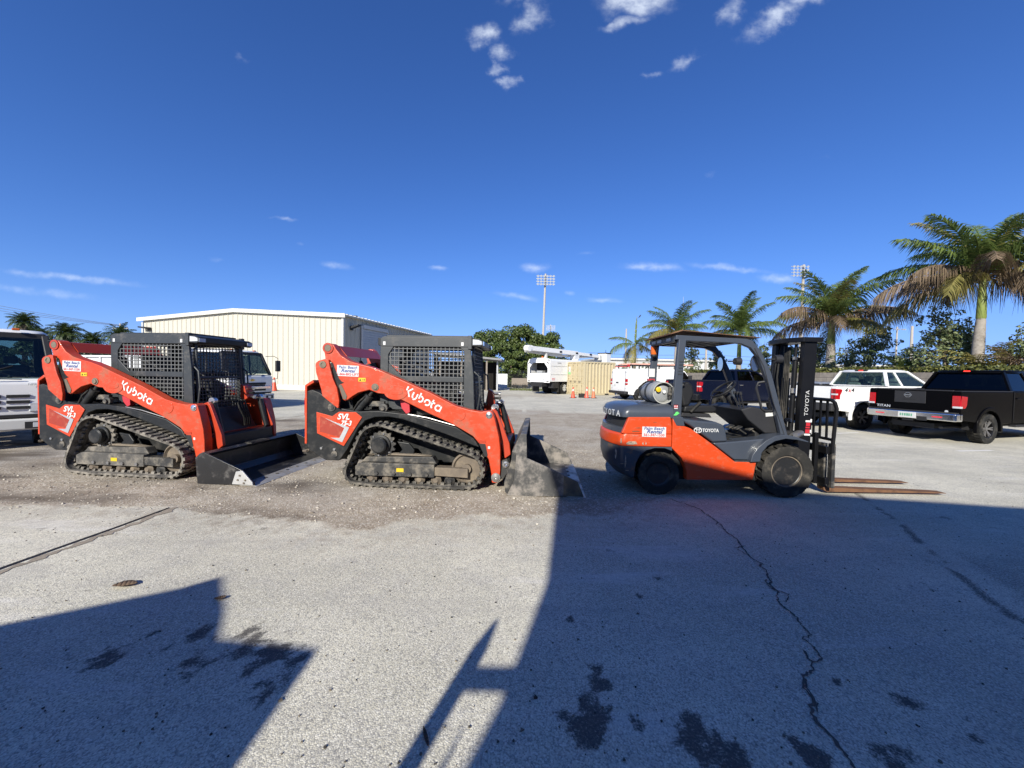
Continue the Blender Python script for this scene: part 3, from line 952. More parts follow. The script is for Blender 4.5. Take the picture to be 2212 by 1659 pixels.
rw = bpy.data.materials.new('split_face_block'); rw.use_nodes = True
nt = rw.node_tree; bs = nt.nodes['Principled BSDF']; bs.inputs['Roughness'].default_value = .95
tc = nd(nt, 'ShaderNodeTexCoord'); mp = nd(nt, 'ShaderNodeMapping'); mp.inputs['Rotation'].default_value = (radians(90), 0, radians(90))
nt.links.new(tc.outputs['Object'], mp.inputs['Vector'])
cmb = nd(nt, 'ShaderNodeSeparateXYZ'); nt.links.new(tc.outputs['Object'], cmb.inputs[0])
c2 = nd(nt, 'ShaderNodeCombineXYZ'); nt.links.new(cmb.outputs[1], c2.inputs[0]); nt.links.new(cmb.outputs[2], c2.inputs[1])
bk = nd(nt, 'ShaderNodeTexBrick', i_Scale=1.0)
bk.inputs['Brick Width'].default_value = 1.15; bk.inputs['Row Height'].default_value = .42; bk.inputs['Mortar Size'].default_value = .012
bk.inputs['Color1'].default_value = (.30, .265, .22, 1); bk.inputs['Color2'].default_value = (.23, .20, .165, 1); bk.inputs['Mortar'].default_value = (.08, .07, .06, 1)
nt.links.new(c2.outputs[0], bk.inputs['Vector'])
nz = nd(nt, 'ShaderNodeTexNoise', i_Scale=3.0, i_Detail=7.0); nt.links.new(tc.outputs['Object'], nz.inputs['Vector'])
mx = nd(nt, 'ShaderNodeMix', data_type='RGBA', blend_type='MULTIPLY', i_Factor=.8)
cr = nd(nt, 'ShaderNodeMapRange'); cr.inputs['To Min'].default_value = .45; cr.inputs['To Max'].default_value = 1.5; nt.links.new(nz.outputs[0], cr.inputs['Value'])
nt.links.new(bk.outputs['Color'], mx.inputs['A']); nt.links.new(cr.outputs[0], mx.inputs['B']); nt.links.new(mx.outputs['Result'], bs.inputs['Base Color'])
bp = nd(nt, 'ShaderNodeBump', i_Strength=.8, i_Distance=.04); nt.links.new(nz.outputs[0], bp.inputs['Height']); nt.links.new(bp.outputs[0], bs.inputs['Normal'])
rwall = thing('block_retaining_wall', 'long grey block retaining wall holding the planted bank behind the pickups', 'retaining wall', (0, 0, 0))
b = MB()
for y in np.arange(2, 110, 6):
    b.hexa([(wall_x(y), y, 0), (wall_x(y) + .4, y, 0), (wall_x(y + 6) + .4, y + 6, 0), (wall_x(y + 6), y + 6, 0), (wall_x(y), y, 2.0), (wall_x(y) + .4, y, 2.0), (wall_x(y + 6) + .4, y + 6, 2.0), (wall_x(y + 6), y + 6, 2.0)])
b.build('wall_face', rw, rwall, smooth=0)
SOIL = mat('dark_soil', (.10, .085, .055), .95, var=.4, scale=2)
b = MB()
b.prism([(wall_x(2) + .41, 2), (90, 2), (90, 112), (wall_x(110) + .41, 112)], .0, 1.97, 'z')
tag(b.build('planted_bank', SOIL, smooth=0), 'raised earth bank behind the block wall', kind='structure')

# ================================================================== BUILDINGS FAR BEHIND
fw = thing('distant_warehouse', 'low white warehouse far behind the shrubs above the white pickup', 'warehouse', (95, 88, 0), radians(-8))
MB().box(-28, 28, 0, 20, 0, 4.6).build('wall', WHITED, fw, smooth=0)
MB().box(-28.4, 28.4, -.4, 20.4, 4.6, 5.0).build('roof', TRIMW, fw, smooth=0)
for k in range(6):
    MB().box(-24 + k * 8.5, -20 + k * 8.5, -.06, 0, 0, 3.2).build('loading_door', GREYPL, fw)
fw = thing('distant_warehouse', 'low white warehouse far beyond the container and cargo van', 'warehouse', (34, 95, 0), radians(4))
MB().box(-13, 16, 0, 16, 0, 5.3).build('wall', WHITED, fw, smooth=0)
MB().box(-13.4, 16.4, -.4, 16.4, 5.3, 5.75).build('roof', TRIMW, fw, smooth=0)

# ================================================================== WHAT STANDS BEHIND THE VIEWER (throws the shadows in front)
bb = thing('yard_building', 'metal yard building behind the viewer that shades the right foreground', 'building', (0, 0, 0))
b = MB()
b.prism([(-2.12, 0), (-2.12, 2.6), (-2.07, 3.23), (-2.04, 3.42), (-2.09, 4.05), (-2.82, 6.30), (.2, 5.60), (1.7, 5.38), (3.5, 5.2), (26, 4.4), (26, 0)], -4.0, -4.3, 'y')
b.build('front_wall', mat('bounce_white_wall', (.82, .80, .74), .8, var=.04), bb)  # unseen front made near-white as a reflector, bouncing fill onto the shaded ground
b = MB()
b.prism([(-1.8, 0), (-1.8, 5.6), (1.7, 5.2), (26, 4.2), (26, 0)], -4.31, -16, 'y')
b.build('hall', BEIGE, bb)
pr_ = thing('pipe_rail', 'steel pipe rail behind the viewer that shades the foreground', 'railing', (0, -1.5, 0))
b = MB(); b.cyl((-1.43, 0, 0), (-1.43, 0, 2.16), .045).cyl((-1.43, 0, 2.16), (-1.43, 0, 2.32), .045, .012)
b.build('post', STEEL, pr_)
b = MB(); b.cyl((-1.30, 0, 0), (-1.295, 0, 1.70), .014).cyl((-1.295, 0, 1.70), (-1.29, 0, 1.88), .014, .003)
b.build('post', STEEL, pr_)
MB().box(-1.43, -1.12, -.03, .03, 2.0, 2.07).build('rung', STEEL, pr_)
tk = thing('parked_machine', 'boxy machine parked behind the viewer that shades the left foreground', 'machine', (0, 0, 0))
b = MB()
b.prism([(-9, 0), (-9, 1.2), (-5.6, 2.12), (-4.64, 2.54), (-4.02, 2.80), (-3.90, 2.90), (-3.43, 2.66), (-3.17, 2.50), (-2.52, 2.46), (-2.34, 2.05), (-2.45, 0)], -2.0, -3.4, 'y')
b.build('body', CHAR, tk, bevel=.03)

# ================================================================== COMPACT TRACK LOADERS
# local frame: x forward, y left, z up; the camera sees the right side (negative y)
ARM = [(-1.33, 1.89), (-1.325, 1.93), (-1.30, 1.96), (-1.265, 1.975), (-1.22, 1.97), (-1.185, 1.95), (-1.15, 1.895), (-1.08, 1.81), (-.96, 1.735), (-.79, 1.685), (-.67, 1.66), (-.52, 1.61), (-.28, 1.51),
       (-.11, 1.44), (.19, 1.315), (.55, 1.14), (.74, 1.09), (.89, 1.07), (.98, 1.08), (1.03, 1.085), (1.06, 1.06), (1.09, .97), (1.15, .73), (1.17, .56), (1.175, .27), (1.16, .12), (1.12, .095), (1.06, .10), (1.05, .23),
       (1.01, .42), (.90, .61), (.79, .73), (.63, .82), (.48, .90), (.19, 1.02), (-.20, 1.20), (-.40, 1.275), (-.55, 1.29), (-.67, 1.335), (-.83, 1.29), (-.91, 1.24), (-.98, 1.19), (-1.02, 1.175), (-1.05, 1.19), (-1.09, 1.30),
       (-1.19, 1.53), (-1.20, 1.70), (-1.30, 1.73)]
LINK = [(-1.42, 1.67), (-1.41, 1.70), (-1.38, 1.725), (-1.28, 1.755), (-1.23, 1.745), (-1.21, 1.64), (-1.17, 1.49), (-1.11, 1.36), (-1.075, 1.18), (-1.085, 1.08), (-1.10, 1.075), (-1.32, 1.24), (-1.335, 1.33), (-1.41, 1.56)]
SIDE = [(-1.575, 1.30), (-1.50, 1.32), (-1.39, 1.28), (-1.09, 1.07), (-.83, 1.03), (-.55, 1.045), (-.15, 1.01), (.10, .955), (.56, .845), (.80, .70), (.88, .58), (.80, .60), (.50, .715), (.10, .845), (-.20, .935), (-.40, .965), (-.59, .955), (-.73, .905),
        (-.83, .79), (-.98, .50), (-1.10, .33), (-1.30, .33), (-1.42, .39), (-1.50, .45), (-1.575, .50)]
BADGE = [(-1.43, 1.01), (-1.20, .955), (-1.13, 1.005), (-1.10, 1.02), (-.86, 1.02), (-.77, .95), (-1.03, .54), (-1.42, .71)]
BADGE_CAVE = [(-1.37, .955), (-1.03, .80), (-1.09, .665), (-1.38, .735)]
BADGE_SILVER = [(-1.30, .925), (-.95, .805), (-1.05, .595), (-1.22, .655), (-1.09, .655), (-1.02, .795)]

KUBO = {  # strokes of the arm lettering, in letter heights
    'strokes': [[(0.10, 0), (0.10, 1.42)], [(.92, 1.42), (.40, .72), (.92, 0)],
                [(1.30, 1.0), (1.30, .42), (1.36, .22), (1.52, .12)], [(1.98, 1.0), (1.98, .36), (1.90, .12), (1.72, -.02), (1.55, -.04)],
                [(2.40, 1.42), (2.40, .45)], [(2.40, .92), (2.75, .94), (3.0, .78), (3.06, .5), (2.98, .22), (2.75, .08), (2.52, .10)],
                arc(3.86, .50, .42, -115, 205, 16), [(4.62, 1.36), (4.62, .36), (4.70, .16), (4.88, .08)], [(4.44, .92), (5.05, .92)],
                arc(5.74, .50, .42, 60, 330, 14), [(6.16, .96), (6.16, .04)]], 'w': .24}


def ribbon(b, pts, w, mtx, t=.003):
    """a flat raised stroke"""
    L, R = [], []
    for i, p in enumerate(pts):
        a = Vector(pts[max(i - 1, 0)]); c = Vector(pts[min(i + 1, len(pts) - 1)])
        d = (c - a).normalized(); n = Vector((-d.y, d.x)) * w / 2
        L.append((p[0] + n.x, p[1] + n.y)); R.append((p[0] - n.x, p[1] - n.y))
    for i in range(len(pts) - 1):
        b.face([mtx @ Vector((*q, t)) for q in (R[i], R[i + 1], L[i + 1], L[i])])


def sticker(parent, x, z, y, w, h, phone, tilt=0.0, flip=False):
    m = side_mtx(x, y, z, tilt, flip)
    b = MB(); b.M = m
    b.box(0, w, 0, h, 0, .002)
    s = b.build('rental_sticker', STWHITE, parent, smooth=0)
    b2 = MB(); b2.M = m
    b2.box(0, w, 0, h, -.0015, -.0005)
    mm = m @ Matrix.Translation((0, 0, .0035))
    k = w / .32
    text('Palm Beach', .057 * k, STBLUE, s, mm @ Matrix.Translation((w / 2, h * .70, 0)), offset=.0012 * k, shear=.2, align='CENTER', sx=1.0, space=1.05)
    text('Rental', .064 * k, STBLUE, s, mm @ Matrix.Translation((w / 2, h * .37, 0)), offset=.0016 * k, shear=.3, align='CENTER', sx=1.25)
    text(phone, .049 * k, STRED, s, mm @ Matrix.Translation((w / 2, h * .08, 0)), offset=.0013 * k, align='CENTER', sx=1.02)
    return s


def make_loader(label, loc, rotz, phone, dusty, bucket_kind):
    t = thing('compact_track_loader', label, 'track loader', loc, rotz, 'orange compact track loaders in the yard')
    # ---- undercarriage tub and body
    b = MB()
    b.box(-1.42, .86, -.42, .42, .28, .98)
    b.prism([(.86, .30), (1.02, .36), (1.02, .62), (.86, .98)], -.42, .42)
    b.build('chassis', BLACK, t, bevel=.02)
    for s in (-1, 1):
        b = MB(); b.prism(SIDE, s * .715, s * .46); b.build('side_panel', BLACK, t, bevel=.012)
        b = MB(); b.prism(BADGE, s * .716, s * .728)
        bd = b.build('badge_panel', ORANGE, t, bevel=.004)
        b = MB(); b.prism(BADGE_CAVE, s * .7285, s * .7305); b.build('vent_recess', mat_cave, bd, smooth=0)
        b = MB(); b.prism(BADGE_SILVER, s * .7315, s * .734); b.build('silver_stripe', ALU, bd, smooth=0)
        fl = s > 0
        text('SVL', .112, LETTERW, bd, side_mtx(-1.125 if not fl else -.86, s * .7325, .917, flip=fl), offset=.003, shear=.3, sx=1.0)
        text('75-3', .095, LETTERW, bd, side_mtx(-1.075 if not fl else -.90, s * .7325, .832, flip=fl), offset=.003, shear=.3, sx=.88)
        for (x, z) in ((-1.36, .50), (-1.17, .49)): MB().cyl((x, s * .71, z), (x, s * .728, z), .018, n=10).build('bolt', BRIGHT, t)
        b = MB(); b.lathe([(.055, 0), (.055, s * .012), (.03, s * .013), (.03, s * .02)], (-1.21, s * .715, 1.08), n=18); b.build('pivot_cap', BLACKD, t)
        b = MB(); b.lathe([(.045, 0), (.045, s * .010), (.02, s * .012)], (-1.17, s * .715, .42), n=18); b.build('pivot_cap', BLACKD, t)
        b2 = MB(); b2.tube([(-.13, s * .69, 1.005), (.15, s * .70, .965), (.58, s * .70, .855)], .008)
        b2.build('step_rail', STEEL, t)
        # lamp beside the cab base
        b = MB(); b.prism([(-.28, 1.26), (-.13, 1.19), (-.12, 1.03), (-.17, 1.0), (-.24, 1.08)], s * .56, s * .64); b.build('tail_lamp', STRED, t, bevel=.006)
    # ---- rear door
    b = MB(); b.prism([(-1.62, .55), (-1.62, 1.38), (-1.50, 1.46), (-1.48, 1.42), (-1.585, 1.36), (-1.585, .55)], -.70, .70)
    rd = b.build('rear_door', ORANGE, t, bevel=.01)
    b = MB()
    for k in range(8): b.box(-1.645, -1.62, -.45, .45, .80 + k * .06, .83 + k * .06)
    b.build('grille', BLACK, rd)
    for s in (-1, 1):
        b = MB(); b.box(-1.64, -1.619, s * .62 - .05, s * .62 + .05, .95, 1.2); b.build('rear_lamp', REDL, rd)
        b = MB(); b.tube([(-1.58, s * .60, .45), (-1.66, s * .66, .44), (-1.58, s * .70, .45)], .018); b.build('tow_loop', DIRTROLL, rd)
    b = MB(); b.box(-1.585, -1.42, -.66, .66, .42, .55); b.build('rear_bumper', BLACK, rd, bevel=.02)
    # ---- engine bay between the arms
    b = MB()
    b.box(-1.48, -.62, -.40, .40, .98, 1.32)
    b.hexa([(-1.46, -.38, 1.32), (-.62, -.38, 1.32), (-.62, .38, 1.32), (-1.46, .38, 1.32), (-1.38, -.34, 1.48), (-.62, -.34, 1.58), (-.62, .34, 1.58), (-1.38, .34, 1.48)])
    eh = b.build('engine_hood', BLACK, t, bevel=.02)
    for s in (-1, 1):
        b = MB()
        for k in range(5):
            b.box(-1.0, -.66, s * .415 - .006, s * .415 + .006, 1.03 + k * .055, 1.036 + k * .055)
            b.box(-.98 + k * .07, -.974 + k * .07, s * .415 - .006, s * .415 + .006, 1.0, 1.29)
        b.build('side_screen', CHAR, eh)
    b = MB(); b.cyl((-1.2, .18, 1.5), (-1.2, .18, 1.68), .04).cyl((-1.2, .18, 1.68), (-1.24, .18, 1.74), .04)
    b.build('exhaust_pipe', DIRTROLL, eh)
    # ---- lift arms
    for s in (-1, 1):
        b = MB(); b.prism(ARM, s * .725, s * .585)
        am = b.build('lift_arm', ORANGE, t, bevel=.012)
        y = s * .7255
        b = MB()
        oval = arc(-.16, 1.255, .10, -120, 60, 8, .055) + arc(-.32, 1.33, .11, 60, 240, 8, .06)
        b.prism([(p[0], p[1]) for p in arc(-.29, 1.305, .165, 0, 360, 24, .10)[:-1]], y, y + s * .006)
        b.prism(arc(-.28, 1.315, .09, 0, 360, 20, .042)[:-1], y + s * .006, y + s * .010)
        b.build('boss', ORANGE, am, bevel=.003)
        MB().prism(arc(.60, 1.02, .085, 0, 360, 20, .085)[:-1], y, y + s * .006).build('boss', ORANGE, am, bevel=.003)
        b = MB(); b.prism([(.875, .635), (.965, .63), (1.00, .475), (.975, .455), (.955, .47)], y, y + s * .003); b.build('slot', DEEP, am, smooth=0)
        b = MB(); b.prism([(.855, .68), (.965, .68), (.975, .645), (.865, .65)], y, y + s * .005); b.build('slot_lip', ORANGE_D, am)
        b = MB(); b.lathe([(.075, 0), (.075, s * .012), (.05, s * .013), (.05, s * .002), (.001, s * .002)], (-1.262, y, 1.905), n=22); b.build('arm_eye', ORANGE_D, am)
        b = MB(); b.lathe([(.046, s * .013), (.046, s * .0145), (.001, s * .0145)], (-1.262, y, 1.905), n=22); b.build('eye_hole', DIRTROLL, am)
        for (x, z, r, mm) in ((-.585, 1.375, .034, DIRTROLL), (1.01, 1.025, .030, BRIGHT), (1.115, .175, .042, STEEL)):
            b = MB(); b.lathe([(r * 1.5, 0), (r * 1.5, s * .008), (r, s * .010), (r, s * .022), (r * .3, s * .026), (.001, s * .02)], (x, y, z), n=18); b.build('pivot_pin', mm, am)
        b = MB(); b.prism([(1.0, .60), (1.03, .60), (1.03, .565), (1.0, .565)], y, y + s * .002); b.build('small_label', STWHITE, am, smooth=0)
        # dark safety prop and gap behind the lifting hook
        b = MB(); b.prism([(-1.10, 1.40), (-1.065, 1.40), (-.985, 1.24), (-1.0, 1.19), (-1.045, 1.20), (-1.10, 1.37)], y, y + s * .008); b.build('lock_lever', DIRTROLL, am, bevel=.004)
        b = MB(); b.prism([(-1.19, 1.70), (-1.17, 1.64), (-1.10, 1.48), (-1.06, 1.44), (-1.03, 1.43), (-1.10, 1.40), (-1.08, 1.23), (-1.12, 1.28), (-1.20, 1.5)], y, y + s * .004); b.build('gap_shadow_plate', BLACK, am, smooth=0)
        b = MB(); b.prism([(-1.32, 1.70), (-1.14, 1.74), (-1.00, 1.40), (-.98, 1.05), (-1.10, 1.05), (-1.30, 1.25)], s * .57, s * .53); b.build('inner_plate', BLACK, t)
        b = MB(); b.prism(LINK, s * .735, s * .775); lk = b.build('rear_link', ORANGE, t, bevel=.012)
        b = MB(); b.lathe([(.05, 0), (.05, s * .010), (.025, s * .012), (.025, s * .004), (.001, s * .004)], (-1.31, s * .775, 1.675), n=18); b.build('pivot_pin', DIRTROLL, lk)
        # lift cylinder
        b = MB(); b.cyl((-.62, s * .64, 1.36), (-.72, s * .64, 1.22), .026).cyl((-.70, s * .64, 1.25), (-.93, s * .64, .96), .058, n=18)
        cy = b.build('lift_cylinder', BLACK, t)
        b = MB(); b.tube([(-.74, s * .70, 1.24), (-.83, s * .71, 1.16), (-.92, s * .70, 1.03), (-.96, s * .66, .95)], .011); b.build('hose', RUBBER, cy)
        b = MB(); b.lathe([(.06, 0), (.06, s * .05), (.03, s * .055), (.03, s * .08), (.001, s * .08)], (-.50, s * .60, 1.08), n=16); b.box(-.72, -.50, min(s * .57, s * .62), max(s * .57, s * .62), 1.10, 1.17); b.build('control_link', BLACKD, t)
        # tilt cylinder, hydraulic hose and inner guard plate at the front
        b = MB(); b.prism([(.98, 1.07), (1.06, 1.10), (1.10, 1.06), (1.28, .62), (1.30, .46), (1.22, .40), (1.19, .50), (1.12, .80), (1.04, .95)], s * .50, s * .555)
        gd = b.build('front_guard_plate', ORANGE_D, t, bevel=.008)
        b = MB(); b.cyl((1.06, s * .46, 1.10), (1.19, s * .46, .62), .042, n=16).cyl((1.19, s * .46, .62), (1.26, s * .46, .36), .022, n=12)
        b.build('tilt_cylinder', BLACK, gd)
        b = MB(); b.lathe([(.05, -.03), (.05, .03)], (1.06, s * .46, 1.11), n=16); b.build('cylinder_eye', BRIGHT, gd)
    if True:
        b = MB(); b.cyl((-1.262, -.72, 1.905), (-1.262, .72, 1.905), .052, n=20)
        b.prism([(-1.23, 1.955), (-1.19, 1.95), (-1.06, 1.80), (-1.10, 1.80)], -.58, .58)
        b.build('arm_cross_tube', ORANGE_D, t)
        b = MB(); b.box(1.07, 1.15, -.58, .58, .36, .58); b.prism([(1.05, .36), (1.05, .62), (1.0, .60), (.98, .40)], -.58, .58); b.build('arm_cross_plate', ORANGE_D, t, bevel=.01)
    # ---- stickers on the near arm
    sticker(t, -1.135, 1.522, -.7265, .312, .152, phone, radians(-1.5))
    b = MB(); b.M = side_mtx(-.825, -.7265, 1.448); b.box(0, .105, 0, .052, 0, .002); ys = b.build('warning_sticker', YELLOW, t, smooth=0)
    b = MB(); b.M = side_mtx(-.825, -.729, 1.448)
    b.face([(.012, .010, .001), (.042, .010, .001), (.027, .040, .001)]).box(.058, .075, .018, .030, 0, .001).box(.086, .094, .012, .04, 0, .001)
    b.build('pictogram', BLACK, ys, smooth=0, fix=False)
    b = MB(); ang = atan2(1.075 - 1.325, .37 + .15)
    mt = side_mtx(-.175, -.7262, 1.285, ang) @ Matrix.Scale(.0885, 4)
    for s_ in KUBO['strokes']: ribbon(b, s_, KUBO['w'], mt, .03)
    b.build('arm_lettering', LETTERW, t, smooth=0, fix=False)
    # ---- cab with screens
    cab_x0, cab_x1 = -.60, .70
    for s in (-1, 1):
        y0, y1 = s * .465, s * .505
        b = MB()
        b.prism([(-.61, 1.955), (.70, 1.955), (.70, 2.075), (.66, 2.10), (-.56, 2.10), (-.61, 2.07)], y0, y1)
        b.prism([(-.61, 1.955), (-.61, 1.05), (-.49, 1.05), (-.49, 1.72), (-.49, 1.84), (-.41, 1.955)], y0, y1)
        b.prism([(.61, 1.05), (.77, 1.05), (.745, 1.60), (.70, 1.955), (.55, 1.955), (.61, 1.89)], y0, y1)
        b.prism([(-.489, 1.455), (.609, 1.455), (.609, 1.535), (-.30, 1.535), (-.489, 1.72)], y0, y1)
        b.prism([(-.489, 1.05), (.609, 1.05), (.609, 1.13), (.35, 1.13), (.1, 1.13), (-.489, 1.40)], y0, y1)
        cf = b.build('cab_side_frame', CHAR, t, bevel=.008)
        b = MB()
        for k in range(18):
            x = -.465 + k * .0615
            lo = 1.535 if x > -.30 else 1.535 + (-.30 - x) * .98
            hi = 1.95 if x > -.41 else 1.87 + (x + .47)
            b.box(x - .006, x + .006, s * .485 - .004, s * .485 + .004, lo, hi)
            b.box(x - .006, x + .006, s * .485 - .004, s * .485 + .004, 1.13 if x > .1 else max(1.13, 1.40 - (x + .489) * .46), 1.46)
        for k in range(7):
            b.box(-.49, .61, s * .4865 - .004, s * .4865 + .004, 1.58 + k * .058 - .006, 1.58 + k * .058 + .006)
        for k in range(5):
            b.box(-.49, .61, s * .4865 - .004, s * .4865 + .004, 1.18 + k * .058 - .006, 1.18 + k * .058 + .006)
        b.build('side_window_screen', SCREEN, cf)
        for (x, z) in ((-.55, 2.0), (.585, 2.0)):
            b = MB(); b.box(x - .018, x + .018, s * .506, s * .508, z - .025, z + .025) if s > 0 else b.box(x - .018, x + .018, -.508, -.506, z - .025, z + .025)
            b.build('anchor_label', STWHITE, cf, smooth=0)
        b = MB(); b.box(.665, .72, s * .49 - .035, s * .49 + .035, 1.93, 2.12); b.build('roof_bracket', CHAR, cf, bevel=.004)
    b = MB()
    b.box(-.60, .70, -.464, .464, 2.045, 2.10); b.box(-.56, .66, -.42, .42, 2.101, 2.125)
    rf = b.build('cab_roof', CHAR, t, bevel=.012)
    b = MB(); b.prism([(.70, 2.10), (.86, 2.06), (.86, 1.98), (.83, 1.965), (.70, 1.99)], -.47, .47); b.build('roof_visor', BLACK, rf, bevel=.012)
    for s in (-1, 1):
        b = MB(); b.prism([(.715, 2.085), (.82, 2.075), (.875, 2.05), (.88, 1.985), (.84, 1.96), (.715, 1.975)], s * .472, s * .515); ho = b.build('work_lamp', BLACK, rf, bevel=.008)
        b = MB(); b.prism([(.735, 2.068), (.815, 2.06), (.862, 2.04), (.866, 1.995), (.735, 1.99)], s * .515, s * .519); b.build('lens', CLEARL, ho, bevel=.003)
        b = MB(); b.box(.877, .882, min(s * .40, s * .51), max(s * .40, s * .51), 1.985, 2.04); b.build('lens', CLEARL, ho)
        b = MB(); b.box(-.66, -.61, s * .44 - .03, s * .44 + .03, 1.97, 2.08); b.build('rear_work_lamp', BLACK, rf, bevel=.006)
    # rear wall and floor of the cab, front door screen
    b = MB(); b.box(-.595, -.56, -.464, .464, 1.05, 1.40).box(-.595, -.56, -.464, -.38, 1.40, 2.04).box(-.595, -.56, .38, .464, 1.40, 2.04).box(-.595, -.56, -.38, .38, 1.95, 2.04)
    cr = b.build('cab_rear_wall', CHAR, t)
    b = MB()
    for k in range(12): b.box(-.58, -.573, -.36 + k * .065, -.35 + k * .065, 1.40, 1.95)
    for k in range(8): b.box(-.572, -.565, -.38, .38, 1.45 + k * .062, 1.46 + k * .062)
    b.build('rear_screen', SCREEN, cr)
    b = MB(); b.box(-.56, .72, -.46, .46, .98, 1.05); b.prism([(.70, 1.05), (.90, .80), (1.0, .62), (.95, .62), (.66, 1.05)], -.44, .44); b.box(.86, .93, -.44, .44, .42, .80); b.build('cab_floor', BLACK, t)
    fp = lambda z: .745 + (1.95 - z) * .055
    b = MB(); gx = lambda z: .72 + (1.95 - z) * .05
    for s in (-1, 1):
        b.tube([(gx(1.95), s * .40, 1.95), (gx(1.6), s * .41, 1.6), (gx(1.15), s * .41, 1.15), (gx(.95), s * .39, .92)], .020)
        b.tube([(gx(1.6), s * .45, 1.62), (gx(1.55) + .08, s * .46, 1.55), (gx(1.3) + .09, s * .46, 1.3), (gx(1.1) + .04, s * .45, 1.06)], .013)
    b.tube([(gx(1.95), -.40, 1.95), (gx(1.97), -.3, 1.975), (gx(1.97), .3, 1.975), (gx(1.95), .40, 1.95)], .020)
    b.tube([(gx(1.45), -.41, 1.45), (gx(1.45), .41, 1.45)], .016)
    b.tube([(gx(.95), -.39, .92), (gx(.95), .39, .92)], .02)
    fd = b.build('front_door_frame', CHAR, t)
    b = MB()
    for k in range(15):
        y = -.385 + k * .055
        b.hexa([(gx(.94) - .003, y - .004, .94), (gx(.94) + .003, y - .004, .94), (gx(.94) + .003, y + .004, .94), (gx(.94) - .003, y + .004, .94),
                (gx(1.95) - .003, y - .004, 1.95), (gx(1.95) + .003, y - .004, 1.95), (gx(1.95) + .003, y + .004, 1.95), (gx(1.95) - .003, y + .004, 1.95)])
    for k in range(18):
        z = .97 + k * .055
        b.box(gx(z) + .004, gx(z) + .009, -.40, .40, z - .004, z + .004)
    b.build('front_screen', SCREEN, fd)
    # seat, control levers
    b = MB(); b.box(-.30, .18, -.24, .24, 1.16, 1.30); b.hexa([(-.36, -.24, 1.28), (-.24, -.24, 1.28), (-.24, .24, 1.28), (-.36, .24, 1.28), (-.48, -.22, 1.80), (-.38, -.22, 1.80), (-.38, .22, 1.80), (-.48, .22, 1.80)])
    b.build('seat', VINYL, t, bevel=.04)
    for s in (-1, 1):
        b = MB(); b.box(-.1, .34, s * .36 - .07, s * .36 + .07, 1.05, 1.38); b.cyl((.26, s * .36, 1.38), (.30, s * .34, 1.55), .022, .028)
        b.build('control_pod', PLASTIC, t, bevel=.015)
        b = MB(); b.tube([(-.35, s * .30, 1.75), (-.1, s * .30, 1.62), (.2, s * .28, 1.45), (.22, 0, 1.42)], .018); b.build('lap_bar', PLASTIC, t)
    # hydraulic couplers by the right front of the cab
    b = MB(); b.prism([(.86, 1.34), (.93, 1.30), (.98, 1.10), (.90, 1.05), (.84, 1.12)], .28, .44); cb = b.build('coupler_block', ORANGE_D, t, bevel=.008)
    for k in range(3):
        b = MB(); b.cyl((.93, .36, 1.12 + k * .07), (1.03, .33, 1.12 + k * .07), .02, n=10).cyl((1.03, .33, 1.12 + k * .07), (1.06, .325, 1.12 + k * .07), .026, n=10); b.build('hydraulic_coupler', BRIGHT if k != 1 else BLACK, cb)
    b = MB()
    for k in range(4): b.tube([(.95, .25 - k * .05, 1.08), (1.02, .22 - k * .05, .95), (1.05, .25 - k * .04, .8), (1.02, .3 - k * .04, .66)], .012)
    b.build('hydraulic_hose', RUBBER, cb)
    b = MB(); b.M = Matrix.Translation((1.021, 0, 0)); b.box(0, .003, -.30, -.22, .50, .58).box(0, .003, -.20, -.09, .46, .58); b.build('front_label', STWHITE, t, smooth=0)
    b = MB(); b.M = Matrix.Translation((1.021, 0, 0)); b.box(0, .003, -.08, .0, .46, .58); b.build('front_label', YELLOW, t, smooth=0)
    b = MB(); b.M = Matrix.Translation((1.021, 0, 0)); b.box(0, .003, .01, .14, .47, .58); b.build('front_label', STRED, t, smooth=0)
    # ---- tracks
    tm = TRACKL if dusty else TRACKR
    out = hull([(.715, .29, .265), (-.50, .585, .325), (-.795, .225, .195), (.60, .10, .085), (-.6, .10, .085)], step=.0245)
    # close the bottom on the ground
    N = len(out)
    cx = sum(p[0] for p in out) / N; cz = sum(p[1] for p in out) / N

    def nrm(i):
        a, c = out[(i - 1) % N], out[(i + 1) % N]
        d = Vector((c[0] - a[0], c[1] - a[1])).normalized(); n = Vector((d.y, -d.x))
        return n if n.dot(Vector((out[i][0] - cx, out[i][1] - cz))) > 0 else -n
    NR = [nrm(i) for i in range(N)]
    zmin = min(p[1] for p in out)
    off = lambda i, k: (out[i % N][0] + NR[i % N].x * k, out[i % N][1] + NR[i % N].y * k - zmin + .004)
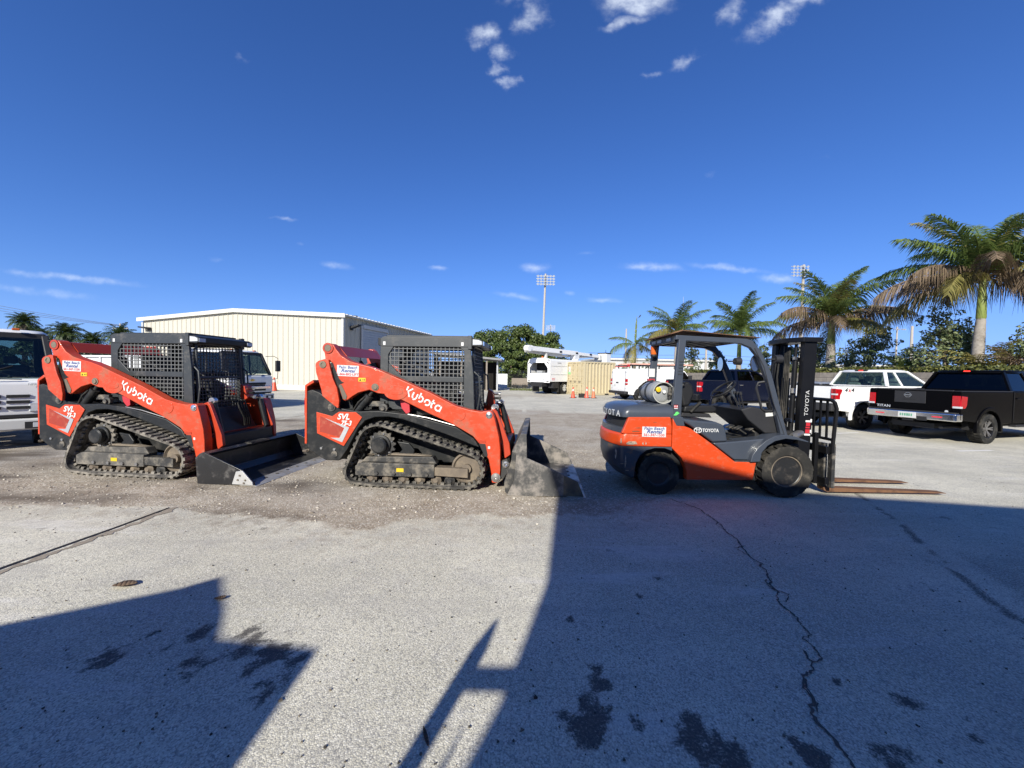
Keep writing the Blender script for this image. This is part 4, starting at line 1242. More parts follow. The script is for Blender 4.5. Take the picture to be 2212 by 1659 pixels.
    for s in (-1, 1):
        ya, yb = s * .84, s * .52
        y0, y1 = min(ya, yb), max(ya, yb)
        b = MB()
        rings = []
        for i in range(N):
            o_, n_ = off(i, -.024), off(i, -.05)
            rings.append([(o_[0], y0, o_[1]), (o_[0], y1, o_[1]), (n_[0], y1, n_[1]), (n_[0], y0, n_[1])])
        rings.append(rings[0])
        b.loft(rings, cap=False)
        for i in range(0, N, 4):       # tread blocks, alternating across the belt
            for (fa, fb, sh) in ((0.0, .42, 0), (.58, 1.0, 2), (.40, .62, 1)):
                j = i + sh
                p = [off(j, -.026), off(j + 2, -.026), off(j + 2, -.002), off(j, -.002)] if sh != 1 else [off(j, -.026), off(j + 2, -.026), off(j + 2, -.008), off(j, -.008)]
                ta, tb = y0 + (y1 - y0) * fa, y0 + (y1 - y0) * fb
                sk = .018
                b.hexa([(p[0][0], ta, p[0][1]), (p[1][0], ta, p[1][1]), (p[1][0], tb, p[1][1]), (p[0][0], tb, p[0][1]),
                        (p[3][0], ta + .006, p[3][1]), (p[2][0], ta + .006, p[2][1]), (p[2][0], tb - .006, p[2][1]), (p[3][0], tb - .006, p[3][1])])
        for i in range(0, N, 4):       # drive lugs inside
            p = [off(i, -.05), off(i + 2, -.05), off(i + 2, -.085), off(i, -.085)]
            m0 = (y0 + y1) / 2
            for dy in (-.06, .06):
                b.hexa([(p[0][0], m0 + dy - .025, p[0][1]), (p[1][0], m0 + dy - .025, p[1][1]), (p[1][0], m0 + dy + .025, p[1][1]), (p[0][0], m0 + dy + .025, p[0][1]),
                        (p[3][0], m0 + dy - .015, p[3][1]), (p[2][0], m0 + dy - .015, p[2][1]), (p[2][0], m0 + dy + .015, p[2][1]), (p[3][0], m0 + dy + .015, p[3][1])])
        b.build('rubber_track', tm, t, smooth=20)
        b = MB()
        b.prism([(-.83, .155), (-.83, .29), (-.74, .335), (.28, .335), (.28, .31), (.28, .16)], s * .80, s * .60)
        b.prism([(-.80, .30), (-.70, .405), (.24, .43), (.30, .336), (-.74, .336)], s * .74, s * .60)
        fr = b.build('track_frame', BLACKD if not dusty else mat_dustframe, t, bevel=.010)
        b = MB(); b.prism([(.281, .185), (.281, .30), (.74, .295), (.74, .17)], s * .79, s * .64); b.build('idler_slide', DIRTROLL if not dusty else BLACKD, fr, bevel=.006)
        b = MB(); b.lathe([(.03, s * -.1), (.205, s * -.1), (.215, s * -.02), (.19, s * .0), (.17, s * -.03), (.06, s * -.03), (.06, s * .02), (.001, s * .02)], (.715, s * .73, .285), n=36); b.build('idler', DIRTROLL, fr)
        for x in (-.62, -.40, -.17, .06, .29, .48):
            b = MB(); b.lathe([(.02, s * -.08), (.072, s * -.08), (.072, s * -.01), (.05, s * 0), (.03, s * .03), (.001, s * .03)], (x, s * .74, .112), n=20); b.build('roller', DIRTROLL if x < .48 else BLACKD, fr)
        for x in (-.52, -.28, -.05, .18):
            b = MB(); b.cyl((x, s * .80, .20), (x, s * .822, .20), .022, n=10); b.build('roller_bolt', STEEL if dusty else BLACKD, fr)
        teeth = []
        for k in range(15 * 4):
            a = 2 * pi * k / 60; r = .205 if k % 4 in (0, 1) else .172
            teeth.append((-.50 + r * cos(a), .575 + r * sin(a)))
        b = MB(); b.prism(teeth, s * .66, s * .70); sp = b.build('sprocket', BLACKD if not dusty else mat_dustframe, fr, bevel=.005)
        b = MB(); b.lathe([(.135, 0), (.135, s * .03), (.108, s * .035), (.108, s * .10), (.09, s * .115), (.001, s * .115)], (-.50, s * .70, .575), n=28); b.build('drive_motor', BLACK, sp)
        for k in range(6):
            a = k * pi / 3 + .3
            b = MB(); b.cyl((-.50 + .155 * cos(a), s * .70, .575 + .155 * sin(a)), (-.50 + .155 * cos(a), s * .712, .575 + .155 * sin(a)), .012, n=8); b.build('sprocket_bolt', BRIGHT, sp)
        b = MB(); b.prism([(-.30, .62), (-.12, .60), (-.04, .50), (-.06, .40), (-.30, .42), (-.22, .5)], s * .62, s * .66); b.build('carrier_plate', BLACK, fr, bevel=.015)
        b = MB(); b.prism([(-.7, .43), (-.45, .455), (.0, .45), (.2, .43)], s * .70, s * .62); b.build('dirt_heap', mat_dirt, fr)
        ym = s * .8015
        b = MB(); b.M = side_mtx(-.245, ym if s < 0 else ym, .225, flip=s > 0); b.box(0, .10, 0, .05, 0, .002); b.build('warning_sticker', YELLOW, fr, smooth=0)
    # ---- quick hitch and bucket
    hw = .92
    b = MB(); b.prism([(1.19, .62), (1.27, .60), (1.30, .15), (1.20, .12)], -.50, .50); hk = b.build('quick_hitch', BLACK, t, bevel=.01)
    if bucket_kind == 'deep':
        SB = [(1.285, .0), (1.245, .16), (1.335, .45), (1.345, .58), (1.45, .81), (1.53, .815), (1.54, .50), (1.87, .365), (2.20, .215), (2.285, .02), (1.42, .0)]
        back = [(1.45, .80), (1.53, .815), (1.53, .775), (1.48, .74), (1.39, .56), (1.37, .44), (1.31, .20), (1.345, .06), (1.45, .03), (2.20, .022), (2.20, .004), (1.42, .0), (1.29, .01), (1.245, .17), (1.335, .46), (1.345, .58)]
    else:
        SB = [(1.265, .0), (1.235, .36), (1.30, .42), (1.36, .445), (1.44, .41), (1.92, .22), (2.10, .06), (2.12, .02), (1.45, .0)]
        back = [(1.30, .42), (1.36, .445), (1.42, .42), (1.40, .395), (1.33, .37), (1.31, .12), (1.38, .04), (1.48, .025), (2.06, .022), (2.06, .004), (1.40, .0), (1.275, .02), (1.245, .34)]
    bm_ = mat_bucket if bucket_kind == 'deep' else mat_bucketblk
    b = MB(); b.prism(back, -hw + .012, hw - .012)
    bk = b.build('bucket', bm_, t, bevel=.006)
    for s in (-1, 1):
        b = MB(); b.prism(SB, s * (hw - .012), s * (hw + .012)); b.build('bucket_side', bm_, bk, bevel=.005)
    tipx = 2.285 if bucket_kind == 'deep' else 2.12
    b = MB(); b.prism([(tipx - .22, .023), (tipx - .03, .022), (tipx + .03, .006), (tipx - .22, .006)], -hw - .012, hw + .012); b.build('cutting_edge', mat_edge, bk, bevel=.003)
    b = MB()
    for k in range(8): b.cyl((tipx - .12, -.8 + k * .228, .022), (tipx - .12, -.8 + k * .228, .03), .022, n=8)
    b.build('edge_bolt', BLACKD, bk)
    if bucket_kind != 'deep':
        for s in (-1, 1):
            b = MB(); b.prism([(1.86, .20), (1.95, .215), (2.10, .06), (2.11, .025), (1.80, .025)], s * (hw + .0125), s * (hw + .030)); b.build('side_cutter', mat_zinc, bk, bevel=.003)
            b = MB()
            for (x, z) in ((1.92, .15), (1.89, .09), (2.0, .09), (1.98, .05)): b.cyl((x, s * (hw + .030), z), (x, s * (hw + .042), z), .012, n=8)
            b.build('cutter_bolt', DIRTROLL, bk)
        b = MB(); b.box(1.33, 1.46, -.2, .2, .43, .445)
        for k in range(7): b.box(1.335 + k * .018, 1.342 + k * .018, -.2, .2, .446, .455)
        b.build('step_plate', BLACKD, bk)
    else:
        for s in (-1, 1):
            b = MB(); b.prism([(2.02, .29), (2.20, .213), (2.275, .03), (2.02, .03)], s * (hw + .0125), s * (hw + .024)); b.build('wear_plate', mat_wear, bk, bevel=.003)
            b = MB()
            for (x, z) in ((2.13, .19), (2.11, .09), (2.18, .10)): b.cyl((x, s * (hw + .024), z), (x, s * (hw + .034), z), .016, n=10)
            b.build('wear_bolt', mat_wear, bk)
            b = MB(); b.prism([(1.345, .58), (1.40, .56), (1.37, .2), (1.29, .02), (1.262, .05), (1.255, .16), (1.335, .46)], s * (hw + .0125), s * (hw + .020)); b.build('edge_band', BLACKD, bk, bevel=.002)
            b = MB(); b.prism([(1.195, .40), (1.26, .42), (1.30, .36), (1.30, .28), (1.21, .14), (1.17, .16)], s * .62, s * .68); b.build('hitch_lug', BLACKD, hk, bevel=.008)
            b = MB(); b.lathe([(.045, 0), (.045, s * .02), (.02, s * .024), (.001, s * .01)], (1.245, s * .68, .35), n=16); b.build('hitch_pin', BRIGHT, hk)
    return t


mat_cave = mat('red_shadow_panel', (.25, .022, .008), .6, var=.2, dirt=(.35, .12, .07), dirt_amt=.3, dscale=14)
mat_dustframe = mat('dust_caked_frame', (.06, .057, .053), .8, var=.4, scale=10, dirt=(.20, .18, .15), dirt_amt=.55, dscale=5)
mat_dirt = mat('packed_dirt', (.17, .14, .105), .95, var=.4, scale=16, bump=.6, bscale=30)
mat_bucket = mat('scuffed_bucket_steel', (.055, .055, .054), .5, metal=.2, var=.3, scale=5, dirt=(.25, .225, .20), dirt_amt=.55, dscale=4)
mat_bucketblk = mat('new_black_bucket_paint', (.014, .014, .015), .35, var=.3, coat=.2, dirt=(.08, .075, .07), dirt_amt=.3, dscale=6)
mat_edge = mat('worn_edge_steel', (.38, .37, .35), .45, metal=.5, var=.3, scale=8, dirt=(.14, .12, .10), dirt_amt=.5)
mat_zinc = mat('bare_side_cutter_steel', (.52, .52, .51), .4, metal=.5, var=.15)
mat_wear = mat('brown_worn_plate', (.10, .085, .065), .6, metal=.3, var=.35, dirt=(.22, .17, .10), dirt_amt=.5, dscale=8)

make_loader('orange track loader with flat black bucket parked behind the other, 561 number on its sticker', (-5.476, 6.327, 0), radians(-6), '561-347-1530', True, 'flat')
make_loader('orange track loader with scuffed deep bucket and a 1-866 sticker, nearest the forklift', (-1.26, 6.014, 0), radians(-4), '1-866-BIG-LIFT', False, 'deep')

# ================================================================== FORKLIFT (x forward, y left; drawn in yard x, shifted by FX)
FX = 2.85


def fpoly(pts):
    return [(x - FX, z) for x, z in pts]


def plan_x(xr, hw, y):
    """rear outline: the counterweight is bowed, its corners lie further forward"""
    return xr + .118 + .13 * (abs(y) / hw) ** 2.2


def plan(xr, xf, hw, r, z, n=7):
    """bowed and rounded rear plan outline at height z"""
    r = .09
    xc = plan_x(xr, hw, hw - r)
    pts = [(xf, -hw)]
    pts += [(xc + r + r * cos(radians(a)) + .004, -hw + r + r * sin(radians(a))) for a in np.linspace(270, 195, n)]
    pts += [(plan_x(xr, hw, y), y) for y in np.linspace(-(hw - r), hw - r, 13)]
    pts += [(xc + r + r * cos(radians(a)) + .004, hw - r + r * sin(radians(a))) for a in np.linspace(165, 90, n)]
    pts += [(xf, hw)]
    return [(x - FX, y, z) for x, y in pts]


def tyre(b, c, r, w, ri, n=40, blocks=0, bh=.018):
    """tyre standing on the y axis, centre c"""
    prof = [(ri, -w * .36), (ri + (r - ri) * .15, -w * .47), (r * .90, -w * .5), (r * .965, -w * .47), (r - bh, -w * .40), (r - bh, w * .40), (r * .965, w * .47), (r * .90, w * .5), (ri + (r - ri) * .15, w * .47), (ri, w * .36)]
    b.lathe(prof, c, n=n, cap=False)
    for k in range(blocks):
        for sgn in (-1, 1):
            a0 = 2 * pi * (k + (0 if sgn < 0 else .5)) / blocks; a1 = a0 + 2 * pi / blocks * .56
            p = []
            for rr in (r - bh - .004, r):
                for (a, y) in ((a0, sgn * w * .04), (a1, sgn * w * .04), (a1 + .06, sgn * w * .47), (a0 + .06, sgn * w * .47)):
                    k2 = rr if y * sgn < w * .3 else rr - .006
                    p.append((c[0] + k2 * cos(a), c[1] + y, c[2] + k2 * sin(a)))
            b.hexa(p)
    return b


def make_forklift():
    t = thing('forklift', 'orange and slate grey forklift with propane tank and rusty roof sheet and forks', 'forklift', (FX, 5.65, 0))
    # frame
    b = MB(); b.box(1.75 - FX, 3.95 - FX, -.40, .40, .18, .70); b.box(3.4 - FX, 3.95 - FX, -.30, .30, .30, .86)
    b.build('chassis', DEEP, t, bevel=.02)
    # counterweight, lower slate casting
    b = MB()
    b.loft([plan(1.40, 1.66, .50, .20, .22), plan(1.27, 1.66, .535, .24, .36), plan(1.235, 1.66, .545, .25, .50), plan(1.235, 1.66, .545, .25, .655)])
    cw = b.build('counterweight', FKCW, t, bevel=.012)
    b = MB(); b.prism(fpoly([(1.655, .655), (1.655, .30), (1.67, .42), (1.72, .53), (1.80, .60), (1.92, .635), (2.05, .635), (2.15, .60), (2.15, .655)]), -.545, -.45)
    b.prism(fpoly([(1.655, .655), (1.655, .30), (1.67, .42), (1.72, .53), (1.80, .60), (1.92, .635), (2.05, .635), (2.15, .60), (2.15, .655)]), .545, .45)
    b.build('wheel_arch', FKCW, cw, bevel=.008)
    b = MB(); b.loft([plan(1.225, 2.13, .557, .25, .66), plan(1.22, 2.13, .56, .25, .70), plan(1.232, 2.13, .56, .25, .80), plan(1.255, 2.13, .555, .25, .825)])
    b.build('orange_band', FK_ORANGE, cw, bevel=.006)
    b = MB(); b.loft([plan(1.30, 2.13, .53, .22, .826), plan(1.34, 2.13, .53, .22, 1.035)])
    b.build('rear_grille', DEEP, cw)
    b = MB(); b.loft([plan(1.255, 1.62, .548, .25, .827), plan(1.262, 1.62, .546, .25, .90)], cap=True)
    b.build('grille_sill', FKGREY, cw)
    for s in (-1, 1):
        b = MB(); b.prism(fpoly([(1.465, .827), (1.555, 1.045), (2.11, 1.055), (2.13, .93), (2.13, .827)]), s * .562, s * .50); b.build('orange_side_panel', FK_ORANGE, t, bevel=.012)
        b = MB(); b.prism(fpoly([(2.14, 1.045), (2.14, .64), (2.27, .51), (2.34, .35), (2.345, .22), (3.23, .23), (3.27, .475), (2.98, .478), (2.91, .53), (2.67, .71), (2.38, .91), (2.31, .935), (2.20, .94)]), s * .560, s * .44)
        b.build('orange_step_panel', FK_ORANGE, t, bevel=.015)
        b = MB(); b.prism(fpoly([(2.14, .93), (2.20, .94), (2.31, .935), (2.28, 1.06), (2.15, 1.06)]), s * .545, s * .44); b.build('pillar_foot', FKGREY, t, bevel=.008)
        b = MB(); b.prism(fpoly([(2.69, .715), (2.93, .735), (3.50, .80), (3.60, .84), (3.44, .68), (3.30, .535), (3.17, .492), (2.99, .492)]), s * .53, s * .30); b.build('step_side', FKGREY, t, bevel=.02)
        b = MB(); b.prism(fpoly([(2.98, .49), (3.27, .487), (3.27, .475), (2.98, .478)]), s * .56, s * .40); b.build('step_tread', CHAR, t)
        b = MB(); b.prism(fpoly([(3.165, .48), (3.19, .58), (3.26, .68), (3.36, .77), (3.48, .835), (3.62, .855), (3.78, .82), (3.92, .77), (3.92, .755), (3.78, .785), (3.62, .80), (3.48, .765), (3.38, .70), (3.31, .61), (3.29, .49)]), s * .60, s * .34); b.build('front_fender', FKGREY, t, bevel=.018)
        # overhead guard side frame
        G = [(2.145, 1.02), (2.215, 2.085), (2.175, 2.085), (2.175, 2.15), (3.12, 2.115), (3.20, 2.09), (3.32, 1.945), (3.46, 1.67), (3.59, 1.24), (3.72, .80), (3.63, .79), (3.53, 1.18), (3.41, 1.55), (3.28, 1.87), (3.17, 1.995), (3.04, 2.045), (2.89, 2.055), (2.315, 2.07), (2.29, 1.74), (2.275, 1.02)]
        b = MB(); b.prism(fpoly(G), s * .505, s * .435); gf = b.build('overhead_guard', FKGREY, t, bevel=.012)
        b = MB()
        for q in ([(3.225, 1.995), (3.36, 1.75), (3.50, 1.28), (3.68, .80), (3.672, .80), (3.49, 1.28), (3.35, 1.745), (3.218, 1.985)],):
            b.prism(fpoly(q), s * .506, s * .508)
        b.build('groove', DEEP, gf, smooth=0)
        b = MB()
        for k in range(5): b.box(2.215 - FX + k * .003, 2.27 - FX + k * .003, min(s * .506, s * .512), max(s * .506, s * .512), 1.62 + k * .042, 1.635 + k * .042)
        b.build('vent_slots', CHAR, gf)
    # hood
    b = MB(); b.loft([plan(1.265, 2.15, .535, .24, 1.04), plan(1.262, 2.15, .54, .24, 1.10), plan(1.30, 2.15, .52, .24, 1.165), plan(1.40, 2.15, .46, .24, 1.20), plan(1.60, 2.15, .35, .2, 1.215)])
    hd = b.build('rear_hood', FKGREY, t, smooth=60)
    for ch, y in (('T', .16), ('O', .045), ('Y', -.065), ('O', -.18), ('T', -.29), ('A', -.40)):
        x = plan_x(1.255, .54, y - .045); dx = plan_x(1.255, .54, y - .09) - plan_x(1.255, .54, y)
        yaw = atan2(-.09, dx)
        m = Matrix.Translation((plan_x(1.255, .54, y) - FX - .007, y, 1.045)) @ Matrix.Rotation(yaw, 4, 'Z') @ Matrix.Rotation(radians(90), 4, 'X')
        text(ch, .115, LETTERG, hd, m, offset=.002, align='LEFT')
    b = MB(); b.prism(fpoly([(2.16, 1.06), (2.34, 1.03), (2.45, 1.015), (2.74, .995), (2.84, .955), (2.87, .88), (2.90, .735), (2.70, .72), (2.38, .945)]), -.525, .525)
    en = b.build('engine_cover', FKGREY, t, bevel=.03, seg=3)
    text('TOYOTA', .064, LETTERW, en, side_mtx(2.553 - FX, -.5275, .862), offset=.0009, sx=.82)
    b = MB(); m = side_mtx(2.492 - FX, -.5275, .884)
    el = lambda rx, rz, cx=0, cz=0: [(cx + rx * cos(2 * pi * k / 24), cz + rz * sin(2 * pi * k / 24)) for k in range(25)]
    ribbon(b, el(.050, .034), .009, m, .0); ribbon(b, el(.018, .033), .007, m, .0); ribbon(b, el(.030, .013, 0, .016), .007, m, .0)
    b.build('emblem', LETTERW, en, smooth=0, fix=False)
    b = MB(); b.box(2.72 - FX, 3.62 - FX, -.42, .42, .70, .745); fl = b.build('floor_plate', RUBBER, t)
    b = MB()
    for (x, y) in ((3.12, -.10), (3.16, -.22), (3.30, -.28)): b.hexa([(x - FX, y - .05, .86), (x - FX + .08, y - .05, .90), (x - FX + .08, y + .05, .90), (x - FX, y + .05, .86), (x - FX, y - .05, .875), (x - FX + .08, y - .05, .915), (x - FX + .08, y + .05, .915), (x - FX, y + .05, .875)]).tube([(x + .04 - FX, y, .88), (x + .16 - FX, y, .80)], .012)
    b.build('pedal', BLACKD, t)
    b = MB(); b.prism(fpoly([(3.12, 1.16), (3.26, 1.205), (3.60, 1.14), (3.66, .84), (3.46, .84), (3.22, 1.02)]), -.42, .42); ds = b.build('dashboard', PLASTIC, t, bevel=.02)
    b = MB(); b.M = side_mtx(3.46 - FX, -.4215, 1.07, radians(6)); b.box(0, .13, 0, .05, 0, .002); b.build('dash_sticker', STWHITE, ds, smooth=0)
    b = MB(); b.cyl((3.38 - FX, 0, 1.10), (3.13 - FX, 0, 1.37), .06, .045); st = b.build('steering_column', PLASTIC, t)
    b = MB(); ax = Vector((-.62, 0, .78)).normalized(); u = Vector((0, 1, 0)); w = ax.cross(u); c = Vector((3.10 - FX, 0, 1.42))
    ring = [c + (u * cos(2 * pi * k / 28) + w * sin(2 * pi * k / 28)) * .18 for k in range(29)]
    b.tube(ring, .016, cap=False)
    for a in (0.5, 2.6, 4.7): b.tube([c - ax * .03, c + (u * cos(a) + w * sin(a)) * .18], .012)
    b.cyl(c - ax * .05, c - ax * .01, .05); b.build('steering_wheel', VINYL, st)
    # seat
    b = MB(); b.prism(fpoly([(2.40, 1.03), (2.84, 1.02), (2.80, 1.075), (2.42, 1.085)]), -.21, .21); b.build('seat_base', PLASTIC, t, bevel=.01)
    b = MB(); b.prism(fpoly([(2.42, 1.09), (2.44, 1.18), (2.55, 1.19), (2.82, 1.20), (2.895, 1.17), (2.90, 1.11), (2.84, 1.085)]), -.23, .23); se = b.build('seat_cushion', VINYL, t, bevel=.035, seg=3)
    b = MB(); b.prism(fpoly([(2.42, 1.16), (2.36, 1.44), (2.40, 1.52), (2.50, 1.53), (2.56, 1.47), (2.585, 1.36), (2.52, 1.18)]), -.22, .22); b.build('seat_back', VINYL, t, bevel=.04, seg=3)
    b = MB(); b.tube([(2.52 - FX, -.24, 1.10), (2.58 - FX, -.245, 1.17), (2.66 - FX, -.235, 1.235)], .022, n=6); b.build('seat_belt', RUBBER, se)
    # levers
    b = MB()
    for k in range(3): b.tube([(3.22 - FX, -.18 - k * .07, 1.16), (3.16 - FX, -.2 - k * .07, 1.36)], .009).cyl((3.16 - FX, -.2 - k * .07, 1.36), (3.15 - FX, -.2 - k * .07, 1.40), .02)
    b.build('control_lever', PLASTIC, t)
    # roof
    b = MB(); b.box(2.175 - FX, 2.24 - FX, -.434, .434, 2.06, 2.15); rh = b.build('rear_header', CHAR, t, bevel=.008)
    for y in (-.26, .08, .30):
        b = MB(); b.box(2.171 - FX, 2.176 - FX, y - .08, y + .08, 2.085, 2.125); b.build('header_lamp', CLEARL, rh)
    b = MB()
    for k in range(6): b.box(2.35 + k * .14 - FX, 2.40 + k * .14 - FX, -.434, .434, 2.065, 2.095)
    b.build('guard_bar', CHAR, t)
    b = MB(); b.hexa([(2.25 - FX, -.53, 2.205), (3.29 - FX, -.53, 2.125), (3.29 - FX, .53, 2.125), (2.12 - FX, .53, 2.165), (2.25 - FX, -.53, 2.213), (3.29 - FX, -.53, 2.132), (3.29 - FX, .53, 2.132), (2.12 - FX, .53, 2.172)])
    b.hexa([(2.10 - FX, -.5, 2.155), (2.25 - FX, -.53, 2.203), (2.25 - FX, .5, 2.17), (2.10 - FX, .5, 2.15), (2.10 - FX, -.5, 2.17), (2.25 - FX, -.53, 2.22), (2.25 - FX, .5, 2.185), (2.10 - FX, .5, 2.165)])
    b.build('roof_sheet', RUST, t)
    b = MB(); b.cyl((2.20 - FX, .36, 1.90), (2.20 - FX, .36, 1.93), .05).tube([(2.20 - FX, .36, 1.91), (2.22 - FX, .42, 1.86), (2.24 - FX, .45, 1.9)], .02); be = b.build('beacon_base', BLACK, t)
    b = MB(); b.lathe([(.045, 0), (.05, .06), (.048, .12), (.03, .135), (.001, .135)], (2.20 - FX, .36, 1.93), axis='z', n=18); b.build('beacon', AMBER, be)
    for (z, h, mm) in ((1.58, .13, STWHITE), (1.46, .09, STRED)):
        b = MB(); b.box(2.16 - FX, 2.25 - FX, .43, .434, z, z + h); b.box(2.162 + (1.6 - z) * -.05 - FX, 2.166 - FX + (1.6 - z) * -.05, .44, .50, z, z + h); b.build('pillar_label', mm, t, smooth=0)
    # mirrors, lamps, grab bar
    for (x, y, z, yaw) in ((3.27, .40, 1.80, 20), (3.30, -.40, 1.79, 80)):
        b = MB(); b.M = Matrix.Translation((x - FX, y, z)) @ Matrix.Rotation(radians(yaw - 90), 4, 'Z')
        b.prism(arc(0, 0, .058, 0, 360, 20, .115)[:-1], -.012, .012, 'y'); mi = b.build('mirror', PLASTIC, t, bevel=.006)
        b = MB(); b.M = Matrix.Translation((x - FX, y, z)) @ Matrix.Rotation(radians(yaw - 90), 4, 'Z'); b.prism(arc(0, 0, .050, 0, 360, 20, .105)[:-1], -.0145, -.0125, 'y'); b.build('mirror_glass', CHROME, mi, smooth=0)
        b = MB(); b.tube([(x - FX, y, z), (x + .1 - FX, y + (.05 if y > 0 else -.05), z + .0), (x + .12 - FX, y + (.06 if y > 0 else -.06), z - .02)], .01); b.build('mirror_arm', PLASTIC, mi)
    for y in (-.46, .46):
        b = MB(); b.cyl((3.52 - FX, y, 1.85), (3.61 - FX, y, 1.85), .055, .06); b.box(3.42 - FX, 3.53 - FX, y - .02, y + .02, 1.84, 1.86); la = b.build('work_lamp', PLASTIC, t)
        b = MB(); b.cyl((3.61 - FX, y, 1.85), (3.615 - FX, y, 1.85), .052); b.build('lens', CLEARL, la)
    b = MB(); b.tube([(3.435 - FX, -.44, 1.55), (3.34 - FX, -.42, 1.53), (3.32 - FX, -.42, 1.46), (3.40 - FX, -.42, 1.18), (3.44 - FX, -.43, 1.15), (3.53 - FX, -.44, 1.15)], .016); b.build('grab_bar', PLASTIC, t)
    b = MB(); b.tube([(2.40 - FX, -.30, 1.50), (2.30 - FX, -.40, 1.52), (2.27 - FX, -.44, 1.45)], .012); b.build('seat_bracket', PLASTIC, t)
    # LPG tank across the hood
    b = MB(); ty = -.27
    cz, cx = 1.365, 2.10 - FX
    b.lathe([(.001, .62), (.08, .61), (.14, .57), (.155, .52), (.155, .10), (.145, .05), (.10, .01), (.001, .0)], (cx, ty, cz), n=32)
    tk = b.build('propane_tank', mat('propane_tank_paint', (.30, .31, .32), .42, metal=.3, var=.12, scale=5), t, smooth=50)
    b = MB(); b.lathe([(.150, .08), (.150, -.06), (.140, -.06), (.140, .06)], (cx, ty, cz), n=32); b.build('collar', mat('tank_collar_paint', (.36, .36, .33), .45, var=.1), tk)
    b = MB(); b.lathe([(.157, .20), (.160, .20), (.160, .27), (.157, .27)], (cx, ty, cz), n=32); b.lathe([(.157, .42), (.160, .42), (.160, .49), (.157, .49)], (cx, ty, cz), n=32); b.build('strap', CHAR, tk)
    b = MB(); b.lathe([(.036, 0), (.036, -.045), (.024, -.05), (.001, -.05)], (cx - .065, ty, cz + .045), n=18); b.build('yellow_cap', YELLOW, tk)
    b = MB(); b.lathe([(.024, 0), (.024, -.03), (.001, -.03)], (cx + .02, ty, cz + .015), n=14); b.build('gauge', STWHITE, tk)
    b = MB(); b.cyl((cx + .10, ty - .02, cz - .09), (cx + .10, ty - .02, cz + .08), .022).cyl((cx + .07, ty - .03, cz - .02), (cx + .15, ty - .03, cz - .02), .028); b.build('valve', BLACKD, tk)
    b = MB(); b.tube([(cx + .10, ty - .04, cz - .06), (cx + .14, ty - .06, cz - .15), (cx + .2, ty - .02, cz - .2)], .014); b.tube([(cx - .19, .2, cz - .12), (cx - .2, .1, cz + .06), (cx - .14, -.0, cz + .14), (cx - .08, -.14, cz + .168)], .012); b.build('gas_hose', RUBBER, tk)
    b = MB(); b.prism([(cx - .14, 1.20), (cx + .10, 1.20), (cx + .22, 1.28), (cx + .20, 1.17), (cx - .10, 1.17)], -.22, .34); b.box(cx - .02, cx + .02, -.2, .32, 1.15, 1.2); b.build('tank_bracket', CHAR, t, bevel=.006)
    # mast
    lean = .035
    ms = lambda x, z: x - FX - .04 + z * lean
    b = MB()
    for s in (-1, 1):
        for (xa, xb, ya, yb, z1) in ((3.99, 4.16, .335, .31, 2.12), (3.99, 4.02, .31, .25, 2.12), (4.13, 4.16, .31, .25, 2.12)):
            b.hexa([(ms(xa, .08), s * ya, .08), (ms(xb, .08), s * ya, .08), (ms(xb, .08), s * yb, .08), (ms(xa, .08), s * yb, .08), (ms(xa, z1), s * ya, z1), (ms(xb, z1), s * ya, z1), (ms(xb, z1), s * yb, z1), (ms(xa, z1), s * yb, z1)])
    mt_ = b.build('mast_outer_rail', MASTB, t)
    b = MB()
    for s in (-1, 1):
        b.hexa([(ms(4.03, .1), s * .245, .1), (ms(4.14, .1), s * .245, .1), (ms(4.14, .1), s * .20, .1), (ms(4.03, .1), s * .20, .1), (ms(4.03, 2.1), s * .245, 2.1), (ms(4.14, 2.1), s * .245, 2.1), (ms(4.14, 2.1), s * .20, 2.1), (ms(4.03, 2.1), s * .20, 2.1)])
    b.build('mast_inner_rail', MASTB, t)
    b = MB(); b.prism([(3.86 - FX + .03, -.20), (3.95 - FX + .03, -.37), (4.22 - FX + .03, -.37), (4.22 - FX + .03, .37), (3.95 - FX + .03, .37), (3.86 - FX + .03, .20)], 2.10, 2.165, 'z'); b.build('mast_top_plate', MASTB, t, bevel=.006)
    MB().box(4.0 - FX + .01, 4.10 - FX + .01, -.30, .30, 1.0, 1.09).build('mast_crossbar', MASTB, t)
    MB().box(4.0 - FX - .02, 4.10 - FX - .02, -.30, .30, .30, .42).build('mast_crossbar', MASTB, t)
    MB().box(4.16 - FX + .03, 4.175 - FX + .03, -.33, .33, 1.85, 1.9).build('mast_crossbar', MASTB, t)
    for s in (-1, 1):
        b = MB(); b.cyl((ms(3.97, .15), s * .20, .15), (ms(3.97, 1.9), s * .20, 1.9), .034).cyl((ms(3.97, 1.9), s * .20, 1.9), (ms(3.97, 2.08), s * .20, 2.08), .02); b.build('lift_cylinder', MASTB, t)
        b = MB()
        for k in range(36): b.box(ms(4.03, 1.0 + k * .03) - .004, ms(4.03, 1.0 + k * .03) + .004, s * .12 - .012, s * .12 + .012, 1.0 + k * .03, 1.0 + k * .03 + .02)
        b.tube([(ms(4.03, .95), s * .12, .95), (ms(4.03, 2.08), s * .12, 2.08)], .006); b.build('lift_chain', BLACKD, t)
    b = MB(); b.cyl((ms(4.0, .15), 0, .15), (ms(4.0, 1.6), 0, 1.6), .055); b.build('free_lift_cylinder', MASTB, t)
    b = MB()
    for k in range(4): b.tube([(ms(3.96, .85), -.10 + k * .035, .85), (ms(3.95, 1.2), -.11 + k * .035, 1.2), (ms(3.96, 1.7), -.10 + k * .03, 1.7), (ms(3.97, 2.05), -.08 + k * .03, 2.05)], .011)
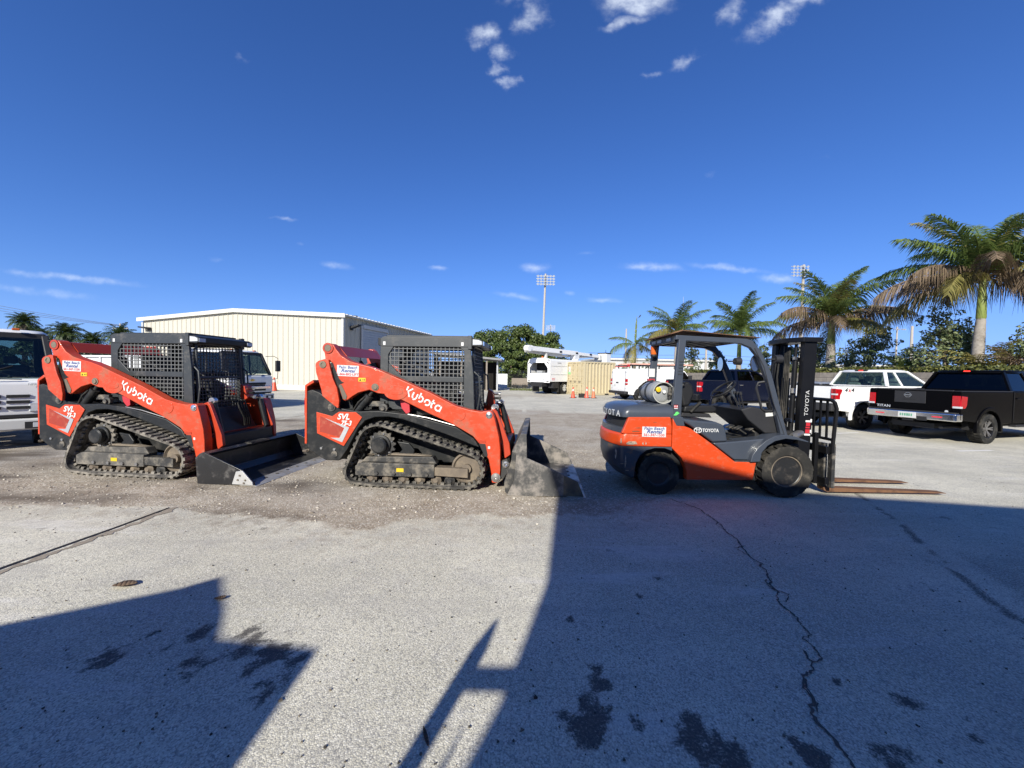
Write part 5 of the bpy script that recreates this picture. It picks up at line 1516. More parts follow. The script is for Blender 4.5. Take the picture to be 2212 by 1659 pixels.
    b.tube([(ms(3.97, 2.05), .12, 2.02), (ms(3.92, 1.6), .08, 1.6), (ms(3.96, 1.25), .05, 1.25), (ms(3.95, .95), .1, .95)], .012)
    b.build('mast_hose', RUBBER, t)
    MB().box(ms(3.925, 1.0), ms(3.945, 1.0), -.26, -.14, .985, 1.03).build('hose_clamp', BRIGHT, t)
    MB().box(ms(3.93, 1.4), ms(3.96, 1.4), -.27, -.22, 1.39, 1.46).build('hose_clamp', BRIGHT, t)
    MB().box(ms(3.93, 1.9), ms(3.96, 1.9), -.25, -.2, 1.86, 1.9).build('hose_clamp', BRIGHT, t)
    m = Matrix.Translation((ms(4.10, 1.05), -.3365, 1.08)) @ Matrix.Rotation(radians(90), 4, 'X') @ Matrix.Rotation(radians(88), 4, 'Z')
    text('TOYOTA', .075, LETTERW, mt_, m, sx=1.15, offset=-.0006)
    b = MB(); b.M = m @ Matrix.Translation((-.24, -.04, 0))
    b.box(0, .055, 0, .06, 0, .001).box(.07, .09, 0, .06, 0, .001).box(.10, .15, 0, .055, 0, .001); rl = b.build('rail_decal', STRED, mt_, smooth=0)
    b = MB(); b.M = m @ Matrix.Translation((-.24, -.04, 0))
    b.box(-.03, -.006, -.01, .07, 0, .001).box(.01, .05, -.022, -.004, 0, .001).box(.155, .2, -.022, .0, 0, .001).box(.155, .18, .0, .065, 0, .001); b.build('rail_decal', LETTERW, mt_, smooth=0)
    b = MB(); b.cyl((3.86 - FX, -.40, .80), (4.03 - FX, -.30, .84), .05); b.lathe([(.035, 0), (.035, -.01), (.001, -.01)], (3.86 - FX, -.43, .82), n=14); b.build('tilt_pin', STEEL, t)
    # carriage, load backrest, forks
    b = MB(); b.box(4.27 - FX, 4.33 - FX, -.46, .46, .58, .68).box(4.27 - FX, 4.33 - FX, -.46, .46, .16, .25)
    for y in (-.30, .30): b.box(4.22 - FX, 4.27 - FX, y - .03, y + .03, .14, .85)
    ca = b.build('carriage', MASTB, t, bevel=.006)
    b = MB()
    b.tube([(4.34 - FX, -.47, .60), (4.38 - FX, -.47, 1.20), (4.36 - FX, -.46, 1.28), (4.35 - FX, -.42, 1.31), (4.35 - FX, .42, 1.31), (4.36 - FX, .46, 1.28), (4.34 - FX, .47, 1.20), (4.34 - FX, .47, .60)], .026, n=6)
    for k in range(7): b.box(4.345 - FX, 4.365 - FX, -.36 + k * .115, -.335 + k * .115, .78, 1.30)
    b.box(4.34 - FX, 4.37 - FX, -.45, .45, .755, .79)
    b.build('load_backrest', MASTB, ca)
    for s in (-1, 1):
        b = MB(); b.box(4.34 - FX, 4.385 - FX, s * .44 - .04, s * .44 + .04, .12, .72); b.build('carriage_upright', BLACKD, ca, bevel=.005)
    for yc in (-.285, .225):
        b = MB(); b.prism(fpoly([(4.345, .10), (4.39, .12), (4.42, .09), (5.85, .052), (6.05, .042), (6.06, .034), (4.40, .03), (4.355, .05)]), yc - .06, yc + .06)
        fk = b.build('fork', RUST, t, bevel=.006)
        MB().prism(fpoly([(4.335, .71), (4.385, .71), (4.389, .118), (4.344, .102)]), yc - .058, yc + .058).build('fork_shank', BLACKD, fk, bevel=.005)
    # wheels
    for s in (-1, 1):
        c = (3.68 - FX, s * .455, .352)
        b = MB(); tyre(b, c, .352, .24, .20, blocks=18, bh=.028); w = b.build('front_wheel', FKTYRE, t, smooth=40)
        b = MB(); b.lathe([(.001, s * .05), (.06, s * .05), (.075, s * .035), (.13, s * .03), (.16, s * .06), (.195, s * .085), (.205, s * .09), (.205, -.08)], c, n=32); rm = b.build('rim', RIMM, w)
        b = MB()
        for k in range(6): b.cyl((c[0] + .10 * cos(k * pi / 3), c[1] + s * .03, c[2] + .10 * sin(k * pi / 3)), (c[0] + .10 * cos(k * pi / 3), c[1] + s * .052, c[2] + .10 * sin(k * pi / 3)), .014, n=6)
        b.build('wheel_nut', STEEL, rm)
        MB().lathe([(.196, s * .075), (.196, s * .096), (.209, s * .096), (.209, s * .075)], c, n=36, cap=False).build('rim_ring', DIRTROLL, w)
        c = (1.985 - FX, s * .44, .282)
        b = MB(); tyre(b, c, .282, .19, .15, blocks=18, bh=.018); w = b.build('rear_wheel', FKTYRE, t, smooth=40)
        b = MB(); b.lathe([(.001, s * -.01), (.07, s * -.01), (.09, s * .0), (.11, s * .02), (.145, s * .07), (.155, s * .075), (.155, -.06)], c, n=32); b.build('rim', RIMM, w)
    # stickers, paint damage
    sticker(t, 1.735 - FX, .79, -.5645, .315, .135, '561-347-1530', radians(-.5))
    b = MB(); b.M = side_mtx(2.165 - FX, -.507, 1.155); b.box(0, .065, 0, .065, 0, .0015); q = b.build('hazard_sticker', BLACK, t, smooth=0)
    b = MB(); b.M = side_mtx(2.165 - FX, -.509, 1.155); b.box(.006, .059, .022, .058, 0, .0012); b.build('hazard_field', STRED, q, smooth=0)
    b = MB(); b.M = side_mtx(2.165 - FX, -.5105, 1.155); b.box(.008, .057, .006, .017, 0, .0012).box(.012, .024, .028, .052, 0, .001).box(.041, .053, .028, .052, 0, .001); b.build('hazard_marks', STWHITE, q, smooth=0)
    b = MB(); b.M = side_mtx(2.165 - FX, -.509, 1.075)
    b.prism([(0, .0), (.02, .02), (.035, .045), (.06, .05), (.07, .035), (.085, .03), (.07, .022), (.05, .004), (.03, -.002)], 0, .0015, 'z'); b.build('leaf_sticker', GREEN, t, smooth=0)
    rnd = random.Random(11)

    def scrape(name, x, z, w, h, y, m, n=14):
        pts = []
        for k in range(n):
            a = 2 * pi * k / n; r = rnd.uniform(.6, 1.1)
            pts.append((x - FX + w * r * cos(a), z + h * r * sin(a)))
        MB().prism(pts, y, y - .0014).build(name, m, t, smooth=0)
    SCR = mat('bare_scraped_metal', (.36, .29, .22), .6, metal=.2, var=.45, scale=30, dirt=(.12, .06, .03), dirt_amt=.5, dscale=25)
    scrape('paint_scrape', 1.60, .70, .085, .030, -.5602, SCR)
    scrape('paint_scrape', 1.46, .72, .012, .045, -.5602, SCR)
    scrape('paint_scrape', 1.40, .56, .013, .075, -.542, SCR)
    for (x, z, w, h) in ((1.66, .86, .07, .008), (1.68, .905, .04, .006), (1.64, .80, .05, .005), (1.75, .70, .012, .02), (1.79, .70, .01, .02), (1.9, .985, .03, .004)):
        scrape('paint_scrape', x, z, w, h, -.5645, RUST if z > .8 else SCR, 10)
    for (x, z, w, h) in ((1.53, .45, .012, .09), (1.50, .42, .05, .004), (1.55, .33, .035, .006)):
        scrape('paint_scrape', x, z, w, h, -.5455, SCR, 10)
    return t


make_forklift()

# ================================================================== ROAD VEHICLES


def bar(b, p0, p1, w, d, up=(0, 0, 1)):
    """square bar from p0 to p1: w across, d deep"""
    p0, p1 = Vector(p0), Vector(p1)
    a = (p1 - p0).normalized(); u = Vector(up); u = (u - a * u.dot(a)).normalized(); v = a.cross(u)
    q = [(-1, -1), (1, -1), (1, 1), (-1, 1)]
    b.hexa([p0 + u * (i * w / 2) + v * (j * d / 2) for i, j in q] + [p1 + u * (i * w / 2) + v * (j * d / 2) for i, j in q])
    return b


def pane(parent, pts, m, name='window', t=.006, nrm=(0, -1, 0)):
    return MB().plate(pts, nrm, t).build(name, m, parent, smooth=0)


def wheel(parent, x, y, r, w, rimm, side, spokes=6, tyrem=None, name='wheel', rimr=.62):
    b = MB(); tyre(b, (x, y, r), r, w, r * rimr, n=36, blocks=26, bh=.012)
    o = b.build(name, tyrem or RUBBER, parent, smooth=40)
    b = MB(); R = r * rimr
    b.lathe([(.001, side * w * .22), (R * .25, side * w * .22), (R * .3, side * w * .12), (R * .86, side * w * .05), (R * .90, side * w * .40), (R * 1.02, side * w * .44), (R * 1.02, -side * w * .2)], (x, y, r), n=32)
    rm = b.build('rim', MASTB, o)
    b = MB()
    for k in range(spokes):
        a = 2 * pi * k / spokes
        for da in (-.14, .14):
            p0 = (x + R * .2 * cos(a), y + side * w * .24, r + R * .2 * sin(a)); p1 = (x + R * .93 * cos(a + da), y + side * w * .36, r + R * .93 * sin(a + da))
            bar(b, p0, p1, w * .10, R * .12, (0, 1, 0))
    b.cyl((x, y + side * w * .2, r), (x, y + side * w * .33, r), R * .22, n=14)
    b.build('spokes', rimm, rm)
    return o


def greenhouse(t, z0, z1, xr0, xr1, xf1, xf0, h0, h1, m, gl, splits, rear_gl=None, pw=.075):
    """cab above the belt line: roof, pillars, panes. xr*/xf* rear and front at belt (0) and roof (1)"""
    rings = []
    for (k, ins, dz) in ((0, 0, -.05), (1, .0, -.015), (2, .05, .02), (3, .16, .035)):
        x0, x1, h = xr1 - .04 + ins, xf1 + .06 - ins, h1 - ins * .6
        c = .09
        rings.append([(x0 + c, -h, z1 + dz), (x1 - c, -h, z1 + dz), (x1, -h + c, z1 + dz), (x1, h - c, z1 + dz), (x1 - c, h, z1 + dz), (x0 + c, h, z1 + dz), (x0, h - c, z1 + dz), (x0, -h + c, z1 + dz)])
    b = MB(); b.loft(rings); rf = b.build('roof', m, t, smooth=60)
    b = MB()
    P = lambda x0, x1, y0, y1, s, f: (x0 + (x1 - x0) * f, s * (y0 + (y1 - y0) * f), z0 + (z1 - .03 - z0) * f)
    for s in (-1, 1):
        for (xa, xb, w) in [(xr0, xr1, pw * 1.5), (xf0, xf1, pw)] + [(q[0], q[1], q[2] if len(q) > 2 else pw * .7) for q in splits]:
            bar(b, P(xa, xb, h0 - .02, h1 - .02, s, -.02), P(xa, xb, h0 - .02, h1 - .02, s, 1), w, .05, (1, 0, 0))
        bar(b, (xr0, s * (h0 - .02), z0), (xf0, s * (h0 - .02), z0), .05, .05)
    for (xa, xb) in ((xr0, xr1), (xf0, xf1)):
        bar(b, (xa, -h0, z0), (xa, h0, z0), .06, .05)
        bar(b, (xb, -h1, z1 - .035), (xb, h1, z1 - .035), .06, .05)
    b.build('pillars', m, t, bevel=.008)
    e = .012
    for s in (-1, 1):
        xs0 = [xr0] + [q[0] for q in splits] + [xf0]; xs1 = [xr1] + [q[1] for q in splits] + [xf1]
        for i in range(len(xs0) - 1):
            pts = [P(xs0[i] + .04, 0, h0, 0, s, 0), P(xs0[i + 1] - .04, 0, h0, 0, s, 0), (xs1[i + 1] - .03, s * h1, z1 - .05), (xs1[i] + .03, s * h1, z1 - .05)]
            pts = [(p[0], p[1] - s * .02, p[2]) for p in pts]
            pane(t, pts, gl, 'side_window', .005, (0, -s, 0))
    pane(t, [(xr0 + e, -h0 + .06, z0 + .02), (xr0 + e, h0 - .06, z0 + .02), (xr1 + e, h1 - .06, z1 - .06), (xr1 + e, -h1 + .06, z1 - .06)], rear_gl or gl, 'rear_window', .005, (1, 0, 0))
    pane(t, [(xf0 - e, -h0 + .06, z0 + .02), (xf0 - e, h0 - .06, z0 + .02), (xf1 - e, h1 - .06, z1 - .06), (xf1 - e, -h1 + .06, z1 - .06)], GLASS_C, 'windscreen', .005, (-1, 0, 0))
    return rf


def head_seats(t, xs, ys, z, m):
    for x in xs:
        for y in ys:
            b = MB(); b.box(x - .06, x + .06, y - .13, y + .13, z - .02, z + .19); b.hexa([(x - .08, y - .24, z - .75), (x + .1, y - .24, z - .75), (x + .1, y + .24, z - .75), (x - .08, y + .24, z - .75), (x - .07, y - .2, z - .05), (x + .05, y - .2, z - .05), (x + .05, y + .2, z - .05), (x - .07, y + .2, z - .05)])
            b.build('seat', m, t, bevel=.05)


def pickup(label, loc, rotz, P, scale=1.0):
    t = thing('pickup_truck', label, 'pickup truck', loc, rotz, P.get('group'))
    t.scale = (scale,) * 3
    m, hw, r, WB, ro = P['m'], P['hw'], P['r'], P['wb'], P['ro']
    zb, zr, x0, xe = P['zb'], P['zr'], P['x0'], P['xe']
    A = r + .09
    def arch(cx):
        return arc(cx, r, A, 180, 0, 12)
    low = .52
    bed = [(-ro, low + .12), (-ro, zb - .02), (-ro + .02, zb), (x0 - .02, zb), (x0 - .02, low), (A + .02, low)] + arc(0, r, A, 0, 180, 12) + [(-A - .05, low + .05)]
    for s in (-1, 1):
        b = MB(); b.prism(bed, s * hw, s * (hw - .16)); bs = b.build('bed_side', m, t, bevel=.035, seg=3)
        b = MB()
        inner = arc(0, r, A - .005, 190, -10, 14); outer = arc(0, r, A + .09, -10, 190, 14)
        b.prism(inner + outer, s * (hw + .02), s * (hw - .05)); b.build('wheel_flare', m if not P.get('flare') else P['flare'], bs, bevel=.015)
        MB().box(-ro + .02, x0 - .02, s * hw - .15 if s > 0 else -hw, s * hw if s > 0 else -hw + .15, zb, zb + .02).build('bed_rail', PLASTIC, bs, bevel=.006)
        # shoulder crease
        MB().prism([(-ro + .25, zb - .26), (x0 - .05, zb - .26), (x0 - .05, zb - .24), (-ro + .25, zb - .235)], s * (hw + .004), s * (hw - .02)).build('body_crease', m, bs)
        MB().prism(arc(0, r, A + .005, 185, -5, 14), s * (hw - .12), s * (hw - .30)).build('wheel_well', DEEP, bs)
        q = P.get('lamp')
        b = MB(); b.prism(q, s * (hw + .008), s * (hw - .10)); b.prism([(-ro - .02, q[0][1] if False else min(z for x, z in q)), (-ro + .01, min(z for x, z in q)), (-ro + .01, max(z for x, z in q)), (-ro - .02, max(z for x, z in q))], s * (hw - .005), s * (hw - .16))
        tl = b.build('tail_light', REDL, t, bevel=.012)
        zl = min(z for x, z in q); zh = max(z for x, z in q)
        f0 = P.get('lampwhite', (.02, .16))
        MB().box(-ro - .024, -ro + .06, s * (hw + .0095) - (.155 if s > 0 else 0), s * (hw + .0095) + (0 if s > 0 else .155), zl + (zh - zl) * f0[0], zl + (zh - zl) * f0[1]).build('reverse_lens', CLEARL, tl, bevel=.006)
    # cab body
    xh = xe + .62
    cab = [(x0, low), (x0, zb + .01), (xe + .1, zb - .02), (xh, zb - .03), (WB + .85, zb - .12), (WB + .93, zb - .25), (WB + .95, low + .05), (WB + A + .05, low - .02)] + arc(WB, r, A, 0, 180, 12) + [(WB - A - .02, low)]
    b = MB(); b.prism(cab, -hw, hw); cb = b.build('cab_body', m, t, bevel=.04, seg=3)
    for s in (-1, 1):
        b = MB(); b.prism(arc(WB, r, A - .005, 190, -10, 14) + arc(WB, r, A + .09, -10, 190, 14), s * (hw + .02), s * (hw - .05)); b.build('wheel_flare', m if not P.get('flare') else P['flare'], cb, bevel=.015)
        b = MB()
        for xd in P['doors']: b.box(xd - .005, xd + .005, s * (hw + .001) - .002, s * (hw + .001) + .002, low + .12, zb - .02)
        b.build('door_seam', DEEP, cb, smooth=0)
        for xd in P['doors'][:-1]:
            MB().box(xd + .08, xd + .30, s * (hw + .012) - .014, s * (hw + .012) + .014, zb - .20, zb - .16).build('door_handle', P.get('handle', m), cb, bevel=.008)
        MB().box(x0 + .1, WB - A - .1, s * (hw - .04) - .08, s * (hw - .04) + .08, low - .10, low - .04).build('side_step', PLASTIC, cb, bevel=.02)
        b = MB(); b.box(xe - .02, xe + .14, s * (hw + .16) - .1, s * (hw + .16) + .1, zb + .02, zb + .24); b.box(xe + .04, xe + .1, min(s * hw, s * (hw + .1)), max(s * hw, s * (hw + .1)), zb + .02, zb + .06); b.build('wing_mirror', PLASTIC, cb, bevel=.03)
    rf = greenhouse(t, zb, zr, x0 + .03, x0 + .22, xe - .62, xe + .12, hw - .05, hw - .27, m, P['glass'], P['splits'], P.get('rear_glass'))
    b = MB(); b.box(x0 + .17, x0 + .24, -.20, .20, zr - .02, zr + .03); hl = b.build('high_brake_light', P.get('brakemat', m), rf, bevel=.01)
    MB().box(x0 + .165, x0 + .172, -.07, .07, zr - .008, zr + .018).build('lens', BRAKE if P.get('lit') else REDL, hl)
    head_seats(t, P['seatx'], (-.38, .38), zb + .17, P.get('seatm', PLASTIC))
    b = MB(); b.box(x0 + .1, xe + .1, -hw + .12, hw - .12, zb - .3, zb - .12); b.box(xe - .25, xe + .1, -hw + .15, hw - .15, zb - .12, zb + .02); b.build('cabin_trim', PLASTIC, t)
    # tailgate and bed floor
    b = MB(); b.box(-ro + .01, -ro + .08, -hw + .165, hw - .165, low + .14, zb); tg = b.build('tailgate', m, t, bevel=.02)
    MB().box(-ro, -ro + .06, -hw + .15, hw - .15, zb - .002, zb + .03).build('tailgate_cap', PLASTIC, tg, bevel=.01)
    b = MB(); b.box(-ro + .082, x0 - .03, -hw + .162, hw - .162, .80, .86); b.build('bed_floor', PLASTIC, t)
    # bumper, hitch, underbody
    b = MB()
    zB = P.get('bz', .60)
    b.prism([(-ro - .16, -hw + .10), (-ro - .12, -hw + .02), (-ro + .10, -hw - .01), (-ro + .10, hw + .01), (-ro - .12, hw - .02), (-ro - .16, hw - .10)], zB, zB + P.get('bh', .20), 'z')
    bp = b.build('rear_bumper', P['bumper'], t, bevel=.03, seg=3)
    MB().prism([(-ro - .14, -hw + .12), (-ro - .10, -hw + .04), (-ro + .05, -hw + .02), (-ro + .05, hw - .02), (-ro - .10, hw - .04), (-ro - .14, hw - .12)], zB + P.get('bh', .20) + .001, zB + P.get('bh', .20) + .03, 'z').build('step_pad', PLASTIC, bp)
    b = MB(); b.box(-ro - .17, -ro - .155, -.19, .19, zB + .02, zB + .17); pl = b.build('license_plate', STWHITE, bp, smooth=0)
    if P.get('plate'):
        mt = Matrix.Translation((-ro - .171, .15, zB + .06)) @ Matrix.Rotation(radians(-90), 4, 'Z') @ Matrix.Rotation(radians(90), 4, 'X')
        b = MB(); b.M = mt
        for k, w in enumerate((.03, .03, .035, .04, .03, .03)): b.box(k * .048, k * .048 + w, 0, .07, 0, .001)
        b.build('plate_marks', mat('plate_green', (.10, .30, .18), .5), pl, smooth=0)
    b = MB(); b.box(-ro - .12, -ro + .1, -.12, .12, zB - .06, zB); b.box(-ro + .1, WB + .6, -.45, .45, .36, .50); b.box(-.05, .05, -.75, .75, r - .06, r + .06); b.cyl((-ro + .05, -.6, .42), (.5, -.6, .42), .04)
    b.build('underbody', DEEP, t)
    for (x, y, s) in ((0, -hw + .13, -1), (0, hw - .13, 1), (WB, -hw + .13, -1), (WB, hw - .13, 1)):
        wheel(t, x, y, r, .27, P['rim'], s, P.get('spokes', 6), rimr=P.get('rimr', .60))
    # front of the vehicle
    b = MB(); b.box(WB + .90, WB + 1.0, -hw + .02, hw - .02, .45, .72); b.build('front_bumper', P['bumper'], t, bevel=.04)
    MB().box(WB + .93, WB + .965, -.6, .6, .75, zb - .22).build('front_grille', PLASTIC, t, bevel=.01)
    for s in (-1, 1): MB().box(WB + .88, WB + .955, s * (hw - .2) - .15, s * (hw - .2) + .15, zb - .38, zb - .18).build('headlight', CLEARL, t, bevel=.02)
    return t, tg, bp


def tail_mtx(x, y, z):
    """text on a tailgate, facing -x"""
    return Matrix.Translation((x, y, z)) @ Matrix.Rotation(radians(-90), 4, 'Z') @ Matrix.Rotation(radians(90), 4, 'X')


GRP = 'pickup trucks parked at the block wall'
# black crew cab at the right
ro = 1.22
t, tg, bp = pickup('black crew cab pickup with chrome rear bumper and license plate', (11.93, 10.73, 0), radians(16.5), dict(
    m=BLACKCAR, hw=.985, r=.395, wb=3.55, ro=ro, zb=1.37, zr=1.93, x0=1.02, xe=3.05, doors=[1.06, 2.1, 3.1], glass=GLASS_D, rear_glass=GLASS_D, splits=[(2.08, 2.06), ],
    lamp=[(-ro - .02, .94), (-ro + .02, 1.26), (-ro + .26, 1.24), (-ro + .24, 1.02), (-ro + .18, .94)], lampwhite=(.0, .16), bumper=CHROME, bz=.60, bh=.20, rim=STEEL, spokes=6, seatx=(1.6, 2.5), seatm=VINYL, lit=True, plate=True, group=GRP), .975)
b = MB(); b.box(-ro + .0005, -ro + .011, -.30, .38, 1.02, 1.345); cp = b.build('handle_panel', PLASTIC, tg, bevel=.006)
b = MB(); mt = tail_mtx(-ro - .001, .08, 1.235)
ribbon(b, [(.072 * cos(2 * pi * k / 28), .062 * sin(2 * pi * k / 28)) for k in range(29)], .016, mt, .003)
b.M = mt; b.box(-.088, .088, -.014, .014, 0, .006); b.build('emblem', CHROME, cp, smooth=0, fix=False)
MB().box(-ro - .003, -ro + .001, -.1, .2, 1.09, 1.13).build('handle_slot', DEEP, cp, smooth=0)
text('TITAN', .10, LETTERG, tg, tail_mtx(-ro + .008, .80, .86), sx=1.15, offset=.001)
b = MB(); b.M = tail_mtx(-ro + .008, -.62, .76); b.box(0, .13, 0, .05, 0, .004); b.prism(arc(.10, .085, .035, 0, 360, 16)[:-1], 0, .004, 'z'); b.build('tailgate_badge', LETTERG, tg)
for y in (-.62, .62):
    MB().box(-ro - .166, -ro - .158, y - .10, y + .10, .68, .71).build('reflector', REDB, bp, smooth=0)
MB().box(-ro - .1655, -ro - .15, -.42, -.21, .57, .68).build('hitch_recess', DEEP, bp)
# white extended cab
ro = 1.15
FL4 = [(-ro - .02, .98), (-ro - .02, 1.32), (-ro + .20, 1.31), (-ro + .24, 1.27), (-ro + .20, 1.18), (-ro + .16, 1.12), (-ro + .15, .98)]
t, tg, bp = pickup('white extended cab pickup with 4x4 decal beside the black pickup', (10.97, 13.14, 0), radians(12.5), dict(
    m=WHITE, hw=.985, r=.41, wb=3.68, ro=ro, zb=1.40, zr=1.94, x0=1.02, xe=2.85, doors=[1.06, 1.75, 2.9], glass=GLASS_C, rear_glass=GLASS_C, splits=[(1.72, 1.62)],
    lamp=FL4, lampwhite=(.40, .55), bumper=PLASTIC, bz=.60, bh=.22, rim=STEEL, seatx=(1.45, 2.1), seatm=SEATG, lit=True, brakemat=PLASTIC, flare=None, group=GRP), .98)
text('4', .20, PLASTIC, t, side_mtx(-.83, -.989, 1.215), shear=.2, offset=.003, sx=1.2)
text('x', .20, STRED, t, side_mtx(-.69, -.989, 1.215), shear=.2, offset=.003, sx=1.2)
text('4', .20, PLASTIC, t, side_mtx(-.565, -.989, 1.215), shear=.2, offset=.003, sx=1.2)
for o in [c for c in t.children if c.name.startswith('lettering')]: o.name = 'decal_letter'
# navy crew cab
ro = 1.2
LS = [(-ro - .02, .96), (-ro - .02, 1.38), (-ro + .16, 1.38), (-ro + .17, 1.24), (-ro + .11, 1.2), (-ro + .11, 1.12), (-ro + .15, 1.1), (-ro + .14, .96)]
t, tg, bp = pickup('dark navy crew cab pickup with black wheels seen through the forklift', (8.78, 17.82, 0), radians(21.6), dict(
    m=NAVY, hw=1.0, r=.425, wb=3.74, ro=ro, zb=1.43, zr=1.93, x0=1.05, xe=3.15, doors=[1.1, 2.2, 3.2], glass=GLASS_D, splits=[(2.2, 2.15)], handle=CHROME,
    lamp=LS, lampwhite=(.46, .58), bumper=MASTB, bz=.58, bh=.24, rim=MASTB, seatx=(1.6, 2.5), rimr=.58, group=GRP), .995)
# small silver car ahead of the navy pickup's flank
sc = thing('sedan_car', 'silver grey car half hidden behind the forklift mast', 'car', (14.6, 18.6, 0), radians(196))
b = MB(); b.prism([(-2.2, .35), (-2.25, .75), (-2.1, .95), (-1.4, 1.0), (1.2, .95), (1.9, .80), (2.15, .62), (2.15, .35)] , -.88, .88); cb = b.build('body', SILVER, sc, bevel=.09, seg=3)
greenhouse(sc, .96, 1.42, -1.6, -1.0, .35, 1.15, .80, .60, SILVER, GLASS_D, [(-.2, -.25)])
for (x, y, s) in ((-1.3, -.78, -1), (-1.3, .78, 1), (1.35, -.78, -1), (1.35, .78, 1)): wheel(sc, x, y, .32, .2, ALU, s, 5)
for s in (-1, 1): MB().box(1.98, 2.13, s * .68 - .17, s * .68 + .17, .66, .78).build('headlight', CLEARL, sc, bevel=.03)
MB().box(2.13, 2.17, -.5, .5, .42, .58).build('grille', PLASTIC, sc, bevel=.01)
MB().box(2.171, 2.18, -.15, .15, .45, .55).build('license_plate', STWHITE, sc, bevel=.004)

# ------------------------------------------------------------------ cargo van with ladder rack
vn = thing('cargo_van', 'white windowless cargo van with black rear bumper between container and forklift', 'van', (7.95, 25.6, 0), radians(15.6))
vn.scale = (.96,) * 3
A = .46; r = .37
vb = [(-1.0, .42), (-1.02, .9), (-.96, 1.9), (-.86, 2.10), (3.1, 2.12), (3.5, 2.02), (4.1, 1.32), (4.9, 1.22), (5.1, 1.05), (5.12, .45), (3.70 + A, .42)] + arc(3.70, r, A, 0, 180, 10) + [(A, .40)] + arc(0, r, A, 0, 180, 10)
rings = []
b = MB(); b.prism(vb, -1.0, 1.0); bd = b.build('body', WHITE, vn, bevel=.07, seg=3)
for s in (-1, 1):
    MB().prism(arc(0, r, A, 185, -5, 12), s * 1.002, s * .7).build('wheel_well', DEEP, bd)
    MB().box(.55, 3.1, s * 1.006 - .012, s * 1.006 + .012, .98, 1.03).build('side_moulding', PLASTIC, bd)
    b = MB()
    b.prism([(.55, 1.95), (1.95, 1.95), (1.95, 1.93), (.57, 1.93), (.57, 1.12), (.55, 1.12)], s * 1.004, s * .99); b.prism([(2.1, 1.95), (2.95, 1.95), (2.95, 1.93), (2.12, 1.93), (2.12, 1.12), (2.1, 1.12)], s * 1.004, s * .99)
    b.build('panel_seam', GREYPL, bd)
    b = MB(); b.box(-1.045, -.93, s * .93 - .085, s * .93 + .085, 1.02, 1.42); tl = b.build('tail_light', REDL, vn, bevel=.015)
    MB().box(-1.049, -.926, s * .93 - .088, s * .93 + .088, 1.14, 1.22).build('reverse_lens', CLEARL, tl, bevel=.006)
    pane(vn, [(3.15, s * 1.003, 1.42), (4.0, s * 1.003, 1.42), (3.48, s * 1.003, 1.95), (3.15, s * 1.003, 1.95)], GLASS_D, 'side_window', .004, (0, s, 0))
    MB().box(3.75, 3.95, s * 1.12 - .1, s * 1.12 + .1, 1.42, 1.72).build('wing_mirror', PLASTIC, vn, bevel=.03)
pane(vn, [(3.56, -.82, 1.98), (3.56, .82, 1.98), (4.12, .86, 1.36), (4.12, -.86, 1.36)], GLASS_D, 'windscreen', .004, (.7, 0, .7))
b = MB(); b.box(-1.012, -1.005, -.006, .006, .55, 2.0); b.box(-1.025, -1.005, -.83, -.80, .6, 1.95).box(-1.025, -1.005, .80, .83, .6, 1.95); b.build('door_seam', GREYPL, bd)
for z in (.75, 1.4, 1.85):
    for s in (-1, 1): MB().box(-1.03, -.98, s * .84 - .05, s * .84 + .05, z, z + .08).build('door_hinge', GREYPL, bd, bevel=.01)
MB().box(-1.045, -1.015, .02, .30, 1.13, 1.2).build('door_handle', PLASTIC, bd, bevel=.01)
MB().box(-1.03, -1.015, .32, .62, .92, 1.07).build('license_plate', STWHITE, bd)
MB().prism([(-1.20, -1.0), (-1.14, -1.06), (-.9, -1.06), (-.9, 1.06), (-1.14, 1.06), (-1.20, 1.0)], .42, .60, 'z').build('rear_bumper', PLASTIC, vn, bevel=.04)
MB().box(-.8, 4.6, -.5, .5, .3, .42).build('underbody', DEEP, vn)
for (x, y, s) in ((0, -.84, -1), (0, .84, 1), (3.7, -.84, -1), (3.7, .84, 1)): wheel(vn, x, y, r, .24, GREYPL, s, 8)
rk = thing('ladder_rack', 'black steel ladder rack on the roof of the white cargo van', 'roof rack', (7.95, 25.6, 2.04), radians(15.6))
b = MB()
for x in (-.5, 1.1, 2.7): b.box(x - .03, x + .03, -.86, .86, .18, .23)
for s in (-1, 1): b.box(-.7, 3.0, s * .84 - .02, s * .84 + .02, .20, .25)
b.build('rail', PLASTIC, rk)
for x in (-.5, 1.1, 2.7):
    for s in (-1, 1): MB().box(x - .03, x + .03, s * .83 - .03, s * .83 + .03, 0, .18).build('rack_foot', PLASTIC, rk)
b = MB(); b.box(-.75, -.69, -.86, .86, .10, .16); b.cyl((-.8, -.7, .2), (-.6, -.7, .2), .05).cyl((2.2, -.8, .2), (2.5, -.8, .34), .04); b.build('rack_clamp', STRED, rk)


def ladder(name, label, loc, rz, L, w):
    t = thing(name, label, 'ladder', loc, rz, 'ladders tied on the van roof')
    for s in (-1, 1):
        MB().box(0, L, s * w / 2 - .018, s * w / 2 + .018, 0, .085).build('ladder_rail', LADDER, t, bevel=.006)
    for k in range(int(L / .3)):
        MB().cyl((.15 + k * .3, -w / 2, .042), (.15 + k * .3, w / 2, .042), .017, n=8).build('rung', ALU, t)
    return t


ladder('ladder', 'pink fibreglass ladder nearest the camera on the van roof rack', (7.5, 24.55, 2.29), radians(15.6), 4.6, .42)
ladder('ladder', 'pink fibreglass ladder farther from the camera on the van roof rack', (7.2, 25.75, 2.29), radians(15.2), 4.2, .42)

# ------------------------------------------------------------------ cab-over trucks


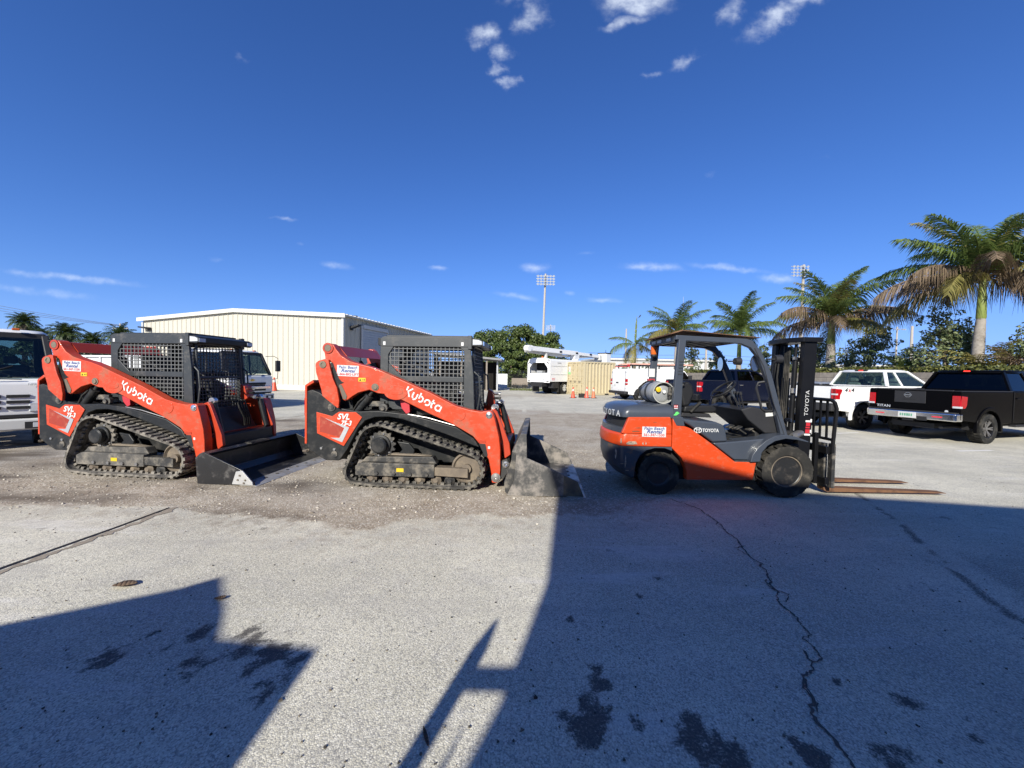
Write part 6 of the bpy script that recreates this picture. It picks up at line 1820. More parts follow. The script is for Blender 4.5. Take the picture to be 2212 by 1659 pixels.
def cabover(label, loc, rotz, sc, badge, dump, split=True):
    t = thing('cabover_truck', label, 'truck', loc, rotz, 'white cab over trucks at the left')
    t.scale = (sc,) * 3
    prof = [(-1.75, .55), (-1.75, 2.25), (-1.55, 2.33), (-.62, 2.33), (-.48, 2.27), (-.10, 1.42), (-.02, 1.30), (.0, .85), (-.02, .62), (-.18, .60), (-.32, .95), (-1.05, .95), (-1.2, .60)]
    b = MB()
    rings = []
    # cab: lower body, then the glazed upper part with pillars
    low = [(-1.75, .62), (-1.75, 1.36), (-.085, 1.36), (-.02, 1.28), (.0, .85), (-.02, .62), (-.22, .62), (-.30, .86), (-1.02, .86), (-1.12, .62)]
    b.prism(low, -1.0, 1.0); cb = b.build('cab_body', WHITE, t, bevel=.06, seg=3)
    rings = []
    for dz, ins in ((2.20, .0), (2.27, .03), (2.32, .12), (2.335, .3)):
        x0, x1, h = -1.75 + ins, -.46 - ins * .8, .93 - ins * .7; c = .12
        rings.append([(x0 + c, -h, dz), (x1 - c, -h, dz), (x1, -h + c * 1.6, dz), (x1, h - c * 1.6, dz), (x1 - c, h, dz), (x0 + c, h, dz), (x0, h - c, dz), (x0, -h + c, dz)])
    MB().loft(rings).build('roof', WHITE, t, smooth=60)
    b = MB()
    for s in (-1, 1):
        bar(b, (-.10, s * .95, 1.34), (-.50, s * .87, 2.22), .10, .10, (1, 0, 0))
        bar(b, (-1.70, s * .95, 1.34), (-1.70, s * .88, 2.22), .12, .09, (1, 0, 0))
        bar(b, (-1.1, s * .96, 1.34), (-1.1, s * .895, 2.22), .06, .06, (1, 0, 0))
    bar(b, (-.49, -.88, 2.20), (-.49, .88, 2.20), .12, .08); b.box(-1.75, -1.70, -.93, .93, 1.36, 1.46).box(-1.75, -1.70, -.93, -.78, 1.46, 2.2).box(-1.75, -1.70, .78, .93, 1.46, 2.2).box(-1.75, -1.70, -.78, .78, 2.14, 2.2)
    b.build('pillars', PLASTIC if split else WHITE, t, bevel=.02)
    pane(t, [(-.075, -.90, 1.38), (-.075, .90, 1.38), (-.46, .83, 2.17), (-.46, -.83, 2.17)], GLASS_C, 'windscreen', .006, (.9, 0, .4))
    pane(t, [(-1.74, -.78, 1.46), (-1.74, .78, 1.46), (-1.74, .78, 2.14), (-1.74, -.78, 2.14)], GLASS_C, 'rear_window', .005, (-1, 0, 0))
    for s in (-1, 1):
        pane(t, [(-1.06, s * .97, 1.40), (-.2, s * .97, 1.40), (-.5, s * .905, 2.16), (-1.06, s * .905, 2.16)], GLASS_M, 'side_window', .005, (0, s, 0))
        pane(t, [(-1.64, s * .97, 1.40), (-1.15, s * .97, 1.40), (-1.15, s * .905, 2.16), (-1.64, s * .905, 2.16)], GLASS_M, 'side_window', .005, (0, s, 0))
        b = MB(); b.tube([(-.28, s * .90, 2.12), (-.05, s * 1.08, 2.14), (.05, s * 1.20, 2.05), (.05, s * 1.20, 1.95)], .012); b.tube([(.05, s * 1.20, 1.5), (.03, s * 1.19, 1.2), (-.1, s * 1.0, 1.15)], .012)
        ma = b.build('mirror_arm', PLASTIC, t)
        MB().box(-.0, .09, s * 1.20 - .11, s * 1.20 + .11, 1.5, 1.96).build('mirror', PLASTIC, ma, bevel=.025)
        MB().box(-.045, .012, s * .78 - .16, s * .78 + .16, .70, .90).build('headlight', CLEARL, cb, bevel=.03)
        MB().box(-.45, -.38, s * .5 - .05, s * .5 + .05, 2.30, 2.345).build('marker_lamp', AMBER, t, bevel=.01)
    b = MB(); b.tube([(-.02, -.6, 1.335), (.0, 0, 1.36), (-.02, .55, 1.34)], .008); b.tube([(.01, -.1, 1.36), (-.16, .45, 1.60)], .010); b.tube([(.01, -.75, 1.36), (-.16, -.2, 1.6)], .010); b.build('wiper', PLASTIC, t)
    b = MB(); c = Vector((-.52, .42, 1.40)); ax = Vector((-.5, 0, .85)).normalized(); u = Vector((0, 1, 0)); w = ax.cross(u)
    b.tube([c + (u * cos(2 * pi * k / 24) + w * sin(2 * pi * k / 24)) * .22 for k in range(25)], .016, cap=False); b.tube([c, c + Vector((.2, 0, -.3))], .03); b.build('steering_wheel', PLASTIC, t)
    b = MB(); b.box(-1.2, -1.08, -.75, -.25, 1.0, 1.62).box(-1.2, -1.08, .2, .7, 1.0, 1.62).box(-1.19, -1.09, -.60, -.40, 1.64, 1.80).box(-1.19, -1.09, .35, .55, 1.64, 1.80); b.build('seat', PLASTIC, t, bevel=.04)
    MB().box(-.55, -.09, -.88, .88, 1.20, 1.34).build('dashboard', PLASTIC, t, bevel=.04)
    MB().box(-.43, -.40, -.16, .06, 2.02, 2.09).build('inner_mirror', PLASTIC, t)
    # front
    b = MB()
    if badge == 'bowtie':
        b.prism([(.008, .98), (.018, .97), (.018, 1.04), (.008, 1.05)], -.62, .62)
        b.box(.0, .02, -.58, .58, .90, .96); b.box(-.01, .012, -.62, .62, .72, .80)
    else:
        for zz in (.99, .88, .77):
            for (ya, yb) in ((-.64, -.36), (-.30, -.04), (.04, .30), (.36, .64)): b.box(-.02, .016, ya, yb, zz, zz + .055)
    b.box(-.02, .006, -.9, .9, .60, .66)
    b.build('grille', DEEP, cb)
    if badge == 'bowtie':
        m = Matrix.Translation((.003, -.0, 1.15)) @ Matrix.Rotation(radians(90), 4, 'Z') @ Matrix.Rotation(radians(90), 4, 'X')
        b = MB(); b.M = m; b.prism([(-.11, -.02), (-.035, -.02), (-.04, -.045), (.03, -.045), (.035, -.02), (.10, -.02), (.115, .02), (.04, .02), (.045, .045), (-.03, .045), (-.035, .02), (-.10, .02)], 0, .012, 'z')
        b.build('emblem', mat('gold_emblem', (.62, .42, .08), .35, metal=.5), cb)
        MB().prism([(.0, .80), (.03, .80), (.03, .90), (.0, .92)], -.85, .85).build('grille_bar', CHROME, cb, bevel=.008)
        text('4500', .07, LETTERG, cb, Matrix.Translation((-.005, .70, 1.28)) @ Matrix.Rotation(radians(90), 4, 'Z') @ Matrix.Rotation(radians(90), 4, 'X'), sx=1.1)
    else:
        mm = lambda y, z: Matrix.Translation((.014, y, z)) @ Matrix.Rotation(radians(90), 4, 'Z') @ Matrix.Rotation(radians(90), 4, 'X')
        text('ISUZU', .14, LETTERG, cb, mm(-.28, 1.09), sx=1.1, offset=.002)
        text('NPR HD', .055, GREYPL, cb, mm(.62, 1.225), sx=1.1, offset=.001)
    b = MB(); b.box(-.10, .08, -1.0, 1.0, .36, .58); bp = b.build('front_bumper', WHITED, t, bevel=.04, seg=3)
    for s in (-1, 1):
        b = MB(); b.box(.079, .083, s * .74 - .17, s * .74 + .17, .39, .52); fl = b.build('fog_lamp_recess', DEEP, bp)
        MB().box(.083, .09, s * .74 - .07, s * .74 + .07, .41, .50).build('fog_lamp', CLEARL, fl, bevel=.01)
    # chassis, wheels, body
    MB().box(-7.2, -.3, -.42, .42, .55, .80).build('chassis', DEEP, t)
    for s in (-1, 1):
        wheel(t, -.68, s * .82, .40, .24, WHITED, s, 6)
        wheel(t, -4.6, s * .80, .40, .24, WHITED, s, 6); wheel(t, -4.6, s * .55, .40, .22, WHITED, s, 6)
        MB().box(-1.1, -.25, s * .98 - .03, s * .98 + .03, .84, .9).build('wheel_arch_trim', PLASTIC, cb)
        MB().box(-2.9, -2.0, s * .75 - .22, s * .75 + .22, .5, .85).build('fuel_tank', PLASTIC, t, bevel=.05)
    if dump:
        b = MB()
        b.box(-7.6, -1.95, -1.12, 1.12, .90, 1.02)
        b.box(-2.05, -1.95, -1.12, 1.12, 1.02, 2.35)
        for s in (-1, 1):
            b.box(-7.6, -2.051, s * 1.10 - .03, s * 1.10 + .03, 1.02, 1.95)
            for k in range(8): b.box(-7.55 + k * .76, -7.47 + k * .76, s * 1.155 - .025, s * 1.155 + .025, .95, 2.0)
            b.box(-7.6, -2.051, s * 1.15 - .05, s * 1.15 + .05, 1.951, 2.03)
        b.box(-7.66, -7.601, -1.12, 1.12, 1.02, 1.95)
        b.build('dump_bed', mat('pale_grey_bed_paint', (.55, .56, .57), .5, var=.06, dirt=(.35, .34, .32), dirt_amt=.3), t, bevel=.008)
        b = MB()
        pts0 = [(-2.6 - k * .5, -.9, 1.96 + .05 * sin(k * 2.1)) for k in range(10)]
        b.loft([[(x, -.9, 1.85), (x, -.4, z + .07), (x, .3, z + .1), (x, .9, 1.87), (x, .9, 1.6), (x, -.9, 1.6)] for (x, y, z) in pts0])
        b.build('load_cover', STWHITE, t, smooth=40)
    return t


cabover('white cab over truck with bowtie emblem and grey bed, in front of the warehouse', (-10.22, 15.155, 0), radians(-12), 1.0, 'bowtie', True)
cabover('white cab over truck cut off by the left frame edge behind the first loader', (-9.66, 6.90, 0), radians(-36.0), .985, 'slots', False)

# ------------------------------------------------------------------ bucket truck
bt = thing('bucket_truck', 'white tree trimming bucket truck with chip box and folded boom', 'bucket truck', (2.90, 29.45, 0), radians(46))
b = MB()                      # origin: rear right corner on the ground; x forward, y left
W2 = 2.25
b.prism([(0, 1.0), (0, 2.35), (.45, 2.78), (W2 - .45, 2.78), (W2, 2.35), (W2, 1.0)], .05, .12, 'x') if False else None
box = MB()
box.box(.0, 4.2, .0, .06, 1.0, 2.62).box(.0, 4.2, W2 - .06, W2, 1.0, 2.62).box(.06, 4.2, .06, W2 - .06, 1.0, 1.08)
box.prism([(0.0, 2.62), (.10, 2.76), (W2 - .10, 2.76), (W2, 2.62), (W2 - .07, 2.60), (W2 - .14, 2.70), (.14, 2.70), (.07, 2.60)], 0.0, 4.2, 'x')
box.box(4.12, 4.2, .06, W2 - .06, 1.08, 2.6)
box_shade = MB(); box_shade.box(1.0, 1.05, .07, W2 - .07, 1.9, 2.6); box_shade.prism([(0.05, 2.69), (1.0, 2.58), (1.0, 2.56), (.05, 2.66)], .15, W2 - .15)  # near-black sheets painting in the shade at the top of the chip box
lin2 = MB(); lin2.box(.3, .9, .3, 1.0, 1.1, 1.7).box(.5, .9, 1.2, 1.8, 1.1, 1.85)
cbx = box.build('chip_box', WHITE, bt, bevel=.012)
box_shade.build('painted_shade_sheet', DEEP, cbx); lin2.build('load', GREYPL, cbx, bevel=.03)
b = MB()                      # rear frame with the chamfered opening
b.prism([(0, .92), (.20, .92), (.20, 2.05), (.55, 2.46), (W2 - .55, 2.46), (W2 - .20, 2.05), (W2 - .20, .92), (W2, .92), (W2, 2.50), (W2 - .45, 2.84), (.45, 2.84), (0, 2.50)], -.07, -.001, 'x')
b.box(-.068, -.002, .201, W2 - .201, .92, 1.62)
rfm = b.build('tail_frame', WHITE, cbx, bevel=.008)
b = MB()
for (y, z) in ((.12, 2.42), (.22, 2.48), (W2 - .22, 2.48), (W2 - .12, 2.42), (.12, 1.02), (.24, 1.02), (W2 - .24, 1.02), (W2 - .12, 1.02)):
    b2 = MB(); b2.cyl((-.07, y, z), (-.085, y, z), .05, n=14); b2.build('tail_lamp', MASTB, rfm)
MB().box(-.076, -.0701, .5, .62, 1.08, 1.2).build('tail_label', GREYPL, rfm); MB().box(-.0755, -.0701, .9, 1.0, 1.0, 1.04).build('tail_label', MASTB, rfm)
b = MB()
for z in (1.55, 2.2): b.box(.05, 4.15, -.02, .0, z, z + .03)
b.build('side_rib', WHITED, cbx)
MB().box(.25, .60, -.006, -.0005, 1.12, 1.27).build('side_label', REDB, cbx)
MB().box(.28, .57, -.008, -.0065, 1.15, 1.24).build('side_label', STWHITE, cbx)
MB().box(.9, 1.4, -.006, -.0005, 2.42, 2.50).build('side_label', GREYPL, cbx)
MB().box(-.3, 7.6, .55, 1.7, .62, .95).build('chassis', DEEP, bt)
MB().box(1.2, 1.32, .1, .8, .15, .95).build('mud_flap', RUBBER, bt); MB().box(.35, .42, 1.4, 2.1, .15, .95).build('mud_flap', RUBBER, bt); MB().box(.45, 1.1, .05, .5, .5, .98).build('tool_box', PLASTIC, bt)
for s, y in ((-1, .28), (1, W2 - .28)):
    wheel(bt, 2.1, y, .50, .30, WHITED, s, 8); wheel(bt, 2.1, y + (.32 if s < 0 else -.32), .50, .28, WHITED, s, 8); wheel(bt, 6.6, y, .50, .30, WHITED, s, 8)
b = MB(); b.prism([(5.4, .7), (5.4, 2.5), (5.6, 2.6), (6.5, 2.6), (7.1, 1.75), (8.3, 1.6), (8.4, .7)], .05, W2 - .05); b.build('cab', WHITE, bt, bevel=.06)
for y, s in ((.046, -1), (W2 - .046, 1)): pane(bt, [(5.7, y, 1.7), (6.85, y, 1.7), (6.45, y, 2.45), (5.7, y, 2.45)], GLASS_D, 'side_window', .004, (0, s, 0))
b = MB(); b.cyl((4.8, 1.1, .95), (4.8, 1.1, 2.9), .35, n=20); b.box(4.45, 5.15, .85, 1.35, 2.9, 3.35); b.build('turret', WHITE, bt, bevel=.02)
b = MB(); bar(b, (-1.25, 1.0, 3.52), (4.9, 1.0, 3.42), .36, .34); bar(b, (-1.55, 1.0, 3.5), (-1.1, 1.0, 3.52), .46, .30); b.cyl((-1.5, .78, 3.5), (-1.5, 1.22, 3.5), .25, n=18); bar(b, (4.9, 1.0, 3.42), (8.4, 1.0, 3.3), .28, .26)
bm = b.build('boom', WHITE, bt, bevel=.03)
b = MB(); bar(b, (-1.3, 1.38, 3.35), (3.2, 1.38, 3.15), .26, .24); bar(b, (3.2, 1.38, 3.15), (8.6, 1.38, 3.28), .18, .18); b.build('upper_boom', WHITED, bt, bevel=.02)
for x in (2.4, 4.7, 6.9): MB().box(x - .16, x + .16, .80, .826, 3.36, 3.50).build('boom_hole', MASTB, bm, bevel=.02)
b = MB(); bar(b, (4.6, 1.0, 3.0), (7.6, 1.0, 3.26), .12, .12); b.build('boom_cylinder', GREYPL, bt)
b = MB(); b.box(.6, .75, .9, 1.1, 2.8, 3.36); b.box(.5, .85, .8, 1.2, 2.78, 2.84); b.build('boom_rest', WHITED, bt)
MB().cyl((.2, .95, 2.85), (.2, .95, 2.98), .07).build('beacon', AMBER, bt)
b = MB(); b.prism([(8.9, 2.75), (9.7, 2.75), (9.72, 3.62), (8.88, 3.62)], .4, 1.3); bu = b.build('bucket', WHITE, bt, bevel=.05)
MB().box(8.84, 9.76, .36, 1.34, 3.60, 3.68).build('bucket_rim', MASTB, bu, bevel=.01)
MB().cyl((9.1, .6, 3.68), (9.1, .6, 3.95), .02).build('control_stick', MASTB, bu)
MB().box(8.4, 8.9, .8, 1.4, 2.95, 3.45).build('bucket_mount', WHITED, bt, bevel=.03)

# ------------------------------------------------------------------ cream container and cones
ct = thing('storage_container', 'cream corrugated steel storage container with lock rods and three cones in front', 'container', (5.50, 29.2, 0), radians(27.7))
CL, CW, CH = 3.05, 2.44, 2.59


def corr(b, p0, p1, z0, z1, out, n, nx, ny):
    prof = []
    for k in range(n):
        for f, o in ((0, 0), (.30, 0), (.42, 1), (.72, 1), (.84, 0)): prof.append(((k + f) / n, o))
    prof.append((1, 0))
    for (f0, o0), (f1, o1) in zip(prof, prof[1:]):
        q = lambda f, o, z: (p0[0] + (p1[0] - p0[0]) * f + nx * o * out, p0[1] + (p1[1] - p0[1]) * f + ny * o * out, z)
        b.face([q(f0, o0, z0), q(f1, o1, z0), q(f1, o1, z1), q(f0, o0, z1)])


b = MB()
corr(b, (.1, .085), (CL - .1, .085), .16, CH - .12, -.075, 9, 0, 1)
b.build('side_wall', CREAM, ct, smooth=0, fix=False)
b = MB()
corr(b, (.1, CW - .045), (CL - .1, CW - .045), .16, CH - .12, .036, 11, 0, 1)
b.box(CL - .08, CL - .04, .08, CW - .08, .16, CH - .12)
b.build('far_walls', CREAM, ct, smooth=0)
b = MB()
for y in (0, CW - .09):
    for x in (0, CL - .12): b.box(x, x + .12, y, y + .09, .0, CH)
    b.box(.121, CL - .121, y, y + .07, .02, .16); b.box(.121, CL - .121, y + .005, y + .07, CH - .12, CH)
for x in (0, CL - .1):
    b.box(x, x + .1, .091, CW - .091, .02, .15); b.box(x, x + .1, .091, CW - .091, CH - .12, CH)
b.box(.1, CL - .1, .07, CW - .07, CH - .05, CH - .03)
b.build('frame', CREAM, ct, bevel=.006)
for x in (.02, CL - .12): MB().box(x, x + .10, -.004, .0, .10, .15).build('corner_casting', DIRTROLL, ct)
MB().box(2.0, 2.4, -.003, .0, .03, .13).build('forklift_pocket', DEEP, ct)
for k, y0 in enumerate((.10, CW / 2 + .01)):
    y1 = y0 + CW / 2 - .11
    b = MB(); b.box(.03, .06, y0, y1, .16, CH - .13)
    for z in (.35, .9, 1.45, 2.0): b.box(.015, .03, y0 + .05, y1 - .05, z, z + .28)
    dr = b.build('door', CREAM, ct, bevel=.008)
    for yy in (y0 + .28, y1 - .25):
        b = MB(); b.cyl((-.05, yy, .12), (-.05, yy, CH - .1), .030, n=10)
        for z in (.2, .75, 1.3, 1.9, 2.35): b.box(-.07, .03, yy - .06, yy + .06, z, z + .08)
        lr = b.build('lock_rod', CREAM, dr)
        MB().box(-.10, -.08, yy - .02, yy + .30, 1.05, 1.10).build('lock_handle', DIRTROLL, lr)
m = Matrix.Translation((.012, CW - .20, 1.60)) @ Matrix.Rotation(radians(-90), 4, 'Z') @ Matrix.Rotation(radians(90), 4, 'X')
b = MB(); b.M = m; b.box(0, .42, .16, .60, 0, .002); sg = b.build('rental_sign', STWHITE, ct, smooth=0)
b = MB(); b.M = m; b.box(0, .42, 0, .158, 0, .002); b.build('green_band', GREEN, sg, smooth=0)
text('817', .20, PLASTIC, sg, m @ Matrix.Translation((.05, .32, .004)), sx=.85, offset=.003)
b = MB(); b.M = m; b.box(.05, .36, .22, .25, 0, .003).box(.04, .38, .05, .10, .002, .003); b.build('sign_line', GREYPL, sg, smooth=0)


def cone(label, loc, h, m, lean=0, dark=True):
    t = thing('traffic_cone', label, 'traffic cone', loc, 0, 'orange traffic cones')
    t.rotation_euler = (radians(lean), radians(lean * .5), random.uniform(0, 3))
    s = h / .72
    MB().prism([(-.18 * s, -.18 * s), (.18 * s, -.18 * s), (.18 * s, .18 * s), (-.18 * s, .18 * s)], 0, .03, 'z').build('base', PLASTIC if dark else m, t, bevel=.01)
    b = MB(); b.lathe([(.15 * s, .03), (.135 * s, .06), (.035 * s, h - .01), (.025 * s, h), (.001, h)], (0, 0, 0), axis='z', n=24); b.build('cone_body', m, t)
    b = MB(); rr = lambda z: (.135 - .10 * (z / s - .06) / .65) * s
    for (za, zb_) in ((.50, .60), (.38, .43)): b.lathe([(rr(za * s) + .002, za * s), (rr(zb_ * s) + .002, zb_ * s)], (0, 0, 0), axis='z', n=24)
    b2 = MB(); b2.lathe([(rr(.46 * s) + .001, .46 * s), (rr(.46 * s) + .003, .46 * s), (rr(.60 * s) + .003, .60 * s), (rr(.60 * s) + .001, .60 * s)], (0, 0, 0), axis='z', n=24)
    b2.build('reflective_band', CONEW, t)
    return t


cone('bright orange traffic cone with pale band, leftmost of three by the container', (4.14, 26.0, 0), .74, CONE)
cone('reddish traffic cone in the middle of the three by the container', (5.10, 26.25, 0), .76, mat('red_cone_plastic', (.75, .10, .06), .5), 1)
cone('faded brownish traffic cone, rightmost of three by the container', (5.56, 26.2, 0), .74, CONEF, -1)
cone('red orange traffic cone by the warehouse, right of the pair', (-17.35, 28.1, 0), 1.0, CONE)
cone('red orange traffic cone by the warehouse, half hidden behind the cab over truck', (-17.95, 28.3, 0), 1.0, CONE)
MB().box(0, .4, 0, .3, 0, .28).build('rubber_block', RUBBER, None)
o = bpy.data.objects['rubber_block']; o.location = (4.62, 26.35, 0); tag(o, 'black rubber block on the ground beside the middle cone', 'block')

# ================================================================== VEGETATION
FROND = leafmat('palm_frond_green', (.065, .105, .024), (.18, .235, .06), .35)
FRONDD = leafmat('dark_palm_frond', (.028, .048, .016), (.085, .115, .032), .22)
FRONDY = leafmat('yellowing_palm_frond', (.15, .14, .035), (.28, .24, .08), .3)
FRONDB = leafmat('dead_palm_frond', (.085, .060, .036), (.23, .165, .105), .2, .7)
TRUNK = mat('grey_palm_trunk', (.26, .235, .205), .9, var=.3, scale=5, bump=.4, bscale=14, dirt=(.12, .10, .08), dirt_amt=.4, dscale=3)
SHAFT = mat('green_crownshaft', (.17, .21, .045), .5, var=.3, scale=3, dirt=(.20, .17, .08), dirt_amt=.35, dscale=3)
BARK = mat('brown_bark', (.16, .125, .09), .9, var=.3, scale=8)
LEAFM = leafmat('broad_leaf_green', (.038, .066, .015), (.135, .175, .045), .28)
LEAFD2 = leafmat('dark_broad_leaf', (.022, .042, .013), (.080, .105, .032), .2)
LEAFG = leafmat('grey_green_shrub_leaf', (.07, .10, .04), (.24, .28, .13), .3)
COVER = leafmat('ground_cover_leaf', (.05, .07, .02), (.19, .19, .055), .25)


def frond(b, base, az, e0, droop, L, rnd, nl=62, lw=.085, ll=.29, hang=.5, wind=0.0):
    p = Vector(base); pts = []; dirs = []
    n = 22
    for i in range(n + 1):
        s = i / n
        el = e0 - droop * s ** 1.25
        a = az + wind * s * s
        d = Vector((cos(a) * cos(el), sin(a) * cos(el), sin(el)))
        pts.append(p.copy()); dirs.append(d)
        p = p + d * (L / n)
    b.tube(pts, [max(.006, .045 * (1 - i / n) + .004) * (L / 4) for i in range(n + 1)], n=4)
    for k in range(nl):
        s = .10 + .90 * k / (nl - 1)
        i = min(n - 1, int(s * n)); f = s * n - i
        q = pts[i].lerp(pts[i + 1], f); d = dirs[i]
        side = d.cross(Vector((0, 0, 1)))
        side = side.normalized() if side.length > .05 else Vector((-sin(az), cos(az), 0))
        up = side.cross(d).normalized()
        l = L * ll * (.35 + .65 * sin(pi * min(1, .18 + s * .86)) ** .8) * rnd.uniform(.8, 1.12)
        for sg in (-1, 1):
            if rnd.random() < .06: continue
            out = (side * sg * .80 + d * (.45 + .5 * s) + up * rnd.uniform(-.12, .38)).normalized()
            w = d * lw * rnd.uniform(.7, 1.2) * (L / 4)
            m1 = q + out * l * .5 + Vector((0, 0, -1)) * l * hang * .18
            tip = q + out * l * .92 + Vector((0, 0, -1)) * l * hang * rnd.uniform(.7, 1.1)
            b.face([q - w * .5, q + w * .5, m1 + w * .55, m1 - w * .55])
            b.face([m1 - w * .55, m1 + w * .55, tip + w * .06, tip - w * .06])


def palm(label, x, y, z0, ztop, L, tr, seed, nf=15, shaft=1.4, kinds=(.75, .15, .10), spear=1.0, lean=0.0, el=(1.25, -.25), group='royal palms behind the block wall', cat='palm tree', hang=.5, wind=.25, az0=None, mats=None, dr=(1.0, .9), nl=84, lw=.052, ll=.29):
    rnd = random.Random(seed)
    t = thing('palm_tree', label, cat, (x, y, z0), 0, group)
    h = ztop - z0
    b = MB()
    pts, rs = [], []
    n = 16
    for i in range(n + 1):
        s = i / n
        pts.append((lean * s * s, 0, s * (h - shaft)))
        rs.append(tr * (1.18 - .3 * s + .12 * sin(pi * s)) * (1 + (.045 if i % 2 else 0)))
    b.tube(pts, rs, n=14)
    b.build('trunk', TRUNK, t, smooth=50)
    if shaft > .2:
        b = MB()
        b.tube([(lean, 0, h - shaft), (lean, 0, h - shaft + .05), (lean, 0, h - shaft * .5), (lean, 0, h), (lean, 0, h + .35)], [tr * .85, tr * .98, tr * .85, tr * .55, tr * .25], n=14)
        b.build('crownshaft', SHAFT, t, smooth=50)
    B = [MB() for _ in range(3)]
    for k in range(nf):
        u = (k + .5) / nf
        e = el[0] + (el[1] - el[0]) * u + rnd.uniform(-.1, .1)
        az = (az0 or 0) + k * 2.39996 + rnd.uniform(-.25, .25)
        q = rnd.random()
        if u > .62: kd = 2 if q < kinds[2] * 2.4 else (1 if q < kinds[2] * 2.4 + kinds[1] * 2 else 0)
        else: kd = 1 if q < kinds[1] * .6 else 0
        frond(B[kd], (lean, 0, h + .1 - .25 * u), az, e, dr[0] + dr[1] * u + rnd.uniform(-.15, .2), L * rnd.uniform(.86, 1.08), rnd, hang=hang * (1.9 if kd == 2 else (.7 + .9 * u)), wind=wind * rnd.uniform(-.3, 1.0), nl=nl, lw=lw, ll=ll)
    if spear:
        frond(B[0], (lean, 0, h), 1.0, 1.50, .12, L * spear, rnd, ll=.07, hang=.1)
    mm = mats or (FROND, FRONDY, FRONDB)
    for bb, nm, m in zip(B, ('crown', 'yellowing_fronds', 'dead_fronds'), mm):
        if bb.v: bb.build(nm, m, t, smooth=0, fix=False)
    return t


BANK = 1.97
palm('tallest palm in view with thick crown and large brown dead fronds at right', 22.4, 18.6, BANK, 6.5, 4.15, .185, 21, nf=28, shaft=1.9, spear=0, kinds=(.5, .25, .38), lean=.08, el=(1.5, .22), dr=(.85, .5), wind=.4, hang=.75)
palm('palm with wide untidy crown beside the forklift mast', 22.5, 27.3, BANK, 5.75, 4.2, .25, 34, nf=25, shaft=1.7, spear=0, kinds=(.6, .35, .3), el=(1.5, .15), dr=(.9, .5), hang=.7)
palm('palm with tidy green crown directly above the forklift roof', 22.3, 38.0, BANK, 6.0, 4.1, .2, 5, nf=18, shaft=2.4, spear=0, kinds=(.9, .1, .0), el=(1.5, .2), dr=(.9, .5), hang=.6)
palm('palm with upright spreading fronds above the forklift beacon', 19.5, 46.0, 0, 6.9, 4.6, .2, 61, nf=15, shaft=1.6, spear=0, kinds=(.9, .12, .0), el=(1.4, .2), dr=(.9, .5), hang=.6)
palm('thin sparse palm with drooping tips and a bird on its spear', 16.5, 52.0, 0, 5.7, 4.0, .15, 17, nf=8, shaft=1.5, kinds=(.7, .3, .1), el=(1.0, -.35), spear=.96, hang=.8)
palm('palm whose fronds just enter the picture at the right frame edge', 24.7, 15.4, BANK, 6.4, 3.7, .2, 71, nf=18, shaft=1.5, kinds=(.5, .3, .4), el=(1.3, .2), dr=(.9, .5))
SG = 'cabbage palms beyond the yard at left'
SM = (FRONDD, FRONDD, FRONDB)
for (lab, x, z, L, s) in (('round headed cabbage palm standing tallest behind the left truck', -60.7, 6.9, 1.6, 3), ('broad dark cabbage palm second tallest of the left group', -55.5, 5.7, 1.8, 8), ('low dark cabbage palm between its broad neighbour and the loader cab', -52.3, 4.6, 1.9, 12),
                          ('dark cabbage palm nearest the warehouse corner', -48.8, 5.3, 1.9, 15), ('low cabbage palm partly hidden by the tallest one', -58.7, 5.0, 1.9, 19)):
    palm(lab, x, 48.0, 0, z, L, .2, s, nf=60, shaft=.15, kinds=(.9, .05, .15), spear=0, el=(1.3, -.9), group=SG, hang=.5, wind=.1, mats=SM, nl=26, lw=.14, ll=.34)


def leaves(b, c, rad, n, size, rnd, shell=.45):
    c = Vector(c)
    for _ in range(n):
        while True:
            v = Vector((rnd.uniform(-1, 1), rnd.uniform(-1, 1), rnd.uniform(-1, 1)))
            if shell < v.length < 1: break
        p = c + Vector((v.x * rad[0], v.y * rad[1], v.z * rad[2]))
        s = size * rnd.uniform(.6, 1.3)
        nrm = (v.normalized() * .8 + Vector((rnd.uniform(-1, 1), rnd.uniform(-1, 1), rnd.uniform(-.3, 1)))).normalized()
        u = nrm.orthogonal().normalized(); a = rnd.uniform(0, 6.28)
        w = nrm.cross(u); u, w = u * cos(a) + w * sin(a), w * cos(a) - u * sin(a)
        b.face([p - u * s, p + w * s * .55, p + u * s, p - w * s * .55])


